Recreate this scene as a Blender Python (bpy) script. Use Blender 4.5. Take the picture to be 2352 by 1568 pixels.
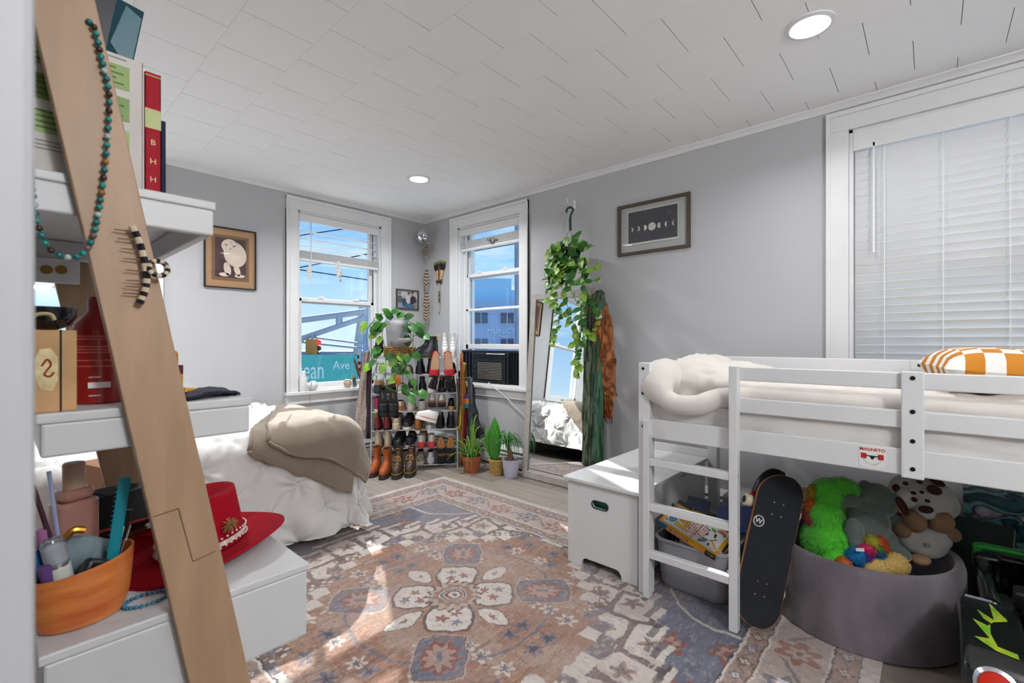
import bpy, bmesh, math, random
import numpy as np
from mathutils import Vector, Matrix, Euler, noise as mnoise
R = math.radians; PI = math.pi
random.seed(7)
for o in list(bpy.data.objects): bpy.data.objects.remove(o)
SC = bpy.context.scene; COL = SC.collection
# ---------------------------------------------------------------- camera
FPX, YAW, HC = 1067.0, R(42.1), 1.2
FW = np.array([math.cos(YAW), math.sin(YAW)]); RT = np.array([math.sin(YAW), -math.cos(YAW)])
cam = bpy.data.cameras.new('camera'); camo = bpy.data.objects.new('camera', cam); COL.objects.link(camo)
camo.location = (0, 0, HC); camo.rotation_euler = (R(90), 0, YAW - R(90))
cam.sensor_width = 36; cam.lens = FPX / 2352 * 36; cam.clip_start = .05; cam.clip_end = 300
cam.dof.use_dof = True; cam.dof.focus_distance = 3.4; cam.dof.aperture_fstop = 7.0
SC.camera = camo
# ---------------------------------------------------------------- world, sun, exposure
W = bpy.data.worlds.new('sky'); SC.world = W; W.use_nodes = True
wn = W.node_tree.nodes; wl = W.node_tree.links; wn.clear()
wo = wn.new('ShaderNodeOutputWorld'); bg = wn.new('ShaderNodeBackground'); tc = wn.new('ShaderNodeTexCoord')
sep = wn.new('ShaderNodeSeparateXYZ'); rmp = wn.new('ShaderNodeValToRGB'); nz = wn.new('ShaderNodeTexNoise'); mp = wn.new('ShaderNodeMapping')
cr = wn.new('ShaderNodeValToRGB'); mx = wn.new('ShaderNodeMix'); mx.data_type = 'RGBA'
wl.new(tc.outputs['Generated'], sep.inputs[0]); wl.new(sep.outputs['Z'], rmp.inputs[0])
rmp.color_ramp.elements[0].position = 0.0; rmp.color_ramp.elements[0].color = (.55, .72, .90, 1)
rmp.color_ramp.elements[1].position = .5; rmp.color_ramp.elements[1].color = (.06, .22, .64, 1)
e = rmp.color_ramp.elements.new(.17); e.color = (.26, .50, .84, 1)
mp.inputs['Scale'].default_value = (1.2, 1.2, 7); wl.new(tc.outputs['Generated'], mp.inputs[0]); wl.new(mp.outputs[0], nz.inputs['Vector'])
nz.inputs['Scale'].default_value = 2.6; nz.inputs['Detail'].default_value = 7; nz.inputs['Roughness'].default_value = .62
cr.color_ramp.elements[0].position = .50; cr.color_ramp.elements[0].color = (0, 0, 0, 1)
cr.color_ramp.elements[1].position = .78; cr.color_ramp.elements[1].color = (.8, .8, .8, 1)
wl.new(nz.outputs['Fac'], cr.inputs[0]); wl.new(cr.outputs[0], mx.inputs['Factor']); wl.new(rmp.outputs[0], mx.inputs['A'])
mx.inputs['B'].default_value = (.75, .83, .92, 1)
wl.new(mx.outputs['Result'], bg.inputs['Color']); bg.inputs['Strength'].default_value = 1.0; wl.new(bg.outputs[0], wo.inputs[0])
sl = bpy.data.lights.new('sun', 'SUN'); sl.energy = 7.5; sl.angle = R(.5); sl.color = (1, .97, .92)
slo = bpy.data.objects.new('sun', sl); COL.objects.link(slo)
SUND = Vector((-.55, -1, -.72)).normalized()
slo.rotation_euler = SUND.to_track_quat('-Z', 'Y').to_euler(); slo.location = (6, 12, 10)
SC.view_settings.view_transform = 'Standard'; SC.view_settings.look = 'None'
SC.view_settings.exposure = 0.5; SC.view_settings.gamma = 1.0; SC.view_settings.use_curve_mapping = False
LAMP_W = (8.5, 17.0, 21.0); FILL_GLOBE_W = 60.0
# ---------------------------------------------------------------- photo pixel -> place helpers (2352 x 1568)
CV = np.array([0, 0, HC])
def ray(px, py):
    d = FW + (px - 1176) / FPX * RT
    return np.array([d[0], d[1], (784 - py) / FPX])
def onz(px, py, z): r = ray(px, py); return Vector(CV + r * ((z - HC) / r[2]))
def onx(px, py, x): r = ray(px, py); return Vector(CV + r * (x / r[0]))
def ony(px, py, y): r = ray(px, py); return Vector(CV + r * (y / r[1]))
XR, YB, H = 3.297, 4.331, 2.589
XL, YF = -.62, -1.7
# ---------------------------------------------------------------- materials
def lin(c):
    if isinstance(c, str): c = [int(c[i:i + 2], 16) / 255 for i in (0, 2, 4)]
    return tuple((x / 12.92 if x <= .04045 else ((x + .055) / 1.055) ** 2.4) for x in c[:3])
_M = {}
def M(hexc, rough=.5, metal=0, noise=None, bump=None, coat=0, sheen=0, trans=0, emit=0, alpha=1, stretch=None, col2=None, sss=0, vcol=False, spec=None):
    key = (hexc, rough, metal, noise, bump, coat, sheen, trans, emit, alpha, stretch, col2, sss, vcol, spec)
    if key in _M: return _M[key]
    m = bpy.data.materials.new('m_' + hexc); m.use_nodes = True
    N = m.node_tree.nodes; L = m.node_tree.links; b = N['Principled BSDF']
    c = lin(hexc); b.inputs['Base Color'].default_value = (*c, 1)
    b.inputs['Roughness'].default_value = rough; b.inputs['Metallic'].default_value = metal
    b.inputs['Coat Weight'].default_value = coat; b.inputs['Sheen Weight'].default_value = sheen
    b.inputs['Transmission Weight'].default_value = trans; b.inputs['Alpha'].default_value = alpha
    if spec is not None: b.inputs['Specular IOR Level'].default_value = spec
    if sss: b.inputs['Subsurface Weight'].default_value = sss; b.inputs['Subsurface Radius'].default_value = (.02, .02, .02)
    if emit: b.inputs['Emission Color'].default_value = (*c, 1); b.inputs['Emission Strength'].default_value = emit
    tcn = mpn = None
    if noise or bump:
        tcn = N.new('ShaderNodeTexCoord'); mpn = N.new('ShaderNodeMapping'); L.new(tcn.outputs['Object'], mpn.inputs[0])
        if stretch: mpn.inputs['Scale'].default_value = stretch
    if noise:
        n = N.new('ShaderNodeTexNoise'); n.inputs['Scale'].default_value = noise[0]; n.inputs['Detail'].default_value = 5
        L.new(mpn.outputs[0], n.inputs['Vector'])
        r = N.new('ShaderNodeValToRGB'); L.new(n.outputs['Fac'], r.inputs[0])
        r.color_ramp.elements[0].position = .3; r.color_ramp.elements[1].position = .7
        if col2: a1, a2 = c, lin(col2)
        else: a1 = tuple(x * (1 - noise[1]) for x in c); a2 = tuple(min(1, x * (1 + noise[1])) for x in c)
        r.color_ramp.elements[0].color = (*a1, 1); r.color_ramp.elements[1].color = (*a2, 1)
        L.new(r.outputs[0], b.inputs['Base Color'])
    if vcol:
        a = N.new('ShaderNodeVertexColor'); a.layer_name = 'Col'; L.new(a.outputs[0], b.inputs['Base Color'])
    if bump:
        n = N.new('ShaderNodeTexNoise'); n.inputs['Scale'].default_value = bump[0]; n.inputs['Detail'].default_value = 4
        L.new(mpn.outputs[0], n.inputs['Vector'])
        u = N.new('ShaderNodeBump'); u.inputs['Strength'].default_value = bump[1]; u.inputs['Distance'].default_value = .01
        L.new(n.outputs['Fac'], u.inputs['Height']); L.new(u.outputs[0], b.inputs['Normal'])
    _M[key] = m
    return m
def glass_mat(name, tint=(1, 1, 1), refl=.08):
    m = bpy.data.materials.new(name); m.use_nodes = True; N = m.node_tree.nodes; L = m.node_tree.links; N.clear()
    o = N.new('ShaderNodeOutputMaterial'); mix = N.new('ShaderNodeMixShader'); t = N.new('ShaderNodeBsdfTransparent'); g = N.new('ShaderNodeBsdfGlossy')
    lw = N.new('ShaderNodeLayerWeight'); lw.inputs[0].default_value = .5; pw = N.new('ShaderNodeMath'); pw.operation = 'POWER'; pw.inputs[1].default_value = 4
    f = N.new('ShaderNodeMath'); f.operation = 'MULTIPLY_ADD'; f.inputs[1].default_value = .7; f.inputs[2].default_value = .03
    L.new(lw.outputs['Facing'], pw.inputs[0]); L.new(pw.outputs[0], f.inputs[0])
    t.inputs[0].default_value = (*tint, 1); g.inputs['Roughness'].default_value = .01
    L.new(f.outputs[0], mix.inputs[0]); L.new(t.outputs[0], mix.inputs[1]); L.new(g.outputs[0], mix.inputs[2]); L.new(mix.outputs[0], o.inputs[0])
    return m
GLASS = glass_mat('window_glass', (.96, .98, .98)); PICGLASS = glass_mat('picture_glass')
# ---------------------------------------------------------------- mesh builder
class MB:
    def __init__(s): s.v = []; s.f = []; s.m = []
    def add(s, vs, fs, mi=0):
        n = len(s.v); s.v += [tuple(v) for v in vs]; s.f += [tuple(i + n for i in f) for f in fs]; s.m += [mi] * len(fs); return s
    def box(s, c, d, rot=None, mi=0):
        hx, hy, hz = d[0] / 2, d[1] / 2, d[2] / 2; c = Vector(c)
        vs = [Vector((x, y, z)) for x in (-hx, hx) for y in (-hy, hy) for z in (-hz, hz)]
        if rot is not None:
            m = rot if isinstance(rot, Matrix) else Euler(rot).to_matrix(); vs = [m @ v for v in vs]
        return s.add([v + c for v in vs], [(0, 1, 3, 2), (4, 6, 7, 5), (0, 4, 5, 1), (2, 3, 7, 6), (0, 2, 6, 4), (1, 5, 7, 3)], mi)
    def bx(s, x0, x1, y0, y1, z0, z1, mi=0): return s.box(((x0 + x1) / 2, (y0 + y1) / 2, (z0 + z1) / 2), (x1 - x0, y1 - y0, z1 - z0), None, mi)
    def rings(s, rr, closed=True, cap0=True, cap1=True, mi=0):
        n = len(rr[0]); vs = [p for r in rr for p in r]; fs = []
        for i in range(len(rr) - 1):
            for j in range(n if closed else n - 1):
                k = (j + 1) % n; fs.append((i * n + j, i * n + k, (i + 1) * n + k, (i + 1) * n + j))
        if cap0: fs.append(tuple(range(n - 1, -1, -1)))
        if cap1: fs.append(tuple((len(rr) - 1) * n + j for j in range(n)))
        return s.add(vs, fs, mi)
    def tube(s, pts, rad, n=8, mi=0, caps=True, flat=1.0, up=None):
        pts = [Vector(p) for p in pts]; k = len(pts)
        if not hasattr(rad, '__len__'): rad = [rad] * k
        rr = []; u = None
        for i in range(k):
            t = (pts[min(i + 1, k - 1)] - pts[max(i - 1, 0)]).normalized()
            if u is None:
                a = Vector(up) if up else (Vector((0, 0, 1)) if abs(t.z) < .9 else Vector((1, 0, 0))); u = (a - t * a.dot(t)).normalized()
            else: u = (u - t * u.dot(t)).normalized()
            w = t.cross(u)
            rr.append([pts[i] + (u * math.cos(2 * PI * j / n) * flat + w * math.sin(2 * PI * j / n)) * rad[i] for j in range(n)])
        return s.rings(rr, True, caps, caps, mi)
    def cyl(s, p0, p1, r0, r1=None, n=16, mi=0): return s.tube([p0, p1], [r0, r0 if r1 is None else r1], n, mi)
    def lathe(s, prof, n=24, c=(0, 0, 0), mi=0, cap0=True, cap1=True, sx=1, sy=1):
        rr = [[(c[0] + r * sx * math.cos(2 * PI * j / n), c[1] + r * sy * math.sin(2 * PI * j / n), c[2] + z) for j in range(n)] for r, z in prof]
        return s.rings(rr, True, cap0, cap1, mi)
    def ell(s, c, r, rot=None, n=14, k=8, mi=0):
        c = Vector(c); m = None if rot is None else (rot if isinstance(rot, Matrix) else Euler(rot).to_matrix()); rr = []
        for i in range(k + 1):
            a = -PI / 2 + PI * i / k; ca = max(math.cos(a), .02); sa = math.sin(a); ring = []
            for j in range(n):
                p = Vector((r[0] * ca * math.cos(2 * PI * j / n), r[1] * ca * math.sin(2 * PI * j / n), r[2] * sa))
                ring.append((m @ p if m else p) + c)
            rr.append(ring)
        return s.rings(rr, True, True, True, mi)
    def prism(s, poly, z0, z1, mi=0, T=None):
        n = len(poly); vs = [Vector((x, y, z0)) for x, y in poly] + [Vector((x, y, z1)) for x, y in poly]
        if T is not None: vs = [T @ v for v in vs]
        fs = [tuple(range(n - 1, -1, -1)), tuple(range(n, 2 * n))] + [(i, (i + 1) % n, n + (i + 1) % n, n + i) for i in range(n)]
        return s.add(vs, fs, mi)
    def grid(s, fn, nu, nv, mi=0, keep=None):
        vs = [fn(i / nu, j / nv) for i in range(nu + 1) for j in range(nv + 1)]; fs = []
        for i in range(nu):
            for j in range(nv):
                if keep and not keep((i + .5) / nu, (j + .5) / nv): continue
                a = i * (nv + 1) + j; fs.append((a, a + nv + 1, a + nv + 2, a + 1))
        return s.add(vs, fs, mi)
    def xf(s, T): s.v = [tuple(T @ Vector(v)) for v in s.v]; return s
    def mesh(s, name, mats, smooth=40):
        me = bpy.data.meshes.new(name); me.from_pydata([tuple(v) for v in s.v], [], s.f)
        mats = mats if isinstance(mats, (list, tuple)) else [mats]
        for m in mats: me.materials.append(m)
        if len(mats) > 1: me.polygons.foreach_set('material_index', s.m)
        if smooth:
            me.polygons.foreach_set('use_smooth', [True] * len(me.polygons))
            me.set_sharp_from_angle(angle=R(smooth))
        me.update(); return me
    def out(s, name, mats, parent=None, smooth=40, bevel=0, sub=0, solid=0, fix=False, **kw):
        me = s.mesh(name, mats, smooth)
        if fix:
            b = bmesh.new(); b.from_mesh(me); bmesh.ops.recalc_face_normals(b, faces=b.faces); b.to_mesh(me); b.free()
        return link(name, me, parent, bevel, sub, solid, **kw)
def link(name, me, parent=None, bevel=0, sub=0, solid=0, loc=None, rot=None, label=None):
    o = bpy.data.objects.new(name, me); COL.objects.link(o)
    if parent is not None: o.parent = parent
    if loc is not None: o.location = loc
    if rot is not None: o.rotation_euler = rot if not isinstance(rot, Matrix) else rot.to_euler()
    if solid: md = o.modifiers.new('t', 'SOLIDIFY'); md.thickness = solid; md.offset = 0
    if bevel: md = o.modifiers.new('b', 'BEVEL'); md.width = bevel; md.segments = 2; md.limit_method = 'ANGLE'; md.angle_limit = R(40)
    if sub: md = o.modifiers.new('s', 'SUBSURF'); md.levels = sub; md.render_levels = sub
    if label: o['label'] = label
    return o
def tag(o, label, cat, group=None):
    o['label'] = label; o['category'] = cat
    if group: o['group'] = group
    return o
def thing(name, label, cat, loc=(0, 0, 0), rot=(0, 0, 0), group=None):
    o = bpy.data.objects.new(name, None); COL.objects.link(o); o.empty_display_size = .05
    o.location = loc; o.rotation_euler = rot.to_euler() if isinstance(rot, Matrix) else ((0, 0, rot) if not hasattr(rot, '__len__') else rot)
    return tag(o, label, cat, group)
def struct(o): o['kind'] = 'structure'; return o
def stuff(o): o['kind'] = 'stuff'; return o
def dup(o, parent=None):
    c = o.copy(); COL.objects.link(c); c.parent = parent
    for ch in list(o.children): dup(ch, c)
    return c
def text(s, size, mat, parent, loc, rot, name='lettering', depth=.0005, align='CENTER', sx=1.0, bold=0, label=None):
    cu = bpy.data.curves.new('t', 'FONT'); cu.body = s; cu.size = size; cu.extrude = depth; cu.align_x = align; cu.align_y = 'CENTER'; cu.offset = bold
    cu.resolution_u = 3
    t = bpy.data.objects.new('t', cu); COL.objects.link(t); dg = bpy.context.evaluated_depsgraph_get()
    me = bpy.data.meshes.new_from_object(t.evaluated_get(dg)); bpy.data.objects.remove(t); me.materials.clear(); me.materials.append(mat)
    o = link(name, me, parent, loc=loc, rot=rot); o.scale = (sx, 1, 1)
    if label: o['label'] = label
    return o
def rot_to(z, up=(0, 0, 1)):
    z = Vector(z).normalized(); x = Vector(up).cross(z); x = x.normalized() if x.length > 1e-5 else Vector((1, 0, 0)); y = z.cross(x)
    return Matrix((x, y, z)).transposed()
def bez(pts, n=8):
    pts = [Vector(p) for p in pts]; P = [2 * pts[0] - pts[1]] + pts + [2 * pts[-1] - pts[-2]]; out = []
    for i in range(1, len(P) - 2):
        for k in range(n):
            t = k / n; a, b, c, d = P[i - 1], P[i], P[i + 1], P[i + 2]
            out.append(.5 * ((2 * b) + (c - a) * t + (2 * a - 5 * b + 4 * c - d) * t * t + (3 * b - a - 3 * c + d) * t ** 3))
    out.append(pts[-1]); return out
def rrect(w, h, r, n=4):
    out = []
    for cx, cy, a0 in ((w / 2 - r, h / 2 - r, 0), (-w / 2 + r, h / 2 - r, 90), (-w / 2 + r, -h / 2 + r, 180), (w / 2 - r, -h / 2 + r, 270)):
        for k in range(n + 1): a = R(a0 + 90 * k / n); out.append((cx + r * math.cos(a), cy + r * math.sin(a)))
    return out
def fbm(x, y=0, z=0, o=3): return mnoise.fractal(Vector((x, y, z)), 1.0, 2.0, o)
WALL = M('b6b6b8', .75, noise=(3, .015), bump=(60, .04)); CEIL = M('f3f3f3', .8, bump=(40, .03)); TRIM = M('dedede', .42, noise=(4, .02)); WHITE = M('e2e2e2', .4)
CREAM = M('dedbd6', .9, bump=(220, .25), sheen=.3); BLACK = M('0e1013', .45); DKMETAL = M('2a2826', .35, .8); CHROME = M('d0d0d0', .18, 1.0)
# ================================================================ room shell
def wall_boxes(axis, at, thick, a0, a1, holes, name):
    """wall in plane axis=at, running a0..a1 along the other horizontal axis, with rectangular openings"""
    m = MB(); cuts = sorted(holes); pos = a0
    def put(u0, u1, z0, z1):
        if u1 - u0 < 1e-4 or z1 - z0 < 1e-4: return
        if axis == 'x': m.bx(at, at + thick, u0, u1, z0, z1)
        else: m.bx(u0, u1, at, at + thick, z0, z1)
    for (u0, u1, z0, z1) in cuts:
        put(pos, u0, 0, H); put(u0, u1, 0, z0); put(u0, u1, z1, H); pos = u1
    put(pos, a1, 0, H)
    return struct(m.out(name, WALL, smooth=0))
W1 = (1.848, 2.720, .740, 2.410); W4 = (-.150, .730, .740, 2.410); W2 = (2.872, 3.750, .765, 2.405); W3 = (-.560, .355, .765, 2.418)
wall_boxes('y', YB, .22, XL - .2, XR + .22, [W1, W4], 'wall_back')
wall_boxes('x', XR, .22, YF - .2, YB, [W2, W3], 'wall_right')
wall_boxes('x', XL - .2, .2, YF - .2, YB, [], 'wall_left')
wall_boxes('y', YF - .2, .2, XL, XR, [], 'wall_front')
struct(MB().bx(XL, .012, .33, .45, 0, H).out('wall_partition', M('98989a', .6), smooth=0, bevel=.004))
# door casing on the partition's edge
dc = struct(MB().bx(-.035, .0122, .322, .33, 0, 2.2).out('trim_door', M('a2a2a4', .5), smooth=0, bevel=.004))
# floor slab + planks
fl = struct(MB().bx(XL - .2, XR + .22, YF - .2, YB + .22, -.12, -.006).out('floor', M('4b443e', .8), smooth=0))
PLK = [M(c, .42, noise=(2.2, .16), stretch=(9, .7, 1), bump=(30, .05)) for c in ('8f857b', '978c81', '877d74', '9a9188')]
plank_me = [MB().bx(-.0895, .0895, -.6085, .6085, -.006, 0).mesh('plank', p, 0) for p in PLK]
i = 0; x = XL + .09
while x < XR:
    y = YF + .61 - (i * .47 % 1.22)
    while y < YB + .6:
        y0, y1 = max(y - .6085, YF), min(y + .6085, YB); x0, x1 = max(x - .0895, XL), min(x + .0895, XR)
        if y1 - y0 > .02:
            if y1 - y0 < 1.2 or x1 - x0 < .178: link('plank', MB().bx(x0, x1, y0, y1, -.006, 0).mesh('plank', PLK[random.randrange(4)], 0), fl)
            else: link('plank', plank_me[random.randrange(4)], fl, loc=(x, y, 0))
        y += 1.22
    x += .1815; i += 1
# ceiling slab + staggered square tiles
ce = struct(MB().bx(XL - .2, XR + .22, YF - .2, YB + .22, H + .0035, H + .15).out('ceiling', M('6a6a6a', .9), smooth=0))
TW, TL = .3075, .3205
RL = [(2.392, .398), (2.407, 3.246), (.5, 3.246)]   # recessed lamps
tile_me = MB().bx(-TW / 2 + .0004, TW / 2 - .0004, -TL / 2 + .0014, TL / 2 - .0014, H, H + .004).mesh('ceiling_tile', CEIL, 0)
for i in range(-5, 9):
    xc = .683 + TW * (i + .5)
    if xc + TW / 2 < XL or xc - TW / 2 > XR: continue
    for j in range(-14, 10):
        yc = 2.148 + TL * (j + .5) + (0 if i % 2 == 0 else TL / 2)
        x0, x1, y0, y1 = max(xc - TW / 2, XL), min(xc + TW / 2, XR), max(yc - TL / 2, YF), min(yc + TL / 2, YB)
        if x1 - x0 < .01 or y1 - y0 < .01: continue
        if x1 - x0 < TW - .001 or y1 - y0 < TL - .001:
            link('ceiling_tile', MB().bx(x0 + .0004, x1 - .0004, y0 + .0014, y1 - .0014, H, H + .004).mesh('ceiling_tile', CEIL, 0), ce)
        else: link('ceiling_tile', tile_me, ce, loc=(xc, yc, 0))
# crown moulding
def crown(p0, p1, inward, name):
    p0 = Vector(p0); p1 = Vector(p1); n = Vector(inward); prof = [(0, 0), (.034, 0), (.032, -.008), (.02, -.016), (.010, -.030), (.009, -.040), (0, -.040)]
    m = MB(); rr = [[p + n * a + Vector((0, 0, H + b)) for a, b in prof] for p in (p0, p1)]
    return struct(m.rings(rr).out(name, TRIM, fix=True))
crown((XL, YB, 0), (XR, YB, 0), (0, -1, 0), 'trim_crown_back'); crown((XR, YF, 0), (XR, YB, 0), (-1, 0, 0), 'trim_crown_right')
# baseboard heaters (fin convectors) along two walls
def heater(name, p0, p1, n):
    p0 = Vector(p0); p1 = Vector(p1); n = Vector(n); prof = [(0, .02), (.055, .02), (.062, .03), (.062, .135), (.055, .15), (.02, .195), (0, .2)]
    o = struct(MB().rings([[p + n * a + Vector((0, 0, b)) for a, b in prof] for p in (p0, p1)]).out(name, M('d8d8d6', .45), fix=True))
    d = (p1 - p0).normalized(); c = (p0 + p1) / 2; L = (p1 - p0).length
    for nm, a, z, h in (('outlet_slot', .0545, .158, .010), ('damper', .061, .125, .006)):
        q = c + n * a + Vector((0, 0, z)); mm = MB().box(q, (abs(d.x) * L * .99 + abs(n.x) * .012, abs(d.y) * L * .99 + abs(n.y) * .012, h)); mm.out(nm, M('4a4a4a', .6), o, smooth=0)
    return o
heater('baseboard_right', (XR, -1.6, 0), (XR, YB - .08, 0), (-1, 0, 0)); heater('baseboard_back', (1.75, YB, 0), (XR - .08, YB, 0), (0, -1, 0))
# ================================================================ windows
def window(name, axis, at, hole, sgn, meet, outside=.22, sash_lines=(), low_open=0.0):
    """trim on the room face, jambs, two sashes with glass; local u along the wall, depth d outwards"""
    u0, u1, z0, z1 = hole
    def bx(m, a0, a1, d0, d1, zz0, zz1):
        if axis == 'x': m.bx(at + min(d0, d1), at + max(d0, d1), a0, a1, zz0, zz1)
        else: m.bx(a0, a1, at + min(d0, d1), at + max(d0, d1), zz0, zz1)
        return m
    tw = .108
    fr = MB()
    for a0, a1 in ((u0 - tw, u0), (u1, u1 + tw)): bx(fr, a0, a1, -.022, .0, z0 - .03, z1 + .0); bx(fr, a0 if a0 < u0 - .01 else a1 - .022, (a0 + .022) if a0 < u0 - .01 else a1, -.034, 0, z0 - .03, z1 + tw)
    bx(fr, u0 - tw, u1 + tw, -.022, 0, z1, z1 + tw); bx(fr, u0 - tw, u1 + tw, -.036, 0, z1 + tw - .022, z1 + tw + .004)
    root = struct(fr.out(name, TRIM, smooth=0, bevel=.003))
    j = MB(); bx(j, u0, u0 + .02, 0, outside, z0, z1); bx(j, u1 - .02, u1, 0, outside, z0, z1); bx(j, u0, u1, 0, outside, z1 - .02, z1); bx(j, u0, u1, 0, outside, z0 - .005, z0 + .015)
    for a0, a1 in ((u0 + .02, u0 + .045), (u1 - .045, u1 - .02)): bx(j, a0, a1, .155, .175, z0, z1); bx(j, a0, a1, .06, .072, z0, z1)
    j.out('jamb', TRIM, root, smooth=0, bevel=.002)
    bx(MB(), u0 - tw - .01, u1 + tw + .01, -.055, .005, z0 - .032, z0 - .0).out('window_sill', TRIM, root, smooth=0, bevel=.006)
    bx(MB(), u0 - tw, u1 + tw, -.02, .0, z0 - .115, z0 - .03).out('apron', TRIM, root, smooth=0, bevel=.004)
    def sash(d0, b0, b1, rails=()):
        m = MB(); w = .042; a0, a1 = u0 + .03, u1 - .03
        bx(m, a0, a0 + w, d0, d0 + .035, b0, b1); bx(m, a1 - w, a1, d0, d0 + .035, b0, b1); bx(m, a0, a1, d0, d0 + .035, b0, b0 + .05); bx(m, a0, a1, d0, d0 + .035, b1 - .035, b1)
        for z in rails: bx(m, a0, a1, d0, d0 + .03, z - .012, z + .012)
        s = m.out('sash', TRIM, root, smooth=0, bevel=.003)
        g = bx(MB(), a0 + w - .004, a1 - w + .004, d0 + .014, d0 + .019, b0 + .046, b1 - .031).out('pane', GLASS, s, smooth=0)
        return s
    up = sash(.115, meet - .02, z1 - .02)
    lo = sash(.075, z0 + .012 + low_open, meet + .03, sash_lines)
    for f in (.3, .72):
        a = u0 + (u1 - u0) * f; q = MB(); bx(q, a - .03, a + .03, .068, .10, meet + .028, meet + .04); bx(q, a - .008, a + .02, .07, .09, meet + .04, meet + .052); q.out('sash_lock', TRIM, root, smooth=0, bevel=.003)
    return root, bx
w1, bx1 = window('window_1', 'y', YB, W1, 1, 1.585)
w2, bx2 = window('window_2', 'x', XR, W2, 1, 1.885, sash_lines=(1.535,), low_open=.345)
w3, bx3 = window('window_3', 'x', XR, W3, 1, 1.585)
w4, bx4 = window('window_4', 'y', YB, W4, 1, 1.585)
# blinds -------------------------------------------------------
SLAT = M('e4e4e4', .5)
def blind_raised(label, bx, u0, u1, ztop, zstack0, nst, wand_u, tab_us):
    t = thing('window_blind', label, 'blind')
    bx(MB(), u0 + .022, u1 - .022, .004, .030, ztop - .09, ztop - .022).out('valance', SLAT, t, smooth=0, bevel=.004)
    bx(MB(), u0 + .024, u1 - .024, .030, .062, ztop - .07, ztop - .024).out('headrail', SLAT, t, smooth=0)
    for k in range(nst):
        z = zstack0 + .022 + k * .0085
        bx(MB(), u0 + .026, u1 - .026, .012, .060, z, z + .0035).out('slat', SLAT, t, smooth=0)
    bx(MB(), u0 + .026, u1 - .026, .012, .060, zstack0, zstack0 + .020).out('bottom_rail', SLAT, t, smooth=0, bevel=.003)
    for u in (u0 + .12, u1 - .12):
        bx(MB(), u - .001, u + .001, .011, .013, zstack0, ztop - .07).out('lift_cord', SLAT, t, smooth=0); bx(MB(), u - .001, u + .001, .058, .060, zstack0, ztop - .07).out('lift_cord', SLAT, t, smooth=0)
    if wand_u: bx(MB(), wand_u - .004, wand_u + .004, .006, .012, ztop - .72, ztop - .09).out('tilt_wand', M('cfcfcf', .3), t, smooth=0)
    return t
b1 = blind_raised('white slatted blind pulled up in the window beside the shoe rack', bx1, W1[0], W1[1], W1[3], 1.955, 9, W1[0] + .13, ())
b2 = blind_raised('white blind pulled up above the air conditioner window', bx2, W2[0], W2[1], W2[3], 2.155, 10, W2[1] - .12, ())
for k in range(3):   # a few slats still spread on window 1
    bx1(MB(), W1[0] + .026, W1[1] - .026, .012, .060, 2.09 + .07 * k, 2.0935 + .07 * k).out('slat', SLAT, b1, smooth=0)
# closed blind on window 3, every slat a part
t3 = thing('window_blind', 'closed white slatted blind filling the window behind the loft bed', 'blind')
bx3(MB(), W3[0] + .02, W3[1] - .02, -.004, .026, W3[3] - .125, W3[3] - .014).out('valance', SLAT, t3, smooth=0, bevel=.004)
sm = MB().box((0, 0, 0), (.003, W3[1] - W3[0] - .05, .0575), (0, R(-30), 0)).mesh('slat', SLAT, 0)
z = W3[3] - .15; k = 0
while z > W3[2] + .04:
    link('slat', sm, t3, loc=(XR + .042, (W3[0] + W3[1]) / 2, z)); z -= .0445
bx3(MB(), W3[0] + .026, W3[1] - .026, .02, .06, W3[2] + .016, W3[2] + .035).out('bottom_rail', SLAT, t3, smooth=0)
for u in (W3[1] - .16, W3[1] - .40, W3[1] - .64): bx3(MB(), u - .0016, u + .0016, .008, .0095, W3[2] + .02, W3[3] - .12).out('ladder_tape', SLAT, t3, smooth=0)
bx3(MB(), W3[1] - .118, W3[1] - .110, -.004, .004, W3[3] - .72, W3[3] - .10).out('tilt_wand', SLAT, t3, smooth=0)
# ================================================================ recessed lamps
for i, (lx, ly) in enumerate(RL):
    t = thing('recessed_light', ['round recessed ceiling light above the loft bed', 'round recessed ceiling light before the corner with the mirror ball', 'round recessed ceiling light over the white double bed'][i], 'ceiling light', (lx, ly, H), group='recessed ceiling lights')
    MB().lathe([(.072, -.001), (.078, -.010), (.096, -.006), (.098, .004), (.072, .004)], 36, cap0=False, cap1=False).out('trim_ring', TRIM, t)
    MB().lathe([(.073, -.002), (.073, .002)], 36).out('lens', M('ffffff', .5, emit=6), t)
    l = bpy.data.lights.new('downlight', 'AREA'); l.shape = 'DISK'; l.size = .14; l.energy = LAMP_W[i]; l.color = (.97, .985, 1); l.spread = R(150)
    lo = bpy.data.objects.new('downlight', l); COL.objects.link(lo); lo.parent = t; lo.location = (0, 0, -.012)

gl0 = thing('added_fill_globe', 'added white fill globe on the ceiling near the front wall', 'ceiling light', (.45, -1.4, H))  # added globe, out of view, invented to brighten the room
MB().lathe([(.10, 0), (.10, -.02), (.06, -.03), (.04, -.06)], 28, cap0=True).out('base', WHITE, gl0)
MB().lathe([(.04, -.05), (.09, -.07), (.125, -.13), (.13, -.18), (.11, -.24), (.06, -.285), (.005, -.30)], 32).out('globe', M('ffffff', .3, emit=4), gl0, smooth=180)
l = bpy.data.lights.new('fill_globe_lamp', 'POINT'); l.energy = FILL_GLOBE_W; l.shadow_soft_size = .14; l.color = (.97, .985, 1)  # fill light of the added globe
lo = bpy.data.objects.new('fill_globe_lamp', l); COL.objects.link(lo); lo.parent = gl0; lo.location = (0, 0, -.46)
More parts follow.
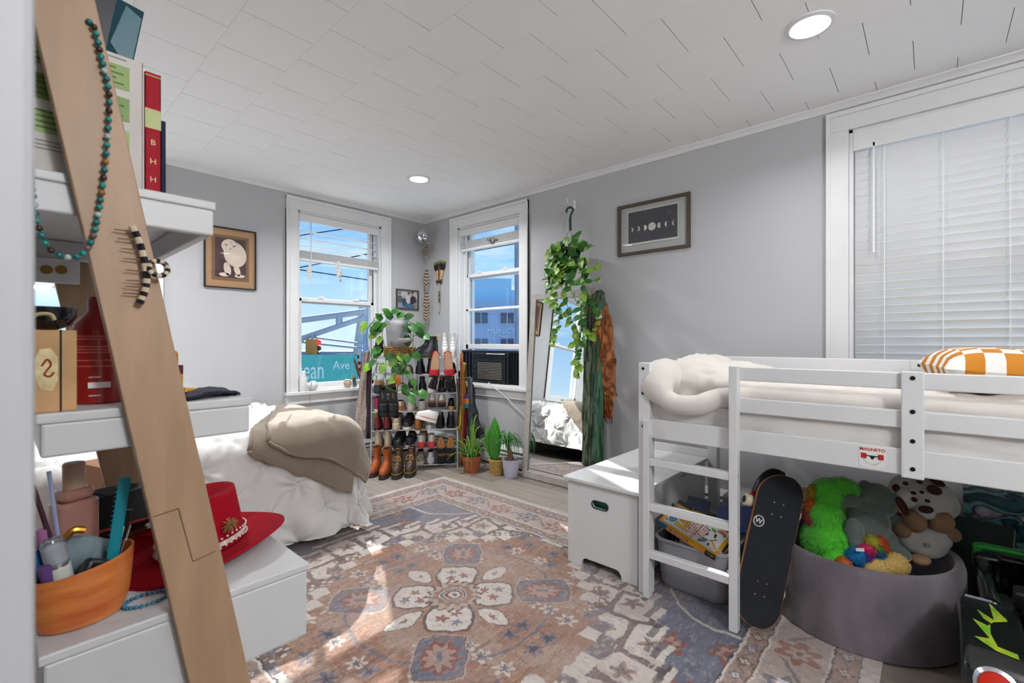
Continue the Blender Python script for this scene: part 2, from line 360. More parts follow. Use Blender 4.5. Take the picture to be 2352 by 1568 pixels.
# ================================================================ rug
def vnoise(x, y, seed=0):
    xi = np.floor(x).astype(np.int64); yi = np.floor(y).astype(np.int64); xf = x - xi; yf = y - yi
    def h(a, b):
        n = (a * 374761393 + b * 668265263 + seed * 1442695041) & 0x7fffffff; n = ((n ^ (n >> 13)) * 1274126177) & 0x7fffffff
        return ((n ^ (n >> 16)) & 0xffff) / 65535.0
    u = xf * xf * (3 - 2 * xf); v = yf * yf * (3 - 2 * yf)
    return (h(xi, yi) * (1 - u) + h(xi + 1, yi) * u) * (1 - v) + (h(xi, yi + 1) * (1 - u) + h(xi + 1, yi + 1) * u) * v
def fb(x, y, s=0, o=3): return sum(vnoise(x * 2 ** k, y * 2 ** k, s + k) * .5 ** k for k in range(o)) / sum(.5 ** k for k in range(o))
def worley(x, y, s=0):
    xi = np.floor(x); yi = np.floor(y); d1 = np.full(x.shape, 9.); d2 = np.full(x.shape, 9.); cid = np.zeros(x.shape); ang = np.zeros(x.shape)
    for a in (-1, 0, 1):
        for b in (-1, 0, 1):
            cx, cy = xi + a, yi + b
            jx = np.abs(np.sin(cx * 12.9898 + cy * 78.233 + s) * 43758.5453) % 1; jy = np.abs(np.sin(cx * 39.346 + cy * 11.135 + s) * 24634.6345) % 1
            px, py = cx + .25 + .5 * jx, cy + .25 + .5 * jy; d = np.hypot(x - px, y - py); m1 = d < d1
            d2 = np.where(m1, d1, np.minimum(d2, d)); cid = np.where(m1, jx, cid); ang = np.where(m1, np.arctan2(y - py, x - px), ang); d1 = np.where(m1, d, d1)
    return d1, d2, cid, ang
def rug_colours(a, b):
    C = lambda h: np.array(lin(h))
    IV, BE, TA, BR, RU, GR, DK, PK = [C(h) for h in ('bbb1a9', 'a3928a', '8f6e5b', '654737', '7b4132', '5e5f6d', '3d363d', '977e73')]
    wob = .012; aw = a + wob * (fb(a * 22, b * 22, 3) - .5) * 2; bw = b + wob * (fb(a * 22, b * 22, 11) - .5) * 2
    A, B = np.abs(aw), np.abs(bw); col = np.empty(a.shape + (3,)); col[:] = IV
    def put(mask, c, k=1.0):
        mk = (np.clip(mask, 0, 1) * k)[..., None] if mask.dtype != bool else (mask.astype(float) * k)[..., None]
        col[:] = col * (1 - mk) + c * mk
    n1 = fb(a * 6, b * 6, 21); streak = fb(a * 9, b * 110, 31, 3); streak2 = fb(a * 16, b * 60, 41, 3)
    # ivory field: lattice of faceted cells with flowers
    d1, d2, cid, ang = worley(A * 5.2 + 9, B * 5.2 + 4, 1.7); edge = d2 - d1
    put(n1 > .58, BE, .5); put((edge < .13) & (streak2 > .27), DK * .5 + BR * .5, .9)
    pet = .20 + .07 * np.cos(ang * 5 + cid * 9)
    put(d1 < pet, np.where((cid > .5)[..., None], RU, TA), .9); put((d1 < pet) & (np.cos(ang * 5 + cid * 9 + 1.2) > .5), GR, .9); put((d1 < pet * .45), DK, .7)
    # grey-blue spandrels
    st = lambda x, q: np.floor(x / q) * q
    r0 = np.hypot(a, b)
    sp = .60 * st(A, .11) + B > 1.06; spe = (.60 * st(A, .11) + B > 1.03) & ~sp; spi = (.60 * st(A, .11) + B > 1.0) & ~sp & ~spe
    put(spi, DK, .75); put(spe, IV); put(sp, GR * (.75 + .5 * streak[..., None])); e1, e2, ec, ea = worley(A * 4.1 + 3, B * 4.1 + 7, 4.4)
    put(sp & (np.abs(np.sin(7.5 * A + 5 * B + .6 * np.sin(9 * B))) < .07), IV, .8)
    pe = .27 + .07 * np.cos(ea * 6); put(sp & (e1 < pe) & (ec > .25), RU, .9); put(sp & (e1 < pe * .62) & (ec > .25), PK, .9); put(sp & (e1 < pe * .3) & (ec > .25), RU, .9)
    # stepped medallion, tan
    q = .075; md = (st(A, q) / .74) ** 1.3 + (st(B, q) / .66) ** 1.3
    md2 = (A / .80) ** 1.35 + (B / .74) ** 1.35
    put((md < 1.16) & (md >= 1.0) & (np.sin(A * 130) * np.sin(B * 130) > -.1), BR, .85); put((md < 1.16) & (md >= 1.0) & (n1 > .5), GR, .6)
    put((md < 1.03) & (md >= .97), IV); md_in = md < .985; put(md_in, TA * (.72 + .6 * streak[..., None])); put(md_in & (n1 > .56), RU, .28); put(md_in & (n1 < .42), BE, .35)
    m1_, m2_, mc, ma = worley(A * 8.4 + 2, B * 8.4 + 5, 8.1); pm = .27 + .11 * np.cos(ma * 6 + mc * 7)
    mm_ = md_in & (r0 > .36); put(mm_ & (m1_ < pm) & (mc > .2), np.where((mc > .6)[..., None], IV, GR), .9); put(mm_ & (m1_ < pm * .5) & (mc > .2), DK, .8); put(mm_ & (m2_ - m1_ < .07) & (streak2 > .45), BR, .5)
    put(md_in & (np.abs(np.hypot(A / 1.05, B) - .46) < .006), GR, .8)
    r = np.hypot(aw, bw); th = np.arctan2(bw, aw)
    # four pendants on the diagonals
    pu = (A - .315) * .7071 + (B - .288) * .7071; pv = (A - .315) * .7071 - (B - .288) * .7071; pu = pu / .74; pv = pv / .74; pr = np.hypot(pu / 1.25, pv); pt = np.arctan2(pv, pu)
    oc = np.maximum(np.abs(pu) / 1.25, np.abs(pv)) * .75 + pr * .45
    put(oc < .178, BE); put(oc < .168, BR); put(oc < .160, GR * (.8 + .4 * streak2[..., None])); sc = .098 + .014 * np.cos(pt * 9)
    put(pr < sc, RU); put(pr < sc * .72 + .008 * np.cos(pt * 9), PK); put((np.abs(pv) < .012) & (np.abs(pu) < .04), GR)
    # rosette: 4 diagonal petals + 4 axial leaves, scalloped core
    put(r < .335 + .02 * np.cos(8 * th), TA, .25)
    def petal(cx, cy, ra, rb, ang0, leaf=False):
        ca, sa = math.cos(ang0), math.sin(ang0); x = (aw - cx) * ca + (bw - cy) * sa; y = -(aw - cx) * sa + (bw - cy) * ca
        o = np.maximum(np.abs(x) / ra, np.abs(y) / rb) * .55 + np.hypot(x / ra, y / rb) * .5 if not leaf else np.abs(x / ra) ** 1.5 + np.abs(y / rb) ** 1.5
        put(o < 1.16, DK, .75); put(o < 1.02, IV * 1.04); fl = np.hypot(x / ra, y / rb)
        ff = .30 + .10 * np.cos(np.arctan2(y, x) * 5)
        for ox in ((-.38, .3), (.38, .3), (0, -.35)) if not leaf else ((0, 0),):
            d = np.hypot(x / ra - ox[0], y / rb - ox[1]); put(d < .22 + .08 * np.sin(np.arctan2(y / rb - ox[1], x / ra - ox[0]) * 5), RU if ox[0] <= 0 else GR, .85)
    for k in range(4):
        t = PI / 2 * k; petal(.275 * math.cos(t), .255 * math.sin(t), .085, .045, t, True)
    for k in range(4):
        t = PI / 4 + PI / 2 * k; petal(.19 * math.cos(t), .18 * math.sin(t), .088, .098, t)
    put(r < .125 + .012 * np.cos(18 * th), BR); put(r < .115 + .012 * np.cos(18 * th + 1), BE); put((r < .09 + .008 * np.cos(12 * th)), TA)
    put(r < .062, IV); put(r < .056, GR); put(r < .046, BE); put(r < .036, RU); put(r < .026, IV); put(r < .012, DK)
    # borders
    ea_ = np.minimum(1.213 - A, 1.535 - B); along = np.where((1.213 - A) < (1.535 - B), b, a)
    bo = ea_ < .43; put(bo, BE * .98 + .02)
    def band(x0, x1, c): put((ea_ >= x0) & (ea_ < x1), c)
    band(0, .055, IV * .98); band(.055, .062, GR); band(.062, .135, PK * .95); band(.135, .142, DK); band(.142, .15, IV); band(.15, .335, BE * 1.02); band(.335, .345, IV); band(.345, .352, BR); band(.352, .415, PK * .85); band(.415, .425, IV); band(.425, .432, DK)
    def motifs(x0, x1, per, c1, c2, c3, f):
        cx = (x0 + x1) / 2; hw = (x1 - x0) / 2; u = (along / per) % 1 - .5; v = (ea_ - cx) / hw; kk = np.floor(along / per)
        rr = np.hypot(u * per / hw, v); tt = np.arctan2(v, u * per / hw); inb = (ea_ >= x0) & (ea_ < x1)
        put(inb & (rr < .72 + .2 * np.cos(f * tt)), np.where((kk % 2 == 0)[..., None], c1, c2), .85); put(inb & (rr < .40 + .12 * np.cos(f * tt + 1)), c3, .9); put(inb & (rr < .16), DK, .8)
        put(inb & (np.abs(v - .6 * np.sin(2 * PI * along / per / 2)) < .10) & (rr > .8), DK, .55)
    motifs(.062, .135, .11, GR, RU, IV, 4); motifs(.15, .335, .245, RU * 1.15, GR, BE, 6); motifs(.352, .415, .095, BR, GR, IV, 4)
    # wear
    w = fb(a * 60, b * 60, 51, 2); col *= (.86 + .28 * w)[..., None]; fade = np.clip(fb(a * 3, b * 3, 61) * 1.6 - .66, 0, .22)[..., None]
    put((fb(a * 45, b * 140, 71, 2) > .66), IV, .22); put((fb(a * 140, b * 50, 81, 2) > .66), DK, .22); col[:] = col * (1 - fade) + BE * fade
    return np.clip(col, 0, 1)
RCX, RCY, RHX, RHY = 1.438, 1.670, 1.213, 1.535
def build_rug():
    nx, ny = 540, 680; xs = np.linspace(-RHX, RHX, nx); ys = np.linspace(-RHY, RHY, ny); X, Y = np.meshgrid(xs, ys, indexing='ij')
    Z = .007 + .0006 * fb(X * 8, Y * 8, 5); V = np.stack([X, Y, Z], -1).reshape(-1, 3)
    idx = np.arange(nx * ny).reshape(nx, ny); F = np.stack([idx[:-1, :-1], idx[1:, :-1], idx[1:, 1:], idx[:-1, 1:]], -1).reshape(-1, 4)
    me = bpy.data.meshes.new('pile'); me.vertices.add(len(V)); me.vertices.foreach_set('co', V.ravel()); me.loops.add(F.size); me.loops.foreach_set('vertex_index', F.ravel())
    me.polygons.add(len(F)); me.polygons.foreach_set('loop_start', np.arange(0, F.size, 4)); me.polygons.foreach_set('loop_total', np.full(len(F), 4)); me.update(); me.validate()
    cl = rug_colours(X, Y).reshape(-1, 3); ca = me.color_attributes.new('Col', 'FLOAT_COLOR', 'POINT'); ca.data.foreach_set('color', np.concatenate([cl, np.ones((len(cl), 1))], 1).astype(np.float32).ravel())
    me.materials.append(M('a09080', .95, vcol=True, bump=(300, .25), sheen=.2))
    t = thing('area_rug', 'large faded persian-pattern rug in rust, grey and ivory on the wooden floor', 'rug', (RCX, RCY, 0), 0)
    link('pile', me, t)
    MB().bx(-RHX, RHX, -RHY, RHY, .0005, .0068).out('backing', M('9a8d80', .9), t, smooth=0)
build_rug()
# ================================================================ loft bed
def part_box(t, name, x0, x1, y0, y1, z0, z1, m, bevel=.004, label=None): return MB().bx(x0, x1, y0, y1, z0, z1).out(name, m, t, smooth=0, bevel=bevel, label=label)
BW = M('d9d9d9', .38, noise=(5, .015))
lb = thing('loft_bed', 'white painted low loft bed with guard rails and front ladder', 'bed')
YE = -1.0
for (x, y) in ((2.075, 1.010), (3.00, 1.010), (2.075, YE), (3.00, YE)):
    p = part_box(lb, 'post', x - .028, x + .028, y - .028, y + .028, 0 if x > 2.7 or y < 0 else .0078, 1.105 if x > 2.5 or y < 0 else 1.10, BW)
    if y > 0 and x < 2.5:
        for z in (1.072, .955, .80): MB().cyl((x - .0285, y + .004, z), (x - .020, y + .004, z), .0075, n=12).out('bolt', DKMETAL, p)
for z0, z1, y1 in ((1.038, 1.095, .64), (.906, .966, .64)): part_box(lb, 'guard_rail', 2.058, 2.080, YE, .60 if z0 > 2 else y1 - .02, z0, z1, BW)
part_box(lb, 'side_rail', 2.058, 2.082, YE, 1.0, .747, .836, BW); part_box(lb, 'side_rail', 2.985, 3.01, YE, 1.0, .747, .836, BW)
for z0, z1 in ((1.035, 1.11), (.90, .965)): part_box(lb, 'back_rail', 2.985, 3.005, YE, 1.0, z0, z1, BW)
for z0, z1 in ((1.03, 1.09), (.915, .97), (.76, .83)): part_box(lb, 'end_rail', 2.08, 3.0, .99, 1.012, z0, z1, BW)
mu = part_box(lb, 'upright', 2.042, 2.058, .018, .077, .742, 1.100, BW)
for z in (1.078, .966, .868, .775): MB().cyl((2.0395, .047, z), (2.046, .047, z), .0072, n=12).out('bolt', DKMETAL, mu)
mu2 = part_box(lb, 'upright', 2.980, 2.985, .018, .077, .742, 1.110, BW)
MB().cyl((2.979, .045, 1.085), (2.985, .045, 1.085), .007, n=12).out('bolt', DKMETAL, mu2)
for y0, y1, zt in ((.972, 1.002, .835), (.588, .622, 1.100)):
    s = part_box(lb, 'ladder_rail', 2.018, 2.060, y0, y1, .0078, zt, BW)
    if y0 < .7:
        for z in (.655, .645, .44, .43, .225, .215): MB().cyl((2.030 + .012 * (round(z * 100) % 2), y0 - .0006, z), (2.030 + .012 * (round(z * 100) % 2), y0 + .004, z), .003, n=8).out('screw', DKMETAL, s)
for z in (.642, .432, .212): part_box(lb, 'rung', 2.022, 2.058, .618, .976, z - .017, z + .017, BW)
for k in range(8): part_box(lb, 'slat', 2.08, 2.99, .84 - k * .24, .92 - k * .24, .758, .775, BW, .002)
# sticker on the side rail
stk = MB().prism([(x, z) for x, z in rrect(.075, .078, .02)], 0, .0006).out('sticker', M('e4e2de', .4), lb, loc=(2.0572, .155, .794), rot=Matrix(((0, 0, -1), (-1, 0, 0), (0, 1, 0))))
RS = M('b3261c', .4); 
text('MAGNETO', .0145, RS, stk, (0, .026, .0008), (0, 0, 0), depth=.0002, bold=.0004)
for q in (-.024, .024): MB().box((q, .003, .001), (.016, .019, .0008)).out('wheel_print', RS, stk, bevel=.0003)
MB().box((0, .004, .0011), (.038, .0035, .0008)).out('axle_print', BLACK, stk); MB().prism([(-.008, .003), (.008, .003), (.002, -.008), (-.002, -.008)], .0007, .0014).out('hanger_print', BLACK, stk)
for k, ch in enumerate('CALIFORNIA'):
    a = R(-160 + 140 * (k + .5) / 10); text(ch, .0065, BLACK, stk, (.026 * math.cos(a), .002 + .028 * math.sin(a), .0008), (0, 0, a + PI / 2), depth=.0002)
# mattress, sheet, plush blanket
def cushion(nm, x0, x1, y0, y1, z0, z1, m, parent=None, amp=.012, fr=6, seed=0, nx=30, ny=60, pw=5, topamp=None):
    """soft box: superellipsoid-like shell with wrinkles"""
    b = MB(); cx, cy, cz = (x0 + x1) / 2, (y0 + y1) / 2, (z0 + z1) / 2; hx, hy, hz = (x1 - x0) / 2, (y1 - y0) / 2, (z1 - z0) / 2
    def f(u, v):
        th = 2 * PI * u; ph = -PI / 2 + PI * v; c, s = math.cos, math.sin
        sg = lambda w, e: math.copysign(abs(w) ** e, w); ex = 2 / pw
        p = Vector((hx * sg(c(ph), ex) * sg(c(th), ex), hy * sg(c(ph), ex) * sg(s(th), ex), hz * sg(s(ph), ex)))
        n = p.normalized(); d = amp * fbm(p.x * fr + seed, p.y * fr, p.z * fr + seed) + amp * .6 * fbm(p.x * fr * 3, p.y * fr * 3 + seed, p.z * fr * 2)
        return Vector((cx, cy, cz)) + p + n * d
    b.grid(f, nx, ny); o = b.out(nm, m, parent, smooth=180); return o
SHEET = M('d6d4d1', .85, noise=(3, .03), bump=(9, .45), stretch=(1, 1, .5)); 
mt = cushion('mattress', 2.095, 2.975, YE + .03, .985, .778, .925, SHEET, None, .010, 7, 3, 60, 60, 9); mt.parent = lb
sw = MB()   # rumpled fitted-sheet skirt showing between the rails
def skirt(u, v):
    y = .985 - 1.98 * u; w = .016 * fbm(y * 9, v * 3, 2) + .012 * math.sin(y * 37 + 3 * fbm(y * 4, 0, 1)) * (1 - v)
    return (2.088 - .004 + w * .35 - .006 * v, y, .79 + .125 * v + .012 * fbm(y * 6, 5) * (1 - v))
sw.grid(skirt, 160, 14).out('sheet', M('d2cfcb', .9, noise=(6, .04), bump=(14, .3)), lb, smooth=180)
# plush comforter
PL = M('d6cfc7', .95, noise=(8, .04), bump=(700, .25), sheen=.4)
cf = thing('plush_comforter', 'thick cream plush comforter bunched on the loft bed', 'blanket')
def comf(u, v):
    th = 2 * PI * u; y = 1.00 - 1.7 * v; k = min(1, (v + .012) / .05) ** .5 * min(1, (1.0 - v + .02) / .05) ** .5
    bun = .5 + .5 * math.cos(min(1, v / .42) * PI); hz = (.055 + .075 * bun + .02 * fbm(y * 5, th * .6, 3)) * k; hx = (.375 + .03 * math.sin(y * 6)) * k
    x = 2.53 + hx * math.copysign(abs(math.cos(th)) ** .6, math.cos(th)); zz = hz * math.copysign(abs(math.sin(th)) ** .75, math.sin(th))
    cz = .985 + .005 * bun - .02 * (1 - bun)
    n = .030 * fbm(x * 5, y * 5.5, zz * 6 + 7, 3) + .018 * abs(fbm(x * 9 + 3, y * 7, zz * 9)) - .03 * max(0, math.sin(x * 9 + y * 12 + 2 * fbm(x * 3, y * 3))) ** 6 * (.4 + bun)
    d = Vector((x - 2.53, 0, zz * 3)).normalized()
    q = Vector((x, y, cz + zz)) + d * n; q.z = max(q.z, .917); return q
MB().grid(comf, 72, 130).out('comforter', PL, cf, smooth=180)
# rolled front edge sagging over the side rail by the ladder opening
pts = bez([(2.45, 1.0, 1.00), (2.22, .985, 1.02), (2.09, .96, .985), (2.052, .88, .925), (2.056, .77, .920), (2.10, .66, .955), (2.137, .50, .972), (2.140, .1, .968), (2.138, -.3, .970)], 7)
MB().tube([(p.x + .008 * fbm(p.y * 9, 1), p.y, p.z + .006 * fbm(p.y * 8, 4)) for p in pts], [.045 + .052 * math.sin(PI * min(1, (i + 3) / 22)) * (1 if i < 34 else max(.75, 1 - (i - 34) / 60)) for i in range(len(pts))], 14).out('rolled_edge', PL, cf, smooth=180)
# checkered pillow at the head
def pillow(nm, label, c, d, rz, mats, fn, nu=36, nv=36):
    b = MB()
    for sgn in (1, -1):
        def f(u, v):
            a, e = 2 * u - 1, 2 * v - 1; h = ((1 - a ** 4) * (1 - e ** 4)) ** .5; pin = 1 - .10 * (1 - abs(e) ** 2) * abs(a) ** 3
            return Vector((a * d[0] / 2 * (1 - .06 * (1 - e * e)), e * d[1] / 2 * (1 - .06 * (1 - a * a)), sgn * d[2] / 2 * h))
        n0 = len(b.f); b.grid(f, nu, nv)
        for q in range(n0, len(b.f)):
            k = q - n0; b.m[q] = fn(k // nv, k % nv, sgn)
    o = b.out(nm, mats, None, smooth=180, fix=True, loc=c, rot=rz); return tag(o, label, 'pillow')
pillow('checkered_pillow', 'orange and white checkered pillow at the end of the loft bed', (2.55, -.22, 1.088), (.62, .46, .17), (R(4), R(0), R(8)), [M('e6e2dc', .9), M('c07a1a', .9)], lambda i, j, s: (i // 4 + j // 4) % 2)
tag(MB().bx(2.10, 2.16, -.75, -.06, .80, .846).out('navy_bumper', M('1c2740', .8), bevel=.012), 'navy blue padded strip tucked along the loft bed rail', 'bedding')
# ================================================================ white toy chest
ch = thing('toy_chest', 'white wooden toy chest with oval handle hole beside the loft bed', 'chest', (0, 0, 0))
def panel_with_cut(t, x, y0, y1, z0, z1, hole, foot, th=.016):
    """front panel in plane x with an oval hand hole and a foot arch"""
    b = bmesh.new(); cy = (y0 + y1) / 2
    def col(ya, yb, za, zb): pass
    m = MB(); hy, hz, hw, hh = hole; n = 10
    arch = [(y0, z0), (y0, z1), (y1, z1), (y1, z0), (y1 - foot[0], z0)]
    arch += [(y1 - foot[0] - .03 * (1 - math.cos(a)), z0 + foot[1] * math.sin(a)) for a in [PI / 2 * k / 5 for k in range(1, 6)]]
    arch += [(y0 + foot[0] + .03 * (1 - math.cos(a)), z0 + foot[1] * math.sin(a)) for a in [PI / 2 * k / 5 for k in range(5, -1, -1)]]
    ov = []
    for k in range(12): a = PI / 2 - PI * k / 11; ov.append((hy + hw - hh + hh * math.cos(a), hz + hh * math.sin(a)))
    for k in range(12): a = -PI / 2 - PI * k / 11; ov.append((hy - hw + hh + hh * math.cos(a), hz + hh * math.sin(a)))
    from mathutils.geometry import tessellate_polygon
    loops = [[Vector((p[0], p[1], 0)) for p in arch], [Vector((p[0], p[1], 0)) for p in ov]]; tri = tessellate_polygon(loops); al = arch + ov
    m.add([(x, p[0], p[1]) for p in al], tri); m.add([(x + th, p[0], p[1]) for p in al], [f[::-1] for f in tri])
    for lp, off in ((arch, 0), (ov, len(arch))):
        k = len(lp); m.add([(x, p[0], p[1]) for p in lp] + [(x + th, p[0], p[1]) for p in lp], [(i, (i + 1) % k, k + (i + 1) % k, k + i) for i in range(k)])
    o = m.out('front_panel', BW, t, smooth=0, fix=True)
    rim = MB().tube([(x - .001, p[0], p[1]) for p in ov] + [(x - .001, ov[0][0], ov[0][1])], .0035, 6).out('handle_rim', M('202326', .5), o)
    return o
CX0, CX1, CY0, CY1 = 2.085, 2.995, 1.062, 1.472
panel_with_cut(ch, CX0, CY0, CY1, .0078, .452, (1.272, .352, .048, .019), (.085, .045))
part_box(ch, 'side_panel', CX0 + .016, CX1, CY0, CY0 + .016, .03, .452, BW, .002); part_box(ch, 'side_panel', CX0 + .016, CX1, CY1 - .016, CY1, .03, .452, BW, .002)
part_box(ch, 'back_panel', CX1 - .016, CX1, CY0 + .016, CY1 - .016, .007, .452, BW, .002); part_box(ch, 'bottom_panel', CX0 + .016, CX1 - .016, CY0 + .016, CY1 - .016, .055, .07, BW, .002)
part_box(ch, 'lid', CX0 - .022, CX1 + .01, CY0 - .018, CY1 + .018, .453, .471, BW, .003)
part_box(ch, 'lid_rail', CX1 - .005, CX1 + .012, CY0 - .018, CY1 + .018, .471, .52, BW, .003)
for x in (2.16, 2.62): part_box(ch, 'slot', x, x + .06, CY0 - .0006, CY0 + .001, .425, .430, BLACK, 0)
tag(MB().bx(2.12, 2.5, 1.10, 1.42, .075, .38).out('green_toy_bag', M('0f7a5a', .5, coat=.4), bevel=.03), 'shiny green bag inside the white toy chest, seen through its handle hole', 'bag')
# ================================================================ leaning floor mirror
mb_, mt_ = Vector((3.125, 2.355, .004)), Vector((3.262, 2.355, 1.632)); ax = (mt_ - mb_); ML = ax.length; zax = ax.normalized(); yax = Vector((0, 1, 0)); xax = yax.cross(zax)
mr = Matrix((xax, yax, zax)).transposed()
mi = thing('floor_mirror', 'tall mirror in a whitewashed wooden frame leaning on the wall', 'mirror', mb_, mr)
FRM = M('a8a29b', .6, noise=(7, .14), stretch=(3, 3, 14), bump=(40, .1)); HWm = .345; fwid = .058
for nm, y0, y1, z0, z1 in (('frame_stile', -HWm, -HWm + fwid, 0, ML), ('frame_stile', HWm - fwid, HWm, 0, ML), ('frame_rail', -HWm + fwid, HWm - fwid, 0, fwid), ('frame_rail', -HWm + fwid, HWm - fwid, ML - fwid, ML)):
    MB().bx(-.012, .014, y0, y1, z0, z1).out(nm, FRM, mi, smooth=0, bevel=.003)
MB().bx(.0, .004, -HWm + fwid - .003, HWm - fwid + .003, fwid - .003, ML - fwid + .003).out('mirror_glass', M('e8ecec', .008, 1.0), mi, smooth=0)
MB().bx(.0045, .012, -HWm + fwid - .01, HWm - fwid + .01, fwid - .01, ML - fwid + .01).out('backing', M('4a4038', .8), mi, smooth=0)
for s in (-1, 1): MB().bx(-.0012, -.0002, s * (HWm - fwid) - .003, s * (HWm - fwid) + .003, fwid, ML - fwid).out('inner_edge', M('5c5850', .6), mi, smooth=0)
# ================================================================ double bed with pintuck duvet
BX0, BX1, BY0, BY1, BT = -.50, 1.56, 2.74, 4.24, .665
db = thing('double_bed', 'double bed under a white pintucked duvet below the windows', 'bed')
MB().bx(BX0 + .02, BX1 - .06, BY0 + .05, BY1 - .02, .16, .30).out('bed_frame', M('23242a', .7), db, smooth=0, bevel=.01)
for x, y in ((BX0 + .1, BY0 + .1), (BX1 - .12, BY0 + .1), (BX0 + .1, BY1 - .1), (BX1 - .12, BY1 - .1)): MB().cyl((x, y, .0078 if y < 3 and x > .3 else 0), (x, y, .18), .03, n=12).out('leg', M('23242a', .6), db)
MB().bx(BX0 + .02, BX1 - .04, BY0 + .03, BY1 - .01, .30, BT - .05).out('mattress', M('cfcdca', .9), db, smooth=0, bevel=.05)
def drape(s, t, off=0.0, rr=.10):
    """sheet coordinate -> place: flat on the bed, rolling over the near and foot edges and hanging"""
    ex = max(0, s - (BX1 - rr)); ey = max(0, (BY0 + rr) - t); L = math.hypot(ex, ey); top = BT + off
    if L < 1e-6: return Vector((s, t, top)), Vector((0, 0, 1))
    dx, dy = ex / L, -ey / L; q = rr * PI / 2; r2 = rr + off
    if L < q: a = L / rr; o, z = r2 * math.sin(a), top - r2 * (1 - math.cos(a)); n = Vector((dx * math.sin(a), dy * math.sin(a), math.cos(a)))
    else: k = L - q; o, z = r2 + .12 * k, BT - rr - k * .99; n = Vector((dx, dy, .1)).normalized()
    cx = min(s, BX1 - rr); cy = max(t, BY0 + rr)
    return Vector((cx + dx * o, cy + dy * o, z)), n
def tuck(s, t):
    g = .235; a = (s + t) / g / 1.4142; b = (s - t) / g / 1.4142; h = 0; best = 9
    for i in (math.floor(a), math.floor(a) + 1):
        for j in (math.floor(b), math.floor(b) + 1):
            ps, pt = (i + j) * g * .7071, (i - j) * g * .7071; x, y = s - ps, t - pt; r = math.hypot(x, y)
            if r < best: best = r; th = math.atan2(y, x); k = (i * 7 + j * 13) % 5
    r = best; pin = -.026 * math.exp(-r / .02); fold = .008 * math.cos(th * 7 + k) * math.exp(-((r - .04) / .05) ** 2); ridge = .020 * abs(math.cos(th * 2 + .785 + .3 * math.sin(k))) ** 14 * math.exp(-((r - .03) / .075) ** 2)
    return pin + fold + ridge + .004 * min(1, r / .1)
DUV = M('dcdad7', .88, noise=(3, .02), bump=(25, .12), sss=0)
SX0, SX1, SY0, SY1 = BX0, BX1 + .60, BY0 - .66, BY1 + .02
def duvet(u, v):
    s = SX0 + (SX1 - SX0) * u; t = SY0 + (SY1 - SY0) * v
    p, n = drape(s, t); hang = max(0, .6 - p.z); ex = max(0, s - BX1 + .1); ey = max(0, BY0 + .1 - t)
    d = tuck(s, t) + .012 * fbm(s * 4, t * 4, 2); f = min(1, hang / .3)
    d += f * .030 * math.sin((s if ey > ex else t) * 11 + 2.5 * fbm(s * 2, t * 2, 5))
    if ex > 0 and ey > 0: d += f * .05 * math.sin(math.atan2(ey, ex) * 6 + .6) * min(1, min(ex, ey) / .1)
    p = p + n * d
    if p.z < .05: p.z = .05 + .02 * abs(fbm(s * 6, t * 6, 8))
    return p
def keep_d(u, v):
    s = SX0 + (SX1 - SX0) * u; t = SY0 + (SY1 - SY0) * v; ex = max(0, s - BX1 + .1); ey = max(0, BY0 + .1 - t); L = math.hypot(ex, ey)
    lim = .70 + .02 * math.sin((s - t) * 9) if ex < .02 or ey < .02 else .74 + .05 * math.sin(math.atan2(ey, ex) * 4.2 + 2.0)
    if ey < .03: lim = .56
    return L < lim
MB().grid(duvet, 290, 250, keep=keep_d).out('duvet', DUV, db, smooth=180, solid=.008)
# folded fleece throw over the foot corner
FL = M('87796a', .95, noise=(5, .05), bump=(260, .4), sheen=.25); thr = thing('fleece_throw', 'folded taupe fleece throw draped over the bed corner', 'blanket')
def throw_layer(q, off, seed, nm, nu=46, nv=60, bunch=0):
    A, B_, C_, D_ = [Vector(p) for p in q]
    def f(u, v):
        w = .02 * fbm(u * 3, v * 3, seed); p = (A * (1 - u) + D_ * u) * (1 - v) + (B_ * (1 - u) + C_ * u) * v
        pos, n = drape(p.x + w, p.y + w, .0, .10); hang = max(0, BT - .1 - pos.z)
        d = off + .012 * abs(fbm(p.x * 7, p.y * 7, seed)) + min(1, hang / .25) * .028 * max(0, math.sin(p.x * 16 - p.y * 9 + seed)) + .006 * math.sin(u * 9 + v * 4 + seed)
        return pos + n * d
    o = MB().grid(f, nu, nv).out(nm, FL, thr, smooth=180, solid=.012)
    ed = [f(k / 40, 0) for k in range(41)] + [f(1, k / 40) for k in range(1, 41)] + [f(1 - k / 40, 1) for k in range(1, 41)] + [f(0, 1 - k / 40) for k in range(1, 41)]
    MB().tube(ed, .011, 8).out('hem', FL, o, smooth=180); return o
throw_layer(((.90, 2.72), (1.32, 3.50), (1.74, 3.15), (1.46, 2.38)), .032, 1, 'lower_fold')
throw_layer(((1.00, 2.74), (1.40, 3.60), (1.90, 2.95), (1.62, 2.46)), .058, 4, 'upper_fold')
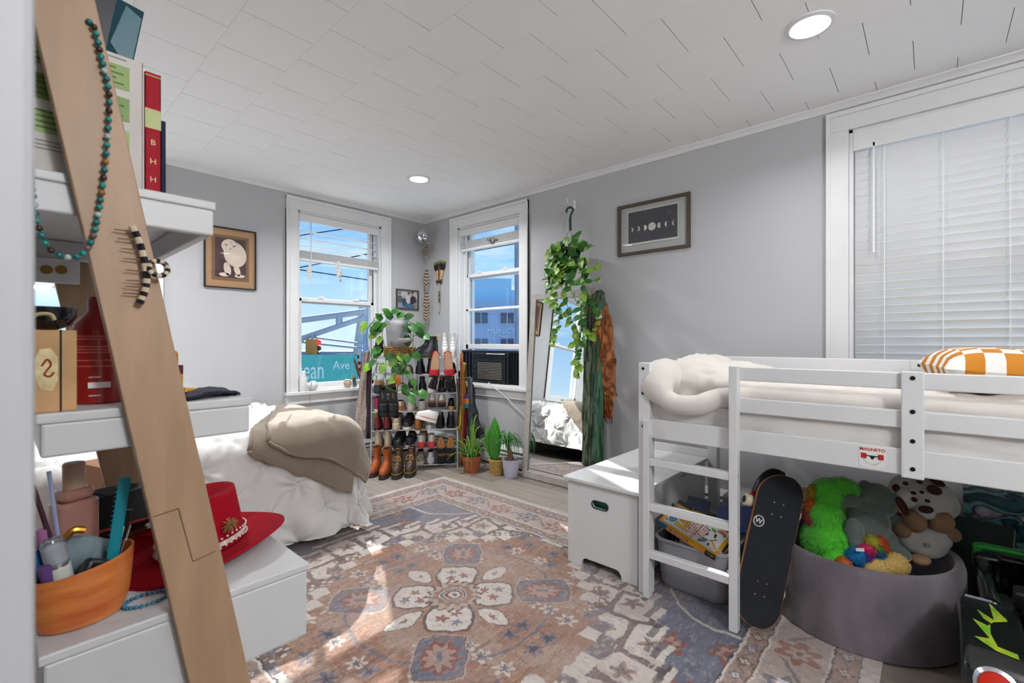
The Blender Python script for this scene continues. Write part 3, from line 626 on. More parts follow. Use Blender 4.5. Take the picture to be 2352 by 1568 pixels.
# ================================================================ leaning ladder shelf
WOOD = M('a38467', .5, noise=(5, .12), stretch=(6, 6, .8), bump=(20, .04)); TRAY = M('c9c9c9', .45)
SY0, SY1 = 1.0, 1.585
ls = thing('ladder_shelf', 'ladder shelf with pale wooden legs and white trays', 'shelf')
def legx(z, side): return (.334 - .179 * z) if side == 0 else (.430 - .1885 * z)
for y0, y1 in ((SY0 - .024, SY0), (SY1, SY1 + .024)):
    lg = MB().prism([(legx(.0078, 0), .0078), (legx(.0078, 1), .0078), (legx(2.12, 1), 2.12), (legx(2.12, 0), 2.12)], 0, y1 - y0, T=Matrix(((1, 0, 0, 0), (0, 0, 1, y0), (0, 1, 0, 0), (0, 0, 0, 1)))).out('leg', WOOD, ls, smooth=0, bevel=.002, fix=True)
    if y0 < 1:
        for q0, q1 in (((352, 1187), (410, 1167)), ((410, 1167), (443, 1289)), ((443, 1289), (494, 1266))):
            a, b = ony(*q0, y0 - .0004), ony(*q1, y0 - .0004); MB().tube([a, b], .0009, 6).out('joint_line', M('6a5138', .7), lg)
def tray(x0, x1, z0, z1, label=None):
    t = MB().bx(x0, x1, SY0, SY1, z1 - .016, z1).out('tray', TRAY, ls, smooth=0, bevel=.003)
    for a0, a1, b0, b1 in ((x0 + .006, x1 - .004, SY0 + .001, SY0 + .017), (x0 + .006, x1 - .004, SY1 - .017, SY1 - .001), (x1 - .020, x1 - .004, SY0 + .017, SY1 - .017), (x0 + .006, x0 + .022, SY0 + .017, SY1 - .017)):
        MB().bx(a0, a1, b0, b1, z0, z1 - .016).out('fascia', TRAY, t, smooth=0, bevel=.004)
    return t
tray(-.06, .276, 1.398, 1.462); tray(.037, .338, 1.022, 1.090); tray(.04, .452, .568, .722); pass
br = MB().bx(-.05, .135, SY1 - .036, SY1 - .017, 1.340, 1.398).out('brace', TRAY, ls, smooth=0, bevel=.002)
for px in (107, 141):
    p = ony(px, 619, SY1 - .037); MB().cyl((p.x, p.y - .001, p.z), (p.x, p.y + .004, p.z), .0105, n=16).out('screw', M('8a6a35', .35, .9), br)
T1, T2, T3 = 1.462, 1.090, .722
def sy(px, py, y): return ony(px, py, y)
def onething(mb, name, mats, label, cat, group=None, **kw): return tag(mb.out(name, mats, **kw), label, cat, group)
def book(name, label, x0, x1, y0, y1, z0, z1, cover, spine='y', page='ddd6c4', group=None, T=None, ct=.0018):
    """upright book: boards + page block; spine toward -y (or +x)"""
    t = thing(name, label, 'book', ((x0 + x1) / 2, (y0 + y1) / 2, z0), group=group); hx, hy, h = (x1 - x0) / 2, (y1 - y0) / 2, z1 - z0
    if T is not None: t.rotation_euler = T
    m = MB()
    if spine == 'y': m.bx(-hx, -hx + ct, -hy, hy, 0, h).bx(hx - ct, hx, -hy, hy, 0, h).bx(-hx, hx, -hy, -hy + ct, 0, h); b = MB().bx(-hx + ct, hx - ct, -hy + ct, hy - .004, .003, h - .003)
    else: m.bx(-hx, hx, -hy, -hy + ct, 0, h).bx(-hx, hx, hy - ct, hy, 0, h).bx(hx - ct, hx, -hy, hy, 0, h); b = MB().bx(-hx + .004, hx - ct, -hy + ct, hy - ct, .003, h - .003)
    c = m.out('cover', cover if not isinstance(cover, str) else M(cover, .7, spec=.25), t, smooth=0, bevel=.0006); b.out('pages', M(page, .9), t, smooth=0)
    return t, c
# --- top tray: books
bk, cv = book('cookbook', 'white cookbook showing green boxes on its back cover, on the top tray', .015, .172, 1.035, 1.062, T1, 1.692, 'c9c4bd', spine='x')
GRN = [M(c, .5) for c in ('7f9a4e', '6c8a3c', '8aa458')]; INK = M('8f8b86', .7)
for i, (z, h) in enumerate(((.172, .040), (.118, .040), (.066, .036))):
    g = MB().bx(-.066, .060, -.0145, -.0134, z, z + h).out('green_panel', GRN[i], bk, smooth=0)
    for k in range(4): MB().bx(-.060, .052 - .01 * (k % 2), -.0150, -.0144, z + .007 + .0085 * k, z + .0095 + .0085 * k).out('print_line', M('55663a', .7), g, smooth=0)
for k, z in enumerate((.052, .046, .04, .222)): MB().bx(-.06 if k < 3 else .015, .056, -.0142, -.0134, z, z + .0022).out('print_line', INK, bk, smooth=0)
bc = MB().bx(.036, .060, -.0142, -.0134, .008, .034).out('barcode', M('e8e6e0', .6), bk, smooth=0)
for k in range(8): MB().bx(.038 + k * .0027, .038 + k * .0027 + (.0015 if k % 3 else .0008), -.0147, -.0141, .012, .034).out('bar', BLACK, bc, smooth=0)
MB().lathe([(.0135, 0), (.0135, .215)], 14, c=(.079, 0, .006)).out('spine', M('d4d2cf', .4), bk)
rb, rc = book('red_cookbook', 'thick red cookbook with gold letters and a green band on its spine', .174, .197, 1.03, 1.19, T1, 1.678, '9c1024')
MB().bx(-.0115, .0115, -.0806, -.0798, .118, .150).out('green_band', M('a9b070', .5), rb, smooth=0)
for z in (.1175, .1505, .21, .006): MB().bx(-.0115, .0115, -.0808, -.0798, z - .001, z + .001).out('gold_line', M('b08a3a', .4), rb, smooth=0)
for ch_, z in (('B', .092), ('H', .058), ('H', .026)): text(ch_, .014, M('d9c08a', .5), rb, (0, -.0805, z), (R(90), 0, 0), depth=.0003)
book('navy_book', 'thin navy blue book beside the red cookbook', .198, .205, 1.035, 1.18, T1, 1.600, '141e3c')
book('grey_book', 'plain grey book standing behind the white cookbook', .035, .075, 1.075, 1.20, T1, 1.78, '8c8f8f')
tb, tcv = book('teal_book', 'tall teal and black book leaning above the white cookbook', .056, .131, 1.10, 1.128, T1 + .022, 1.83, '0c3a46', spine='x', T=(0, R(9), 0))
MB().bx(-.0376, -.002, -.0146, -.0138, .02, .34).out('cover_print', M('070a14', .4), tb, smooth=0); MB().prism([(.002, .26), (.036, .22), (.036, .33), (.012, .34)], -.0146, -.0138, T=Matrix(((1, 0, 0, 0), (0, 0, 1, 0), (0, 1, 0, 0), (0, 0, 0, 1)))).out('cover_print', M('36636e', .4), tb, smooth=0)
# --- turquoise necklace hung on the leg
nk = thing('bead_necklace', 'long turquoise and brown bead necklace hung over the shelf leg', 'necklace')
path = [sy(px, py, .967) for px, py in ((216, 62), (232, 130), (250, 210), (248, 300), (240, 390), (229, 470), (213, 545), (186, 585), (150, 590), (112, 570), (88, 520), (76, 455), (66, 380), (60, 310), (57, 250))]
path = bez([path[0] + Vector((-.01, .012, .012))] + path, 14); bd = [MB().ell((0, 0, 0), (.0047, .0047, .0047), n=10, k=6).mesh('bead', m, 180) for m in (M('17696a', .35), M('33241f', .4), M('9fb4b0', .25), M('8a5a28', .4), M('1f7f78', .3), M('6b5654', .4))]
acc = 0; pat = [0, 1, 4, 0, 1, 4, 0, 2, 0, 4, 1, 0, 1, 4, 0, 2, 4, 0, 3, 0, 1, 4, 3, 0, 4, 2, 0, 4, 5, 0, 5, 4, 0, 2]; k = 0
for a, b in zip(path, path[1:]):
    acc += (b - a).length
    if acc > .0093: link('bead', bd[pat[k % len(pat)]], nk, loc=b); acc = 0; k += 1
MB().tube(path, .0007, 5).out('string', M('2a2420', .8), nk)
# --- striped snake hair clip on the leg
cl = thing('striped_hair_clip', 'black and cream striped hair comb with ring clipped on the shelf leg', 'hair clip')
CB, CC = M('10131c', .3), M('cbb79c', .35)
sp_ = bez([sy(px, py, .962) for px, py in ((303, 519), (316, 545), (326, 575), (333, 605), (337, 640), (335, 660), (328, 680), (321, 697))], 8)
for i in range(0, len(sp_) - 4, 4): MB().tube(sp_[i:i + 5], .0055, 8).out('stripe', CB if (i // 4) % 2 else CC, cl)
rc_ = sy(364, 616, .958); NS = 14
for k in range(NS):
    ps = [rc_ + Vector((.0125 * math.cos(a), .004 * math.sin(a), .0125 * math.sin(a))) for a in [2 * PI * (k + q / 4) / NS for q in range(5)]]
    MB().tube(ps, .0042, 8).out('ring_stripe', CB if k % 2 else CC, cl)
for k in range(8):
    q = sp_[4 + k * 6]; MB().tube([q, q + Vector((-.026, .004, 0))], [.0016, .0009], 6).out('tooth', M('6b4a2c', .4), cl)
# --- middle tray
wb = thing('wooden_cigar_box', 'small wooden box with worn red and cream label on the middle tray', 'box', (.055, 1.05, T2))
MB().bx(-.030, .030, -.035, .035, 0, .128).out('body', M('b98f5f', .6, noise=(14, .2)), wb, smooth=0, bevel=.002); MB().bx(.010, .0125, -.0358, .0358, 0, .1285).out('lid_seam', M('2a1d14', .8), wb, smooth=0)
MB().bx(-.0302, -.022, -.0356, -.0348, 0, .128).out('red_edge', M('94201c', .5, noise=(40, .3)), wb, smooth=0); MB().prism([(-.017, .055), (-.010, .035), (.002, .033), (.008, .05), (.008, .085), (0, .10), (-.012, .098), (-.018, .08)], -.0357, -.0349, T=Matrix(((1, 0, 0, 0), (0, 0, 1, 0), (0, 1, 0, 0), (0, 0, 0, 1)))).out('label', M('cdbb8a', .6, noise=(60, .25)), wb, smooth=0)
MB().tube(bez([(-.010, -.0362, .072), (-.004, -.0362, .082), (0, -.0362, .074), (-.007, -.0362, .060), (-.001, -.0362, .056), (.004, -.0362, .062)], 5), .0014, 5).out('label_mark', M('94301f', .5), wb)
bw = thing('black_bowl', 'black lacquered bowl holding a cream strap on the wooden box', 'bowl', (.052, 1.05, T2 + .1285)); MB().lathe([(.012, 0), (.026, .006), (.036, .022), (.037, .036), (.034, .036), (.031, .02), (.015, .007)], 24).out('bowl', M('0b1018', .2, coat=.5), bw, solid=0)
onething(MB().tube(bez([sy(62, 738, 1.0), sy(85, 722, 1.0), sy(115, 722, 1.0), sy(125, 735, 1.0)], 6), .006, 8, flat=.5), 'cream_strap', M('b8ad80', .6), 'cream strap lying against the black bowl', 'strap')
rbt = thing('red_bottle', 'red plastic bottle with white print on the middle tray', 'bottle', (.123, 1.12, T2)); MB().lathe([(.036, 0), (.040, .004), (.040, .120), (.035, .140), (.020, .158), (.016, .165), (.016, .185), (.013, .19)], 28).out('body', M('8e0f10', .35, coat=.3), rbt)
for k, (z, w) in enumerate(((.118, .9), (.113, .9), (.100, .95), (.095, .95), (.090, .95), (.076, .9), (.066, .9), (.048, .3), (.016, .3))):
    MB().lathe([(.0403, 0), (.0403, .0022)], 28, c=(0, 0, z), cap0=False, cap1=False).out('print_line', M('c0605a', .6), rbt) if w > .5 else MB().box((-.010, -.0392, z), (.016, .003, .002)).out('print_line', M('d8b0a8', .6), rbt)
MB().box((-.004, -.0399, .034), (.030, .002, .010)).out('barcode_label', M('d8d6d4', .6), rbt, smooth=0)
cb = thing('clear_bottle', 'clear bottle with a red cap beside the wooden box', 'bottle', (.104, 1.20, T2)); MB().lathe([(.016, 0), (.018, .004), (.018, .10), (.009, .115), (.009, .122)], 20).out('body', M('c8cfd2', .1, trans=.7), cb); MB().lathe([(.013, .122), (.013, .145)], 20).out('cap', M('8a1420', .4), cb)
onething(MB().lathe([(.012, 0), (.013, .003), (.013, .085), (.010, .09)], 18, c=(*sy(392, 905, 1.17).xy, T2)), 'amber_bottle', M('d18a12', .15, trans=.4), 'amber plastic bottle standing at the middle tray edge', 'bottle')
yt = thing('yellow_tube', 'slim yellow tube with a maroon cap on the middle tray', 'tube', (*sy(414, 890, 1.14).xy, T2)); MB().lathe([(.0045, 0), (.005, .04), (.005, .044)], 12).out('body', M('c98b1c', .4), yt); MB().lathe([(.0052, .044), (.0052, .062)], 12).out('cap', M('5a1020', .4), yt)
onething(MB().box((*sy(425, 900, 1.10).xy, T2 + .009), (.024, .03, .018), (0, 0, .5)), 'yellow_block', M('cf9016', .4), 'small yellow block lying on the middle tray', 'block', bevel=.004)
def cloth(u, v):
    a = sy(415, 908, 1.06); b = sy(533, 900, 1.10); p = a.lerp(b, u) + Vector((0, .10 * (v - .5), 0)); p.z = T2 + .002 + .014 * math.sin(PI * u) ** .7 * (.6 + .4 * math.sin(PI * v)) + .003 * fbm(u * 6, v * 6); return p
onething(MB().grid(cloth, 16, 12), 'navy_cloth', M('12172a', .8), 'navy cloth bundle draped on the middle tray edge', 'cloth', solid=.004, smooth=180)
onething(MB().ell((.262, 1.24, T2 + .007), (.014, .014, .007)), 'pink_scrunchie', M('c88ca6', .7), 'small pink hair tie behind the navy cloth', 'hair tie')
# --- bottom tray
ob = thing('orange_bowl', 'orange marbled oval ceramic pot full of toiletries', 'pot', (.098, 1.090, T3), .15)
prof = [(.044, 0), (.056, .004), (.064, .03), (.068, .07), (.070, .100), (.066, .100), (.063, .06), (.055, .012), (.02, .008)]
pm0 = MB().lathe(prof, 36, sx=1.02, sy=.78); pm0.v = [(x, y, z + .14 * x * z / .1) for x, y, z in pm0.v]; pm0.out('pot', M('b5521a', .35, noise=(9, .3), col2='d98a45', stretch=(1, 1, 5), coat=.3), ob)
def stick(name, label, cat, a, b, r0, r1, m, n=10, flat=1): return onething(MB().tube([a, b], [r0, r1], n, flat=flat), name, m, label, cat)
Z0 = T3 + .03
tcb = thing('teal_comb', 'teal plastic comb standing in the orange pot', 'comb')
a_, b_ = Vector((.128, 1.075, Z0)), sy(288, 1096, 1.075); MB().tube([a_, b_], [.0085, .0085], 4, flat=.35, up=(0, 1, 0)).out('spine', M('0f7f8e', .35), tcb)
for k in range(14):
    q = a_.lerp(b_, .42 + k * .04); MB().tube([q, q + Vector((-.012, 0, -.003))], [.0009, .0006], 5).out('tooth', M('0f7f8e', .35), tcb)
pb = thing('pump_bottle', 'white airless pump bottle with a clear cap in the orange pot', 'bottle', (.078, 1.072, Z0 + .012), (R(0), R(-10), 0))
MB().lathe([(.015, 0), (.016, .06), (.016, .066)], 20).out('body', M('c3c5bd', .3), pb); MB().lathe([(.0145, .066), (.0145, .074)], 20).out('collar', CHROME, pb); MB().lathe([(.011, .074), (.011, .098), (.005, .104)], 16).out('pump', M('d8d8d8', .3), pb); MB().lathe([(.0155, .070), (.0155, .105), (.012, .113), (.003, .115)], 20, cap0=False).out('clear_cap', M('e0e6ee', .06, trans=.85), pb)
stick('beaded_stick', 'dark twisted hair stick in the orange pot', 'hair stick', Vector((.085, 1.09, Z0)), sy(75, 1115, 1.10), .004, .0035, M('3a1a2a', .3))
stick('clear_straw', 'clear tube leaning in the orange pot', 'tube', Vector((.08, 1.10, Z0)), sy(112, 1082, 1.12), .003, .003, M('b8c4e6', .1, trans=.5))
stick('silver_tweezers', 'silver tweezers upright in the orange pot', 'tweezers', Vector((.138, 1.10, Z0 + .01)), sy(300, 1205, 1.09), .004, .0025, CHROME, flat=.5)
stick('white_marker', 'white marker standing beside the teal comb', 'marker', Vector((.13, 1.11, Z0)), sy(278, 1210, 1.10), .0055, .0055, M('d0cfd2', .4))
stick('black_brush', 'black handled brush standing beside the teal comb', 'brush', Vector((.14, 1.12, Z0)), sy(296, 1170, 1.13), .004, .006, BLACK)
stick('purple_lip_balm', 'purple tube at the left edge of the orange pot', 'tube', Vector((.062, 1.070, Z0 + .02)), Vector((.050, 1.062, Z0 + .085)), .009, .009, M('5b3f78', .4))
stick('blue_tube', 'blue tube behind the pump bottle', 'tube', Vector((.052, 1.09, Z0 + .01)), Vector((.040, 1.095, Z0 + .105)), .008, .008, M('1d4f8c', .4))
stick('pink_lip_balm', 'pink and purple tube behind the pump bottle', 'tube', Vector((.058, 1.10, Z0 + .01)), Vector((.05, 1.10, Z0 + .135)), .009, .009, M('9a5f86', .4))
onething(MB().box((.112, 1.062, Z0 + .058), (.042, .020, .034), (0, R(28), .3)), 'black_trimmer', M('14171d', .4), 'black trimmer lying across the orange pot', 'trimmer', bevel=.006)
onething(MB().ell((.092, 1.125, Z0 + .070), (.050, .022, .034), (.2, .25, .2)).ell((.115, 1.128, Z0 + .062), (.03, .02, .03)), 'grey_pouch', M('6d7c84', .8, noise=(20, .2)), 'slate grey cloth pouch poking out of the orange pot', 'pouch')
onething(MB().tube(bez([(.078, 1.10, Z0 + .112), (.088, 1.10, Z0 + .122), (.102, 1.10, Z0 + .118)], 5), .006, 8), 'brass_clip', M('a87a2a', .3, .8), 'brass hair clip on the grey pouch', 'hair clip')
pk = thing('pink_bottle', 'dusty pink squared bottle with a beige cap behind the orange pot', 'bottle', (.098, 1.222, T3), .4)
MB().prism(rrect(.066, .05, .014), 0, .175).out('body', M('a87a6c', .25, coat=.5), pk, bevel=.006); MB().prism(rrect(.056, .042, .014), .175, .198).out('shoulder', M('a87a6c', .25, coat=.5), pk, bevel=.008); MB().lathe([(.017, .198), (.017, .243), (.015, .246)], 20).out('cap', M('b3947a', .35), pk)
# hats
def hat(name, label, c, rz, tilt, crown, brimr, m, edge, up=.02, band=None):
    t = thing(name, label, 'hat', c, (tilt[0], tilt[1], rz)); cr, chh = crown
    def fc(u, v):
        a = 2 * PI * u
        if v < .7: k = v / .7; r = cr * (1.04 - .17 * k); z = chh * k
        else: k = (v - .7) / .3; r = cr * .87 * (1 - k); z = chh * (1 - .30 * k * (1 if abs(math.sin(a)) < .75 else .55))
        pin = 1 - .16 * max(0, math.cos(a)) * (v ** 1.5 if v < .9 else .8)
        return Vector((r * 1.12 * math.cos(a) * (1), r * .9 * math.sin(a) * pin, z))
    MB().grid(fc, 40, 22).out('crown', m, t, smooth=180)
    def fbm_(u, v):
        a = 2 * PI * u; r = cr * .98 + (brimr - cr) * v; return Vector((r * 1.08 * math.cos(a), r * .96 * math.sin(a), .004 + up * v * v * (math.sin(a) ** 2) - .004 * v * math.cos(a) ** 2))
    MB().grid(fbm_, 56, 10).out('brim', m, t, smooth=180, solid=.004); MB().tube([fbm_(k / 56, 1) for k in range(57)], .0032, 6).out('brim_edge', edge, t)
    return t
RED = M('9a0f20', .9, spec=.1, bump=(200, .1))
rh = hat('red_hat', 'red felt hat with pearl chain and raffia tassel on the bottom tray', (.318, 1.245, T3 + .008), R(35), (R(-2), R(-3), 0), (.082, .125), .168, RED, RED, .022)
pm_ = MB().ell((0, 0, 0), (.0035, .0026, .0026), n=8, k=5).mesh('pearl', M('d9c8bd', .2, coat=.5), 180)
for k in range(44):
    for rr_, z in ((.0875, .012), (.0862, .030)):
        a = 2 * PI * k / 44 + z * 3; link('pearl', pm_, rh, loc=(rr_ * 1.13 * math.cos(a), rr_ * .915 * math.sin(a), z + .004 * math.sin(3 * a)), rot=(0, 0, a + PI / 2))
MB().lathe([(.0865, .016), (.0855, .026)], 40, sx=1.125, sy=.91, cap0=False, cap1=False).out('band', M('cfc6ba', .7, noise=(90, .3)), rh)
tas = thing('x', 'x', 'x'); bpy.data.objects.remove(tas); rf = MB(); random.seed(3)
tp = rh.matrix_basis.inverted() @ sy(530, 1205, 1.150)
for k in range(80):
    d = Vector((random.gauss(0, 1), random.gauss(0, 1), random.gauss(0, 1))).normalized(); L = random.uniform(.010, .020); rf.tube([tp, tp + d * L * .6 + Vector((0, 0, .002)), tp + d * L], [.0011, .0009, .0005], 4)
stuff(rf.out('raffia_tassel', M('9a7b4c', .9), rh))
hat('black_hat', 'black hat with a red brim edge behind the pink bottle', (.185, 1.447, T3 + .040), R(10), (R(-4), 0, 0), (.075, .085), .128, M('0d0e11', .8), M('a01818', .6), .02)
for k in range(3): onething(MB().box((.178 - .004 * k, 1.466 + .004 * k, T3 + .0055 + .0112 * k), (.13, .10, .011), (0, 0, .1 + .12 * k)), 'brown_notebook', M(('7a4a28', '9a6a38', '5f3a22')[k], .6), ('dark brown notebook lowest under the black hat', 'tan notebook between two brown ones under the black hat', 'deep brown notebook topmost under the black hat')[k], 'notebook', bevel=.002)
tb_ = thing('turquoise_bracelet', 'turquoise bead bracelet lying on the bottom tray', 'bracelet', onz(338, 1380, T3)); bm_ = MB().ell((0, 0, 0), (.0036, .0036, .0036), n=8, k=6).mesh('bead', M('0f6f8f', .25, coat=.4), 180)
for k in range(26): a = 2 * PI * k / 26; link('bead', bm_, tb_, loc=(.034 * math.cos(a), .023 * math.sin(a), .0037))
cbx = thing('cardboard_box', 'brown cardboard box standing on the floor beside the double bed', 'box', (.36, 2.45, .0078), .3); MB().bx(-.13, .13, -.1, .1, 0, .715).out('body', M('9c6b4c', .8), cbx, smooth=0, bevel=.002); MB().bx(-.025, .025, -.1008, .1008, .60, .7158).out('tape', M('b59a72', .4), cbx, smooth=0)
# ================================================================ shoe rack across the corner
RA = Vector((2.330, 3.875, 0)); RE = Vector((.761, -.649, 0)).normalized(); RN = Vector((.649, .761, 0)).normalized(); RZ = math.atan2(RE.y, RE.x); RWID = .80; RDEP = .30
TZ = [1.052, .893, .715, .545, .372, .200, .040]
def rk(s, d, z): return RA + RE * s + RN * d + Vector((0, 0, z))
def rs(px): return (px - 849) / 201 * RWID       # photo column on the rack's front -> distance along it
STEEL = M('c9cad0', .3, .3)
rkt = thing('shoe_rack', 'tall white metal shoe rack with seven tiers across the room corner', 'shoe rack', RA, RZ)
for s, d in ((0, 0), (RWID, 0), (0, RDEP), (RWID, RDEP)): 
    p = MB().cyl((s, d, 0), (s, d, 1.27), .0085, n=10).out('post', STEEL, rkt)
for z in TZ:
    for d in (0, .10, .20, RDEP): MB().cyl((0, d, z - .006), (RWID, d, z - .006), .0055, n=8).out('rod', STEEL, rkt)
    for s in (0, RWID): MB().cyl((s, 0, z - .006), (s, RDEP, z - .006), .0055, n=8).out('end_rod', STEEL, rkt)
for d in (.0, RDEP): MB().cyl((.40, d, .72), (.40, d, 1.05), .006, n=8).out('middle_post', STEEL, rkt)
# ---------------------------------------------------------------- shoes
def outline(b, f, w, z, n=20, toe=.9):
    o = []
    for k in range(n):
        a = 2 * PI * k / n; c, s = math.cos(a), math.sin(a)
        o.append(Vector((w / 2 * math.copysign(abs(c) ** .8, c) * (.93 + .09 * s), (b + f) / 2 + (f - b) / 2 * math.copysign(abs(s) ** toe, s), z)))
    return o
PROF = dict(
    boot=[(0, 0, 1, 1), (.025, -.01, 1, 1), (.048, 0, .95, .96), (.066, 0, .82, .88), (.086, .01, .66, .78), (.11, .02, .55, .70), (.15, .02, .52, .70), (.175, .01, .52, .74)],
    ankle=[(0, 0, 1, 1), (.025, -.01, 1, 1), (.045, 0, .94, .95), (.062, 0, .80, .86), (.08, .01, .63, .76), (.10, .02, .54, .70), (.125, .02, .52, .72)],
    tall=[(0, 0, 1, 1), (.025, -.01, 1, 1), (.048, 0, .95, .96), (.066, 0, .82, .88), (.09, .01, .62, .76), (.12, .02, .52, .70), (.19, .0, .54, .78), (.25, -.02, .56, .86)],
    low=[(0, 0, 1, 1), (.02, -.01, 1, 1), (.038, 0, .92, .95), (.052, 0, .76, .86), (.066, .01, .58, .74), (.072, .02, .54, .70)],
    pump=[(0, .0, 1, .9), (.02, 0, 1, .9), (.035, .01, .92, .86), (.046, .02, .72, .78), (.052, .03, .64, .74)])
def shoe(name, label, group, s, d, z, yaw=0, kind='low', up='222222', sole='dddddd', soleh=.025, L=.26, w=.102, heel=0, lace=None, cap=None, tab=None, heelcap=None, stripe=None, tilt=(0, 0), rough=.55, lining='1a1614', hs=1.0, at=None, welt=None):
    if at is None and math.cos(yaw) < -.3: d += .225
    t = thing(name, label, 'shoe', at if at is not None else rk(s, d, z), Euler((tilt[0], tilt[1], RZ + yaw)).to_matrix() if True else 0, group=group)
    sm = M(sole, .6); um = M(up, rough, noise=(30, .10)) if isinstance(up, str) else up; pr = PROF[kind]; z0 = soleh + heel
    # sole
    if heel:
        MB().rings([outline(.40 * L, L, w * 1.02, 0), outline(.40 * L, L, w * 1.02, soleh)]).rings([outline(.33 * L, .46 * L, w * .5, soleh * .6), outline(.02 * L, L * .5, w * .8, z0)]).out('sole', sm, t) if False else MB().rings([[p + Vector((0, 0, heel * max(0, 1 - p.y / L * 1.9))) for p in outline(0, L, w * 1.02, 0)], [p + Vector((0, 0, heel * max(0, 1 - p.y / L * 1.9))) for p in outline(0, L, w * 1.02, soleh)]]).out('sole', sm, t)
        MB().rings([outline(.0, .22 * L, w * .55, 0, 12), outline(-.0, .30 * L, w * .78, heel + .004, 12)]).out('heel', sm, t)
    else: MB().rings([outline(-.01 * L, 1.01 * L, w * 1.05, 0), outline(-.02 * L, 1.02 * L, w * 1.08, soleh * .5), outline(-.015 * L, 1.01 * L, w * 1.04, soleh)]).out('sole', sm, t)
    lift = lambda y: heel * max(0, 1 - y / L * 1.9)
    rr = [[p + Vector((0, 0, lift(p.y))) for p in outline(b * L, f * L, w * ww, soleh + h * hs)] for h, b, f, ww in pr]
    h, b, f, ww = pr[-1]; zt = soleh + h * hs
    rr.append([p + Vector((0, 0, lift(p.y))) for p in outline((b + .03) * L, (f - .03) * L, w * (ww - .12), zt - .004)])
    u = MB().rings(rr, cap1=False).out('upper', um, t, smooth=60)
    dz = .05 * hs if len(pr) > 6 else .028
    MB().rings([[p + Vector((0, 0, lift(p.y))) for p in outline((b + .03) * L, (f - .03) * L, w * (ww - .12), zt - .005)], [p + Vector((0, 0, lift(p.y))) for p in outline((b + .06) * L, (f - .06) * L, w * (ww - .2), zt - dz)]], cap0=False).out('lining', M(lining, .8), t)
    if welt: MB().tube([*outline(-.016 * L, 1.012 * L, w * 1.055, soleh + .001, 28), outline(-.016 * L, 1.012 * L, w * 1.055, soleh + .001, 28)[0]], .0018, 5).out('welt', M(welt, .6), t)
    if lace:
        lm = M(lace, .7); i0 = 3; seq = [(h_, f_, w_) for h_, b_, f_, w_ in pr[i0:]]
        for k, (h_, f_, w_) in enumerate(seq):
            y = f_ * L + .002; q = [Vector((-w * w_ * .27, y - .014, soleh + h_ * hs + .004)), Vector((0, y + .001, soleh + h_ * hs + .006)), Vector((w * w_ * .27, y - .014, soleh + h_ * hs + .004))]; MB().tube(bez(q, 4), .0026, 6).out('lace', lm, t)
    if cap: MB().rings([outline(.70 * L, 1.012 * L, w * .95, soleh), outline(.70 * L, 1.015 * L, w * .97, soleh + .022), outline(.72 * L, .97 * L, w * .86, soleh + .043), outline(.76 * L, .88 * L, w * .5, soleh + .052)]).out('toe_cap', M(cap, .6), t)
    if heelcap: MB().rings([[p + Vector((0, 0, lift(p.y))) for p in outline(-.018 * L, .16 * L, w * .80, soleh * .4)], [p + Vector((0, 0, lift(p.y))) for p in outline(-.022 * L, .15 * L, w * .84, soleh + .026)], [p + Vector((0, 0, lift(p.y))) for p in outline(-.005 * L, .13 * L, w * .74, soleh + .03)]]).out('heel_cap', M(heelcap, .5), t)
    if tab: MB().tube(bez([Vector((-.008, -.004 + b * L, zt - .03)), Vector((-.006, -.010 + b * L, zt + .012)), Vector((.006, -.010 + b * L, zt + .012)), Vector((.008, -.004 + b * L, zt - .03))], 4), .0035, 6).out('pull_tab', M(tab, .6), t)
    if stripe:
        for k, c in enumerate(stripe): MB().rings([outline((-.012) * L, 1.0 * L, w * 1.055, soleh * .25 + k * soleh * .5 / len(stripe) * 1.6), outline((-.012) * L, 1.0 * L, w * 1.055, soleh * .25 + (k + 1) * soleh * .5 / len(stripe) * 1.6)], cap0=False, cap1=False).out('stripe', M(c, .5), t)
    return t
BK = .215    # back row: behind the front shoe of the same kind
def pair(name, label, group, ss, tier, dd=(-.02, -.02), yaw=0, sides=(' on the scarf side', ' on the jacket side'), **kw):
    for s_, d, sd in zip(ss, dd, sides): shoe(name, label + sd, group, s_, d, tier if isinstance(tier, float) else TZ[tier] + .0005, yaw, **kw)
BHD = (' in front', ' behind its mate')
TC = PI   # toe to the room
# top
for d, yw, sd in ((.190, .18, ' by the pot'), (.020, .08, ' in front of the other')): shoe('black_boot', 'black lace-up boot sideways on the top tier' + sd, 'black boots on the top tier', .612 if d > .1 else .606, d, TZ[0], PI * .5 + yw, 'boot', '14181c', '2a221c', .022, lace='20242a', tab='c9a227', w=.088, L=.215, welt='6a5a3a', rough=.3)
for s_, sd in ((.676, ' by the black boots'), (.757, ' at the rack end')): shoe('white_boot', 'white lace-up boot with its shaft upright on the top tier' + sd, 'white boots on the top tier', s_, .055, TZ[0], TC, 'boot', 'c9c5c0', 'cfcac4', .03, lace='d8d6d2', L=.24, w=.074, hs=1.15, lining='6a4a3a')
# tier 1
pair('black_ankle_boot', 'plain black ankle boot heel-out on the second tier', 'black ankle boots on the second tier', (.445, .552), 1, kind='ankle', up='15171b', sole='1a1c20', soleh=.02, rough=.3, w=.096)
shoe('black_pump', 'black leather pump at the end of the second tier', None, .744, .0, TZ[1], 0, 'pump', '17191e', '17191e', .012, heel=.05, L=.24, rough=.25)
pair('dotted_flat', 'cream flat with black dots behind the pothos leaves', 'dotted flats on the second tier', (.222, .330), 1, kind='low', up=M('cdc4a0', .6, noise=(90, .5), col2='22201a'), sole='c8c0a8', soleh=.012, w=.094)
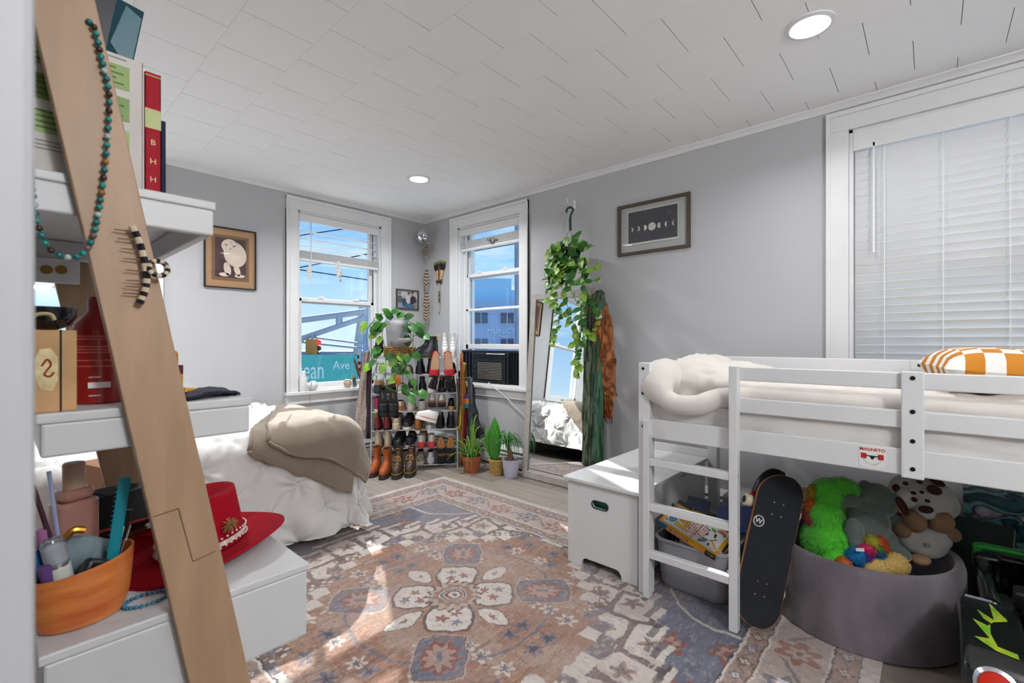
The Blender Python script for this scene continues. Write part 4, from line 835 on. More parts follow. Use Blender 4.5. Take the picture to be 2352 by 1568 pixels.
# tier 2
pair('two_tone_sandal', 'tan and white sandal on a black platform on the third tier', 'tan and white platform sandals', (.062, .166), 2, kind='low', up='b08a5f', sole='1d2024', soleh=.05, heelcap='23272c', lining='d8cdb8', L=.25, w=.092)
shoe('white_canvas_shoe', 'off-white canvas shoe under the hanging orange leaf', 'white canvas shoes on the third tier', .268, -.02, TZ[2], 0, 'low', 'cfc7b8', 'd6d0c4', .02, w=.090)
shoe('striped_strap_shoe', 'black strappy shoe with a thick cream sole on the third tier', None, .369, -.02, TZ[2], 0, 'low', '15161a', 'cfcabd', .045, w=.090)
shoe('black_shaft_boot', 'narrow black boot upright beside the middle post', None, .463, .02, TZ[2], 0, 'ankle', '14161c', '14161c', .02, w=.078)
pair('beige_high_top', 'beige canvas high-top sneaker on the third tier', 'beige high-tops on the third tier', (.553, .553), 2, (-.045, BK), sides=BHD, kind='ankle', up='b7aaa0', sole='c9c2bb', soleh=.024, heelcap='c9c2bb', L=.245, w=.085)
pair('chelsea_boot', 'glossy black pull-on boot with tan welt stitching on the rack', 'glossy black boots on the third tier', (.652, .746), 2, (.012, .012), sides=(' beside the high-tops', ' beside the end post'), kind='ankle', up='0f1114', sole='25272a', soleh=.034, L=.24, w=.080, welt='8a6a34', tab='b8952a', rough=.18, hs=.92)
# tier 3
shoe('magenta_sneaker', 'magenta and white sneaker at the end of the fourth tier', None, .056, -.01, TZ[3], .0, 'ankle', 'a3164e', 'd2cabf', .024, L=.25, w=.090, hs=.85, lining='7a0f38')
pair('cream_gum_sneaker', 'cream sneaker with a brown heel band on the fourth tier', 'cream gum sneakers', (.158, .260), 3, (.01, -.01), sides=(' behind the slides', ' beside the slides'), kind='low', up='c9b9a4', sole='d8d4d0', soleh=.022, heelcap='a5622c', w=.090)
pair('off_white_trainer', 'off-white leather trainer with laces on the fourth tier', 'off-white trainers on the fourth tier', (.360, .460), 3, (-.01, .0), kind='low', up='cbc4b9', sole='bdb19f', soleh=.02, lace='d8d4cc', w=.090)
pair('navy_lined_slip_on', 'white slip-on with navy lining tilted heel-up', 'navy-lined slip-ons', (.556, .648), TZ[3] + .080, (-.01, -.01), kind='low', up='cfc9be', sole='8a6a58', soleh=.02, lining='0f1626', tilt=(-.34, 0), L=.24, w=.084)
pair('black_patent_heel', 'black patent shoe with a tan sole on the fourth tier', 'black patent heels', (.741, .741), 3, (-.02, BK), sides=BHD, kind='pump', up='08090c', sole='a8845c', soleh=.012, heel=.03, rough=.12, L=.225, w=.085)
# tier 4
pair('red_chelsea_boot', 'dark red pull-on boot with a yellow tab on the fifth tier', 'dark red pull-on boots', (.052, .138), 4, kind='ankle', up='6f1f24', sole='1c1416', soleh=.02, tab='b8951c', L=.25, w=.077, hs=1.05)
pair('chunky_beige_slide', 'beige quilted strap sandal on the fifth tier', 'beige quilted sandals', (.228, .228), 4, (-.045, BK), sides=BHD, kind='low', up='b5a48c', sole='b3a58f', soleh=.035, heelcap='b8a993', hs=1.1, w=.083, L=.245)
shoe('skate_shoe', 'black skate shoe with a white sole and stripe on the fifth tier, toe-out', 'black skate shoes', .329, -.022, TZ[4], TC, 'low', '1a1d24', 'c9c5be', .03, lace='3a3d44', hs=1.1, L=.245, w=.096, heelcap=None, stripe=None)
shoe('skate_shoe', 'black skate shoe with a white sole and stripe behind its mate', 'black skate shoes', .329, BK + .005, TZ[4], 0, 'low', '1a1d24', 'c9c5be', .03, lace='3a3d44', hs=1.1, L=.24, w=.096)
pair('tan_chukka', 'tan leather ankle boot on the fifth tier', 'tan leather ankle boots', (.430, .430), 4, (-.045, BK), sides=BHD, kind='ankle', up='9c6233', sole='8a5630', soleh=.018, hs=1.05, w=.082, L=.245)
shoe('grey_runner', 'light grey running shoe with a thick white sole on the fifth tier', None, .527, .0, TZ[4], .0, 'low', '8f9094', 'cfcfcf', .034, w=.090)
rb0 = shoe('rainbow_stripe_sneaker', 'white sneaker with a rainbow striped sole hanging before the fifth tier', None, .600, -.082, TZ[4] + .062, PI * .5 + .12, 'low', 'd4d2cf', 'd0ccc6', .034, L=.20, w=.082, stripe=('2a4a9a', '2f8a4a', 'd8b020', 'd06a1c', 'b02020'), tilt=(.30, .15))
iv0 = Euler((.30, .15, RZ + PI * .5 + .12)).to_matrix().transposed()
for sx_ in (-.012, .012): MB().tube([Vector((sx_, .11, .088)), iv0 @ (rk(.47 + sx_, -.008, TZ[3] - .006) - rk(.600, -.082, TZ[4] + .062)), iv0 @ (rk(.47 + sx_, .012, TZ[3] - .006) - rk(.600, -.082, TZ[4] + .062))], .0022, 6).out('hanging_lace', M('d8d6d2', .7), rb0)
pair('black_combat_boot', 'black combat boot heel-out at the end of the fifth tier', 'black combat boots', (.636, .738), 4, (.0, .0), kind='ankle', up='16181c', sole='1a1c1f', soleh=.032, hs=1.0, tab='8a8d90', rough=.35, w=.088)
# tier 5
pair('beige_suede_boot', 'beige suede ankle boot with a pull tab on the sixth tier', 'beige suede boots', (.058, .146), 5, kind='ankle', up='b6a48f', sole='a8967f', soleh=.02, tab='c4b5a0', hs=1.1, L=.25, w=.079, lining='3a2a20')
shoe('black_platform_clog', 'black platform clog on the sixth tier with tan insole', 'black platform clogs', .241, -.022, TZ[5], TC, 'low', '13161a', '1f2327', .045, L=.245, w=.094, lining='8a5f3c')
shoe('black_platform_clog', 'black platform clog on the sixth tier behind its mate', 'black platform clogs', .241, BK + .005, TZ[5], 0, 'low', '13161a', '22262a', .05, L=.24, w=.094)
shoe('navy_canvas_shoe', 'navy canvas shoe with a white rubber sole on the sixth tier', None, .350, -.045, TZ[5], 0, 'low', '18222e', 'c9c5bf', .03, L=.245, w=.094)
shoe('leopard_sneaker', 'grey leopard print sneaker behind the navy canvas shoe', None, .350, BK + .005, TZ[5], 0, 'low', M('a39a92', .7, noise=(70, .5), col2='2a2624'), 'c4bcb2', .026, L=.24, w=.094)
shoe('tan_tab_boot', 'tan boot with a black and yellow pull loop behind the red-heeled sneakers', None, .462, BK + .005, TZ[5], 0, 'ankle', 'a98a62', '2a2420', .02, tab='c9a227', L=.24, w=.094)
pair('red_heel_sneaker', 'off-white sneaker with a coral red heel on the sixth tier', 'red-heeled sneakers', (.460, .556), 5, (-.045, -.045), kind='low', up='bdb7ab', sole='c43a44', soleh=.03, heelcap='c43a44', hs=1.25, L=.245, w=.085, lining='a8a29a')
# tier 6
shoe('checkered_slip_on', 'black and white checkered slip-on on the lowest tier', None, .445, .0, TZ[6], TC, 'low', M('c8bfa8', .7, noise=(120, .5), col2='191919'), 'cfc6b4', .03, w=.085, L=.24)
pair('plain_white_sneaker', 'plain white leather sneaker heel-out on the lowest tier', 'plain white sneakers', (.545, .643), 6, (.0, .05), kind='low', up='bdbcc0', sole='c6c5c8', soleh=.028, heelcap='c2c1c4', hs=1.15, w=.088)
# floor boots
for (px, py), yw, sd in (((866, 1092), TC - .18, ' by the scarf'), ((890, 1097), TC - .18, ' by the brown boots')): shoe('orange_suede_boot', 'rust orange suede boot with a dark lug sole on the floor' + sd, 'rust orange suede boots', 0, 0, 0, yw, 'tall', '9a4a16', '3a2418', .045, L=.24, w=.086, hs=.80, at=onz(px, py, 0) + RN * .160, lining='4a2a14')
for (px, py), yw, sd in (((915, 1099), TC - .10, ' by the orange boots'), ((945, 1095), TC - .10, ' by the checkered slip-on')):
    b_ = shoe('brown_work_boot', 'dark brown boot with yellow laces on the floor' + sd, 'brown boots with yellow laces', 0, 0, 0, yw, 'boot', '3f2c20', '2c2a26', .045, L=.245, w=.096, lace='b5862a', at=onz(px, py, 0) + RN * .205, welt='b08a3a', lining='2a1c14', rough=.45, hs=1.1)
    for sg in (-1, 1): MB().tube(bez([(0, .15, .185), (sg * .022, .17, .18), (sg * .034, .17, .15), (sg * .015, .165, .15), (0, .15, .175)], 6), .0025, 6).out('lace_loop', M('b5862a', .7), b_)
# ---------------------------------------------------------------- open shoes hooked on the rods
def hung(name, label, group, s, z, L, w, base, insole, strapc, straps, heel=None, pl=.012, tw=0, d=-.035, rough=.4, lean=.12):
    """sandal hanging toe-down from a rod, insole to the room"""
    mt_ = Matrix((RE * -1, Vector((0, 0, -1)), RN * -1)).transposed(); mt_ = Matrix.Rotation(tw, 3, RN) @ mt_ ; mt_ = Matrix.Rotation(lean, 3, RE) @ mt_
    t = thing(name, label, 'shoe', rk(s, d, z), mt_, group=group); sm = M(strapc, rough)
    MB().rings([outline(0, L, w, -pl), outline(0, L, w, -.002)]).out('sole', M(base, .5), t); MB().rings([outline(.02 * L, .98 * L, w * .92, -.002), outline(.02 * L, .98 * L, w * .92, .002)]).out('insole', M(insole, .6), t)
    for y0, y1, h in straps:
        def f(u, v):
            a = PI * u; return Vector((-w * .53 * math.cos(a), (y0 + (y1 - y0) * v) * L, -.006 + h * math.sin(a) ** .7))
        MB().grid(f, 14, 5).out('strap', sm, t, smooth=180, solid=.003)
    if heel: MB().rings([outline(.0, .18 * L, w * .7, -.004, 12), outline(.03 * L, .12 * L, heel[1], -heel[0], 12)]).out('heel', M(base, rough), t)
    return t
def squig(t, m, y0): MB().tube([(.006 * math.sin(k * 1.1) + .002 * math.sin(k * .4), y0 - .028 + .0024 * k, .0026) for k in range(24)], .0012, 5).out('gold_script', m, t)
for px, tw, sd in ((1000, .08, ' beside the black boots'), (1026, -.10, ' beside the white boots')):
    t = hung('red_heel', 'red high-heeled sandal hooked over the top tier' + sd, 'red heels hung on the top tier', rs(px), TZ[0] + .06, .235, .085, 'b5121c', 'b58e6e', 'b5121c', ((.72, .98, .035),), heel=(.085, .012), tw=tw, d=-.085, lean=0)
    MB().tube(bez([(-.03, .05, .0), (-.034, .02, .05), (0, .0, .065), (.034, .02, .05), (.03, .05, 0)], 6), .003, 6).out('ankle_strap', M('b5121c', .4), t)
for px, tw, sd in ((1004, .30, ' with its toe free'), (1028, .05, ' above the glossy boots')): hung('pointed_black_heel', 'black pointed heel hanging below the red heels' + sd, 'pointed black heels', rs(px), TZ[1] + .055, .20, .066, '0d0f13', '14161a', '0d0f13', ((.55, 1.0, .028),), heel=(.03, .012), pl=.008, tw=tw, d=-.030, rough=.15, lean=0)
for px, tw, sd in ((876, -.03, ' by the magenta sneaker'), (901, .03, ' by the gum sneaker')):
    t = hung('black_slide', 'black leather slide with gold lettering hung on the third tier' + sd, 'black slides with gold lettering', rs(px), TZ[2] + .035, .255, .092, '101318', '14171c', '12151a', ((.48, .80, .04), (.70, .98, .035)), tw=tw, rough=.3)
    squig(t, M('b8952a', .4), .055)
for px, tw, sd in ((1010, -.05, ' by the white sneakers'), (1034, .05, ' by the tan belt')):
    t = hung('black_suede_sandal', 'black suede sandal with tan insole hung on the sixth tier' + sd, 'black suede sandals with tan insoles', rs(px), TZ[5] + .105, .255, .084, '131619', 'b5753c', '101114', ((.40, .60, .04), (.68, .99, .045)), tw=tw, rough=.9)
    squig(t, M('4a2a14', .6), .05)
# sandals tucked behind the pot
hung('dark_sandal', 'dark sandal leaning behind the white plant pot', None, rs(862), TZ[0] + .20, .2, .085, '1e1c22', '2a262c', '1e1c22', ((.5, .8, .04),), d=.2, tw=.1, lean=-.1); shoe('grey_felt_slipper', 'grey slipper lying on the wicker tray beside the white pot', None, rs(897), -.046, TZ[0] + .099, -PI / 2, 'low', '6b6764', '5c5856', .012, L=.20, w=.072, hs=.6, tilt=(.28, 0))
# ---------------------------------------------------------------- things hanging on the rack's ends
def ribbon(name, label, cat, pts, width, m, th=.004, wave=.006, side=None, n=10, parent=None, nm=None, taper=None):
    P = bez(pts, 6); sd = Vector(side) if side else RE; k = len(P)
    def f(u, v):
        q = min(k - 1, int(u * (k - 1) + .5)); w = width * (taper(u) if taper else 1); return P[q] + sd * (w * (v - .5)) + RN * (wave * math.sin(v * 9 + u * 5 + len(name)))
    o = MB().grid(f, k - 1, n).out(nm or name, m, parent, smooth=180, solid=th)
    return o if parent else tag(o, label, cat)
ribbon('dotted_scarf', 'pale scarf with dark dots and pink blossoms hanging on the rack end', 'scarf', [rk(rs(838), .06, 1.11), rk(rs(834), .03, .9), rk(rs(829), .0, .6), rk(rs(826), .0, .36)], .11, M('c9bcb0', .9, noise=(130, .4), col2='6a5450'), wave=.015, taper=lambda u: .5 + .7 * u)
ribbon('plum_strap', 'dark plum fabric strap beside the dotted scarf', 'strap', [rk(rs(846), -.015, .98), rk(rs(844), -.02, .7), rk(rs(844), -.02, .30)], .04, M('2a1a26', .8))
for nm, lb_, c, px, z0, z1, w, d in (('tan_belt', 'long tan leather belt hanging at the rack end', '8f5526', 1059, 1.09, .02, .030, -.01), ('mustard_scarf', 'mustard patterned scarf hanging beside the tan belt', 'b07a2a', 1062, 1.0, .50, .05, .05), ('red_strap', 'red fabric strap hanging at the rack end', '8c2416', 1068, .80, .14, .028, .08), ('yellow_ribbon', 'yellow ribbon hanging low at the rack end', 'b5a62a', 1054, .62, .36, .03, -.02), ('grey_scarf', 'slate grey scarf hanging behind the red strap', '4a5560', 1080, .85, .10, .05, .055), ('brown_strap', 'dark brown strap hanging outermost on the rack end post', '4f3526', 1051, .85, .40, .02, -.03)):
    ribbon(nm, lb_, 'belt' if 'belt' in nm else 'scarf', [rk(rs(px), d, z0), rk(rs(px) + .006, d - .01, (z0 + z1) / 2), rk(rs(px) - .004, d, z1)], w, M(c, .7, noise=(25, .25)))
pu = thing('colour_block_purse', 'small purse in orange, purple and teal blocks on a chain', 'purse', rk(rs(1070), .02, .56)); pu.rotation_euler = (0, 0, RZ)
for i, (c, z0, z1) in enumerate((('c46a14', .04, .095), ('4a2070', .095, .13), ('0f6a7a', 0, .04))): MB().prism([(-.03, z0), (.03, z0), (.026, z1), (-.026, z1)], -.014, .014, T=Matrix(((1, 0, 0, 0), (0, 0, 1, 0), (0, 1, 0, 0), (0, 0, 0, 1)))).out('panel', M(c, .6), pu, smooth=0, bevel=.004, fix=True)
MB().tube(bez([(-.02, 0, .13), (-.012, 0, .3), (0, 0, .42), (.012, 0, .3), (.02, 0, .13)], 6), .0022, 5).out('chain', M('a8883a', .3, .9), pu)
jk = thing('black_jacket', 'black jacket hanging behind the rack end beside the window', 'jacket')
def jac(u, v):
    a = 2 * PI * v; c = rk(.818 + .17 * u ** 1.1, .20 - .05 * u, .905 - .62 * u); w = .022 + .055 * u ** .8; return c + RE * (w * math.cos(a)) + RN * (.05 * math.sin(a)) * (1 + .15 * math.sin(a * 4 + u * 6))
MB().grid(jac, 24, 24).out('body', M('12151b', .6, noise=(10, .2)), jk, smooth=180)
slv = [rk(rs(1082), .10, .78), rk(rs(1090), .08, .55), rk(rs(1097), .06, .40), rk(rs(1100), .06, .27)]; MB().tube(bez(slv, 6), [.03 + .006 * math.sin(i) for i in range(19)], 10).out('sleeve', M('12151b', .6, noise=(10, .2)), jk, smooth=180)

for px, d, z in ((1059, -.01, 1.088), (1062, .05, .998), (1068, .08, .798), (1054, -.02, .618), (1080, .055, .848), (1051, -.03, .848), (1070, .02, .978), (838, .06, 1.108), (846, -.015, .978)):
    e_ = RWID if px > 900 else 0; MB().tube([(e_, min(max(d, 0), RDEP), z), (rs(px), d, z + .004), (rs(px) + (.006 if px > 900 else -.006), d, z + .014)], .003, 6).out('side_hook', STEEL, rkt)
# ================================================================ plants
def leaf_mesh(L, W, mat, fold=.25, curl=.18, heart=True, n=6):
    m = MB(); vs = []; 
    for i in range(n + 1):
        t = i / n; w = W / 2 * (math.sin(PI * min(1, t * .86 + .14)) ** .8 if heart else math.sin(PI * t) ** .7 + .04); y = L * t; z = -curl * L * t * t
        if i == n: w = .0005
        for sx in (-1, 0, 1): vs.append((sx * w, y - (.10 * L if heart and i == 0 and sx else 0), z + abs(sx) * w * fold))
    fs = []
    for i in range(n):
        for j in range(2): a = i * 3 + j; fs.append((a, a + 1, a + 4, a + 3))
    return m.add(vs, fs).mesh('leaf', mat, 180)
LG = [M(c, .38, noise=(28, .25), spec=.4) for c in ('26561a', '326a20', '1d451b')] + [M('93b23a', .38, noise=(6, .5), col2='356f1f'), M('7fb01e', .4)]
LM = [[leaf_mesh(1, .78, m, .22, cu) for cu in (.12, .28)] for m in LG]
def put_leaf(parent, p, tip, face, size, ci, roll=0, name='leaf'):
    tip = Vector(tip).normalized(); f = Vector(face); f = (f - tip * f.dot(tip)).normalized(); x = tip.cross(f)
    o = link(name, LM[ci][random.randrange(2)], parent, loc=p, rot=Matrix((x, tip, f)).transposed() @ Matrix.Rotation(roll, 3, 'Y')); o.scale = (size, size, size); return o
random.seed(21)
# hanging pothos by the mirror
HX = 3.13
hp = thing('hanging_pothos', 'trailing variegated pothos in a green hanging pot on the wall hook', 'plant')
pc = onx(1306, 595, HX)
MB().lathe([(.062, -.095), (.066, -.09), (.082, .055), (.090, .06), (.090, .075), (.082, .075), (.078, .055)], 28, c=pc, cap1=False).out('pot', M('16301f', .4), hp); MB().lathe([(.080, .05), (.01, .06)], 24, c=pc, cap0=False).out('soil', M('2a1e16', .9), hp)
hk = onx(1310, 490, XR - .10)
for a in (0, 2.1, 4.2): MB().tube([pc + Vector((.085 * math.cos(a), .085 * math.sin(a), .07)), hk + Vector((0, 0, -.13))], .0016, 6).out('hanger_wire', M('1c2c22', .4), hp)
MB().tube(bez([hk + Vector((0, 0, -.14)), hk + Vector((.0, 0, -.03)), hk + Vector((.01, -.02, .03)), hk + Vector((.01, .01, .055)), hk + Vector((.0, .035, .04)), hk + Vector((0, .038, .015))], 6), [.012] * 6 + [.009] * 25, 10).out('hook', M('1d4028', .4), hp)
wh = thing('wall_hook', 'small white hook screwed to the wall above the hanging plant', 'hook', onx(1320, 472, XR)); MB().bx(-.006, 0, -.014, .014, -.03, .045).out('plate', WHITE, wh, bevel=.003); MB().tube(bez([(-.004, 0, .01), (-.05, 0, -.005), (-.10, 0, .0), (-.112, 0, .035)], 5), .0045, 8).out('arm', WHITE, wh)
VN = [((1292, 575), (1268, 600), (1262, 640), (1272, 690), (1285, 720), (1280, 760), (1262, 790)), ((1300, 570), (1288, 640), (1300, 690), (1312, 730), (1320, 760), (1326, 800)), ((1320, 575), (1337, 640), (1334, 700), (1340, 760), (1336, 800), (1330, 830), (1318, 858)), ((1325, 570), (1350, 642), (1382, 637)), ((1330, 575), (1345, 660), (1362, 700), (1372, 740), (1352, 770)), ((1318, 565), (1342, 560), (1366, 566)), ((1308, 560), (1322, 545), (1338, 528)), ((1295, 570), (1272, 565), (1254, 580)), ((1300, 575), (1274, 640), (1264, 675), (1276, 710)), ((1312, 580), (1308, 650), (1322, 690), (1345, 735)), ((1325, 580), (1360, 620), (1374, 600)), ((1310, 575), (1316, 640), (1300, 670))]
def inp(px, py, x): return onx(px, py, x)
for vi, v in enumerate(VN):
    xx = HX - .085 - .03 * (vi % 3); pts = [onx(v[0][0], v[0][1] + 5, HX - .03)] + [onx(px, py, min(xx + .02 * math.sin(i * 2 + vi), 3.18)) for i, (px, py) in enumerate(v[1:])]
    P = bez(pts, 7); MB().tube(P, .0022, 5).out('vine', M('4a7a2c', .5), hp); stp = 2 if vi < 3 or vi == 8 else 3
    for i in range(3, len(P), stp):
        sd = random.choice((-1, 1)); dirv = (P[i] - P[i - 1]).normalized(); tip = Vector((-.35 + random.uniform(-.3, .2), sd * random.uniform(.3, .9), random.uniform(-.9, .05)))
        put_leaf(hp, P[i], tip, Vector((-1, random.uniform(-.5, .2), random.uniform(.2, .9))), random.uniform(.056, .085), random.choice((0, 1, 1, 3, 3, 3)))
for k in range(84):
    a = random.uniform(0, 2 * PI); q = pc + Vector((random.uniform(-.12, -.01), random.gauss(0, .085), random.uniform(-.17, .13)))
    put_leaf(hp, q, Vector((random.uniform(-.6, 0), random.uniform(-1, 1), random.uniform(-.9, .4))), Vector((-1, random.uniform(-.6, .3), random.uniform(.1, .9))), random.uniform(.055, .09), random.choice((0, 1, 3, 3, 3, 4, 1)))
# pothos on the rack
wt = thing('wicker_tray', 'round woven wicker tray under the white plant pot', 'tray', rk(rs(911), .13, TZ[0]))
WK = M('a0733e', .7, noise=(60, .35), bump=(90, .6))
for k in range(5): MB().tube([(.145 * (1 + .006 * k) * math.cos(a), .13 * math.sin(a), .012 + k * .019 + .003 * math.sin(a * 13 + k * PI)) for a in [2 * PI * j / 60 for j in range(61)]], .0105, 7).out('weave', WK, wt)
MB().lathe([(.14, .002), (.14, .010)], 40, sy=.92).out('base', WK, wt)
rp = thing('pothos_plant', 'trailing pothos in a white pot on the shoe rack', 'plant', (0, 0, 0)); pb = rk(rs(906), .13, TZ[0] + .012)
MB().lathe([(.085, 0), (.090, .01), (.112, .28), (.120, .29), (.120, .335), (.112, .335), (.104, .27)], 32, c=pb, cap1=False).out('pot', M('c9c9d0', .35), rp); MB().lathe([(.108, .31), (.01, .32)], 24, c=pb, cap0=False).out('soil', M('2a1e16', .9), rp)
C7 = [(540, 240, 1), (720, 240, 0), (590, 310, 0), (180, 500, 3), (330, 560, 1), (380, 480, 0), (410, 580, 1), (470, 500, 0), (310, 660, 3), (430, 740, 3), (370, 900, 1), (380, 960, 1), (230, 1170, 4), (300, 1110, 1), (480, 1180, 3), (900, 520, 2), (1000, 520, 0), (1100, 510, 1), (1100, 600, 2), (1200, 660, 1), (900, 730, 0), (600, 1000, 0), (800, 1010, 3), (900, 1030, 1), (1060, 990, 0), (660, 1070, 3), (830, 1090, 0), (670, 1210, 0), (880, 1250, 1), (750, 1180, 0), (650, 1370, 3), (1010, 1430, 1), (880, 1540, 0), (930, 330, 2), (800, 300, 1), (420, 330, 0)]
C8 = [(845, 150, 1), (980, 155, 1), (1100, 165, 1), (930, 250, 1)]
tips = [(810 + x * .1403, 680 + y * .1403, c) for x, y, c in C7] + [(810 + x * .1467, 880 + y * .1467, c) for x, y, c in C8]
def onrack(px, py, d):
    r = ray(px, py); den = r[0] * RN.x + r[1] * RN.y; t = (RA.dot(RN) + d) / den; return Vector(CV + r * t)
for px, py, c in tips:
    d = -.045 + random.uniform(-.03, .015) if py > 745 else .02
    q = onrack(px, py, d); sd = 1 if px > 906 else -1
    tip = Vector(RE * sd * random.uniform(.2, .9) + RN * -.3 + Vector((0, 0, random.uniform(-1, -.3) if py > 740 else .3)))
    put_leaf(rp, q - tip.normalized() * .05, tip, -RN + Vector((0, 0, .5)) + RE * random.uniform(-.5, .5), random.uniform(.08, .11), c)
for i, v in enumerate((((880, 728), (850, 745), (842, 780), (858, 830), (880, 835), (915, 840)), ((890, 727), (878, 765), (884, 800), (886, 850), (880, 880), (900, 898)), ((925, 728), (930, 750), (920, 775), (921, 820), (925, 870), (934, 905), (940, 915)), ((938, 735), (950, 750), (948, 790), (945, 820), (930, 850), (960, 905)), ((900, 726), (870, 722), (848, 752)), ((935, 730), (945, 770), (962, 765)), ((870, 830), (858, 860), (855, 872), (870, 875)), ((885, 850), (888, 885), (905, 897), (922, 895)))):
    MB().tube(bez([onrack(px, py, .03 if j == 0 else -.05) for j, (px, py) in enumerate(v)], 7), .0032, 6).out('vine', M('3f6a24', .5), rp)
dl = leaf_mesh(1, .6, M('b0691c', .6, noise=(20, .3)), .3, .3); o = link('dry_leaf', dl, rp, loc=onrack(914, 862, -.06), rot=Matrix((RE, Vector((0, 0, -1)), RN * -1)).transposed() if False else rot_to(-RN, (0, 0, -1))); o.scale = (.10, .10, .10)
# blade plants on the floor
def blade(parent, pts, w, m, name='leaf', th=.35):
    P = bez(pts, 6); k = len(P); MB().tube(P, [max(.0008, w * (1 - (i / (k - 1)) ** 1.8) * (.75 + .25 * math.sin(PI * i / k))) for i in range(k)], 6, flat=th).out(name, m, parent, smooth=180)
def pot_prof(r0, r1, h, rim=None):
    if rim: return [(r0, 0), (r1 * .94, h - rim), (r1, h - rim), (r1 * 1.02, h), (r1 * .93, h), (r1 * .9, h - .02)]
    return [(r0 * .96, 0), (r0, .006), ((r0 + r1) / 2 * 1.03, h * .5), (r1, h), (r1 * .95, h), (r1 * .9, h - .02)]
ap = thing('aloe_plant', 'spiky aloe-like plant in a terracotta pot on the floor', 'plant', onz(1083, 1086, 0) + Vector((.03, .03, 0)))
MB().lathe(pot_prof(.062, .092, .150, .04), 28, cap1=False).out('pot', M('9c5230', .75, noise=(8, .1)), ap); MB().lathe([(.085, .13), (.01, .135)], 20, cap0=False).out('soil', M('3a2a1e', .9), ap)
random.seed(5); AG = [M(c, .45, noise=(12, .2)) for c in ('55822c', '6d9a36', '4a7a3a', '8aa83c')]
for k in range(34):
    a = random.uniform(0, 2 * PI); r = random.uniform(.08, .25); up = random.uniform(.06, .2) if k > 6 else random.uniform(.26, .40); dr = random.uniform(-.26, .0) if k > 6 else 0.0
    rr = r if k > 6 else r * .4; d = Vector((math.cos(a), math.sin(a), 0)); blade(ap, [d * .02 + Vector((0, 0, .12)), d * rr * .4 + Vector((0, 0, .12 + up * .8)), d * rr * .8 + Vector((0, 0, .12 + up)), d * rr * 1.15 + Vector((0, 0, max(.02, .12 + up + dr)))], random.uniform(.009, .013), random.choice(AG))
bp = thing('basket_plant', 'broad upright leaves in a small woven basket on the floor', 'plant', onz(1141, 1092, 0) + Vector((.03, .03, 0)))
for k in range(9): MB().tube([((.048 + .0022 * k) * math.cos(a), (.048 + .0022 * k) * math.sin(a), .008 + k * .0155 + .002 * math.sin(a * 11 + k * PI)) for a in [2 * PI * j / 40 for j in range(41)]], .0092, 6).out('basket_weave', M('b08c4c', .75, noise=(50, .35), bump=(120, .5)), bp)
MB().lathe([(.06, .12), (.01, .125)], 20).out('soil', M('4a2418', .9), bp)
lf = leaf_mesh(1, .26, M('3f8a26', .4, noise=(10, .35), stretch=(3, 1, 1)), .35, .05, heart=False, n=9)
for a, tl, s in ((1.2, .08, .40), (1.9, .30, .31), (2.8, .40, .27), (3.4, .28, .30), (2.3, .06, .36)):
    d = Vector((math.cos(a) * tl, math.sin(a) * tl, 1)); o = link('leaf', lf, bp, loc=(math.cos(a) * .015, math.sin(a) * .015, .115), rot=Matrix((d.normalized().cross(Vector((-FW[0], -FW[1], 0.2))).normalized(), d.normalized(), (d.normalized().cross(Vector((-FW[0], -FW[1], 0.2)))).cross(d).normalized())).transposed()); o.scale = (s, s, s)
pp = thing('ponytail_palm', 'ponytail palm with a thick stem in a lilac white pot', 'plant', onz(1174, 1098, 0) + Vector((.035, .035, 0)))
MB().lathe(pot_prof(.058, .080, .160), 28, cap1=False).out('pot', M('b9b7c9', .35), pp); MB().lathe([(.072, .135), (.01, .15)], 20, cap0=False).out('soil', M('4a3828', .9), pp)
MB().tube(bez([(0, 0, .13), (-.004, .004, .20), (-.018, .014, .26), (-.022, .018, .285)], 4), [.045, .036, .029, .025, .022, .02, .019, .019, .018, .018, .018, .018, .017], 12).out('stem', M('6b4a34', .8, noise=(25, .25)), pp)
for k in range(46):
    a = 2 * PI * k / 46 + random.uniform(-.1, .1); r = random.uniform(.08, .17); up = random.uniform(.01, .12); d = Vector((math.cos(a), math.sin(a), 0)); c = Vector((-.022, .018, .28))
    blade(pp, [c, c + d * r * .5 + Vector((0, 0, up)), c + d * r + Vector((0, 0, up * .6 - .03)), c + d * r * 1.12 + Vector((0, 0, -.06 - random.uniform(0, .08)))], .006, random.choice((M('2c6b2a', .4), M('3c8030', .4))))
# ================================================================ scarves hung on the mirror corner
def drop(name, label, pts, w, m, wave=.02, nf=5, th=.004, fringe=None, seed=0):
    t = thing(name, label, 'scarf'); P = bez(pts, 8); k = len(P)
    def f(u, v):
        q = P[min(k - 1, int(u * (k - 1) + .5))]; ww = w(u); a = (v - .5) * 2
        return q + Vector((-abs(wave) * (.5 + .5 * math.cos(a * PI * nf + 7 * fbm(u * 2.2, a * .8, seed))) * (.5 + .9 * abs(fbm(u * 3, a * 2, seed + 3))) - .02 * (1 - a * a), -a * ww / 2 + .01 * fbm(u * 7, v * 3, seed), .01 * fbm(u * 5, v * 5 + seed)))
    MB().grid(f, k * 2, 40).out('fabric', m, t, smooth=180, solid=th)
    if fringe:
        for j in range(20): q = f(1, (j + .5) / 20); MB().tube([q + Vector((0, 0, .004)), q + Vector((random.uniform(-.004, .004), random.uniform(-.006, .006), -random.uniform(.03, .06)))], .0018, 5).out('fringe', fringe, t)
    return t
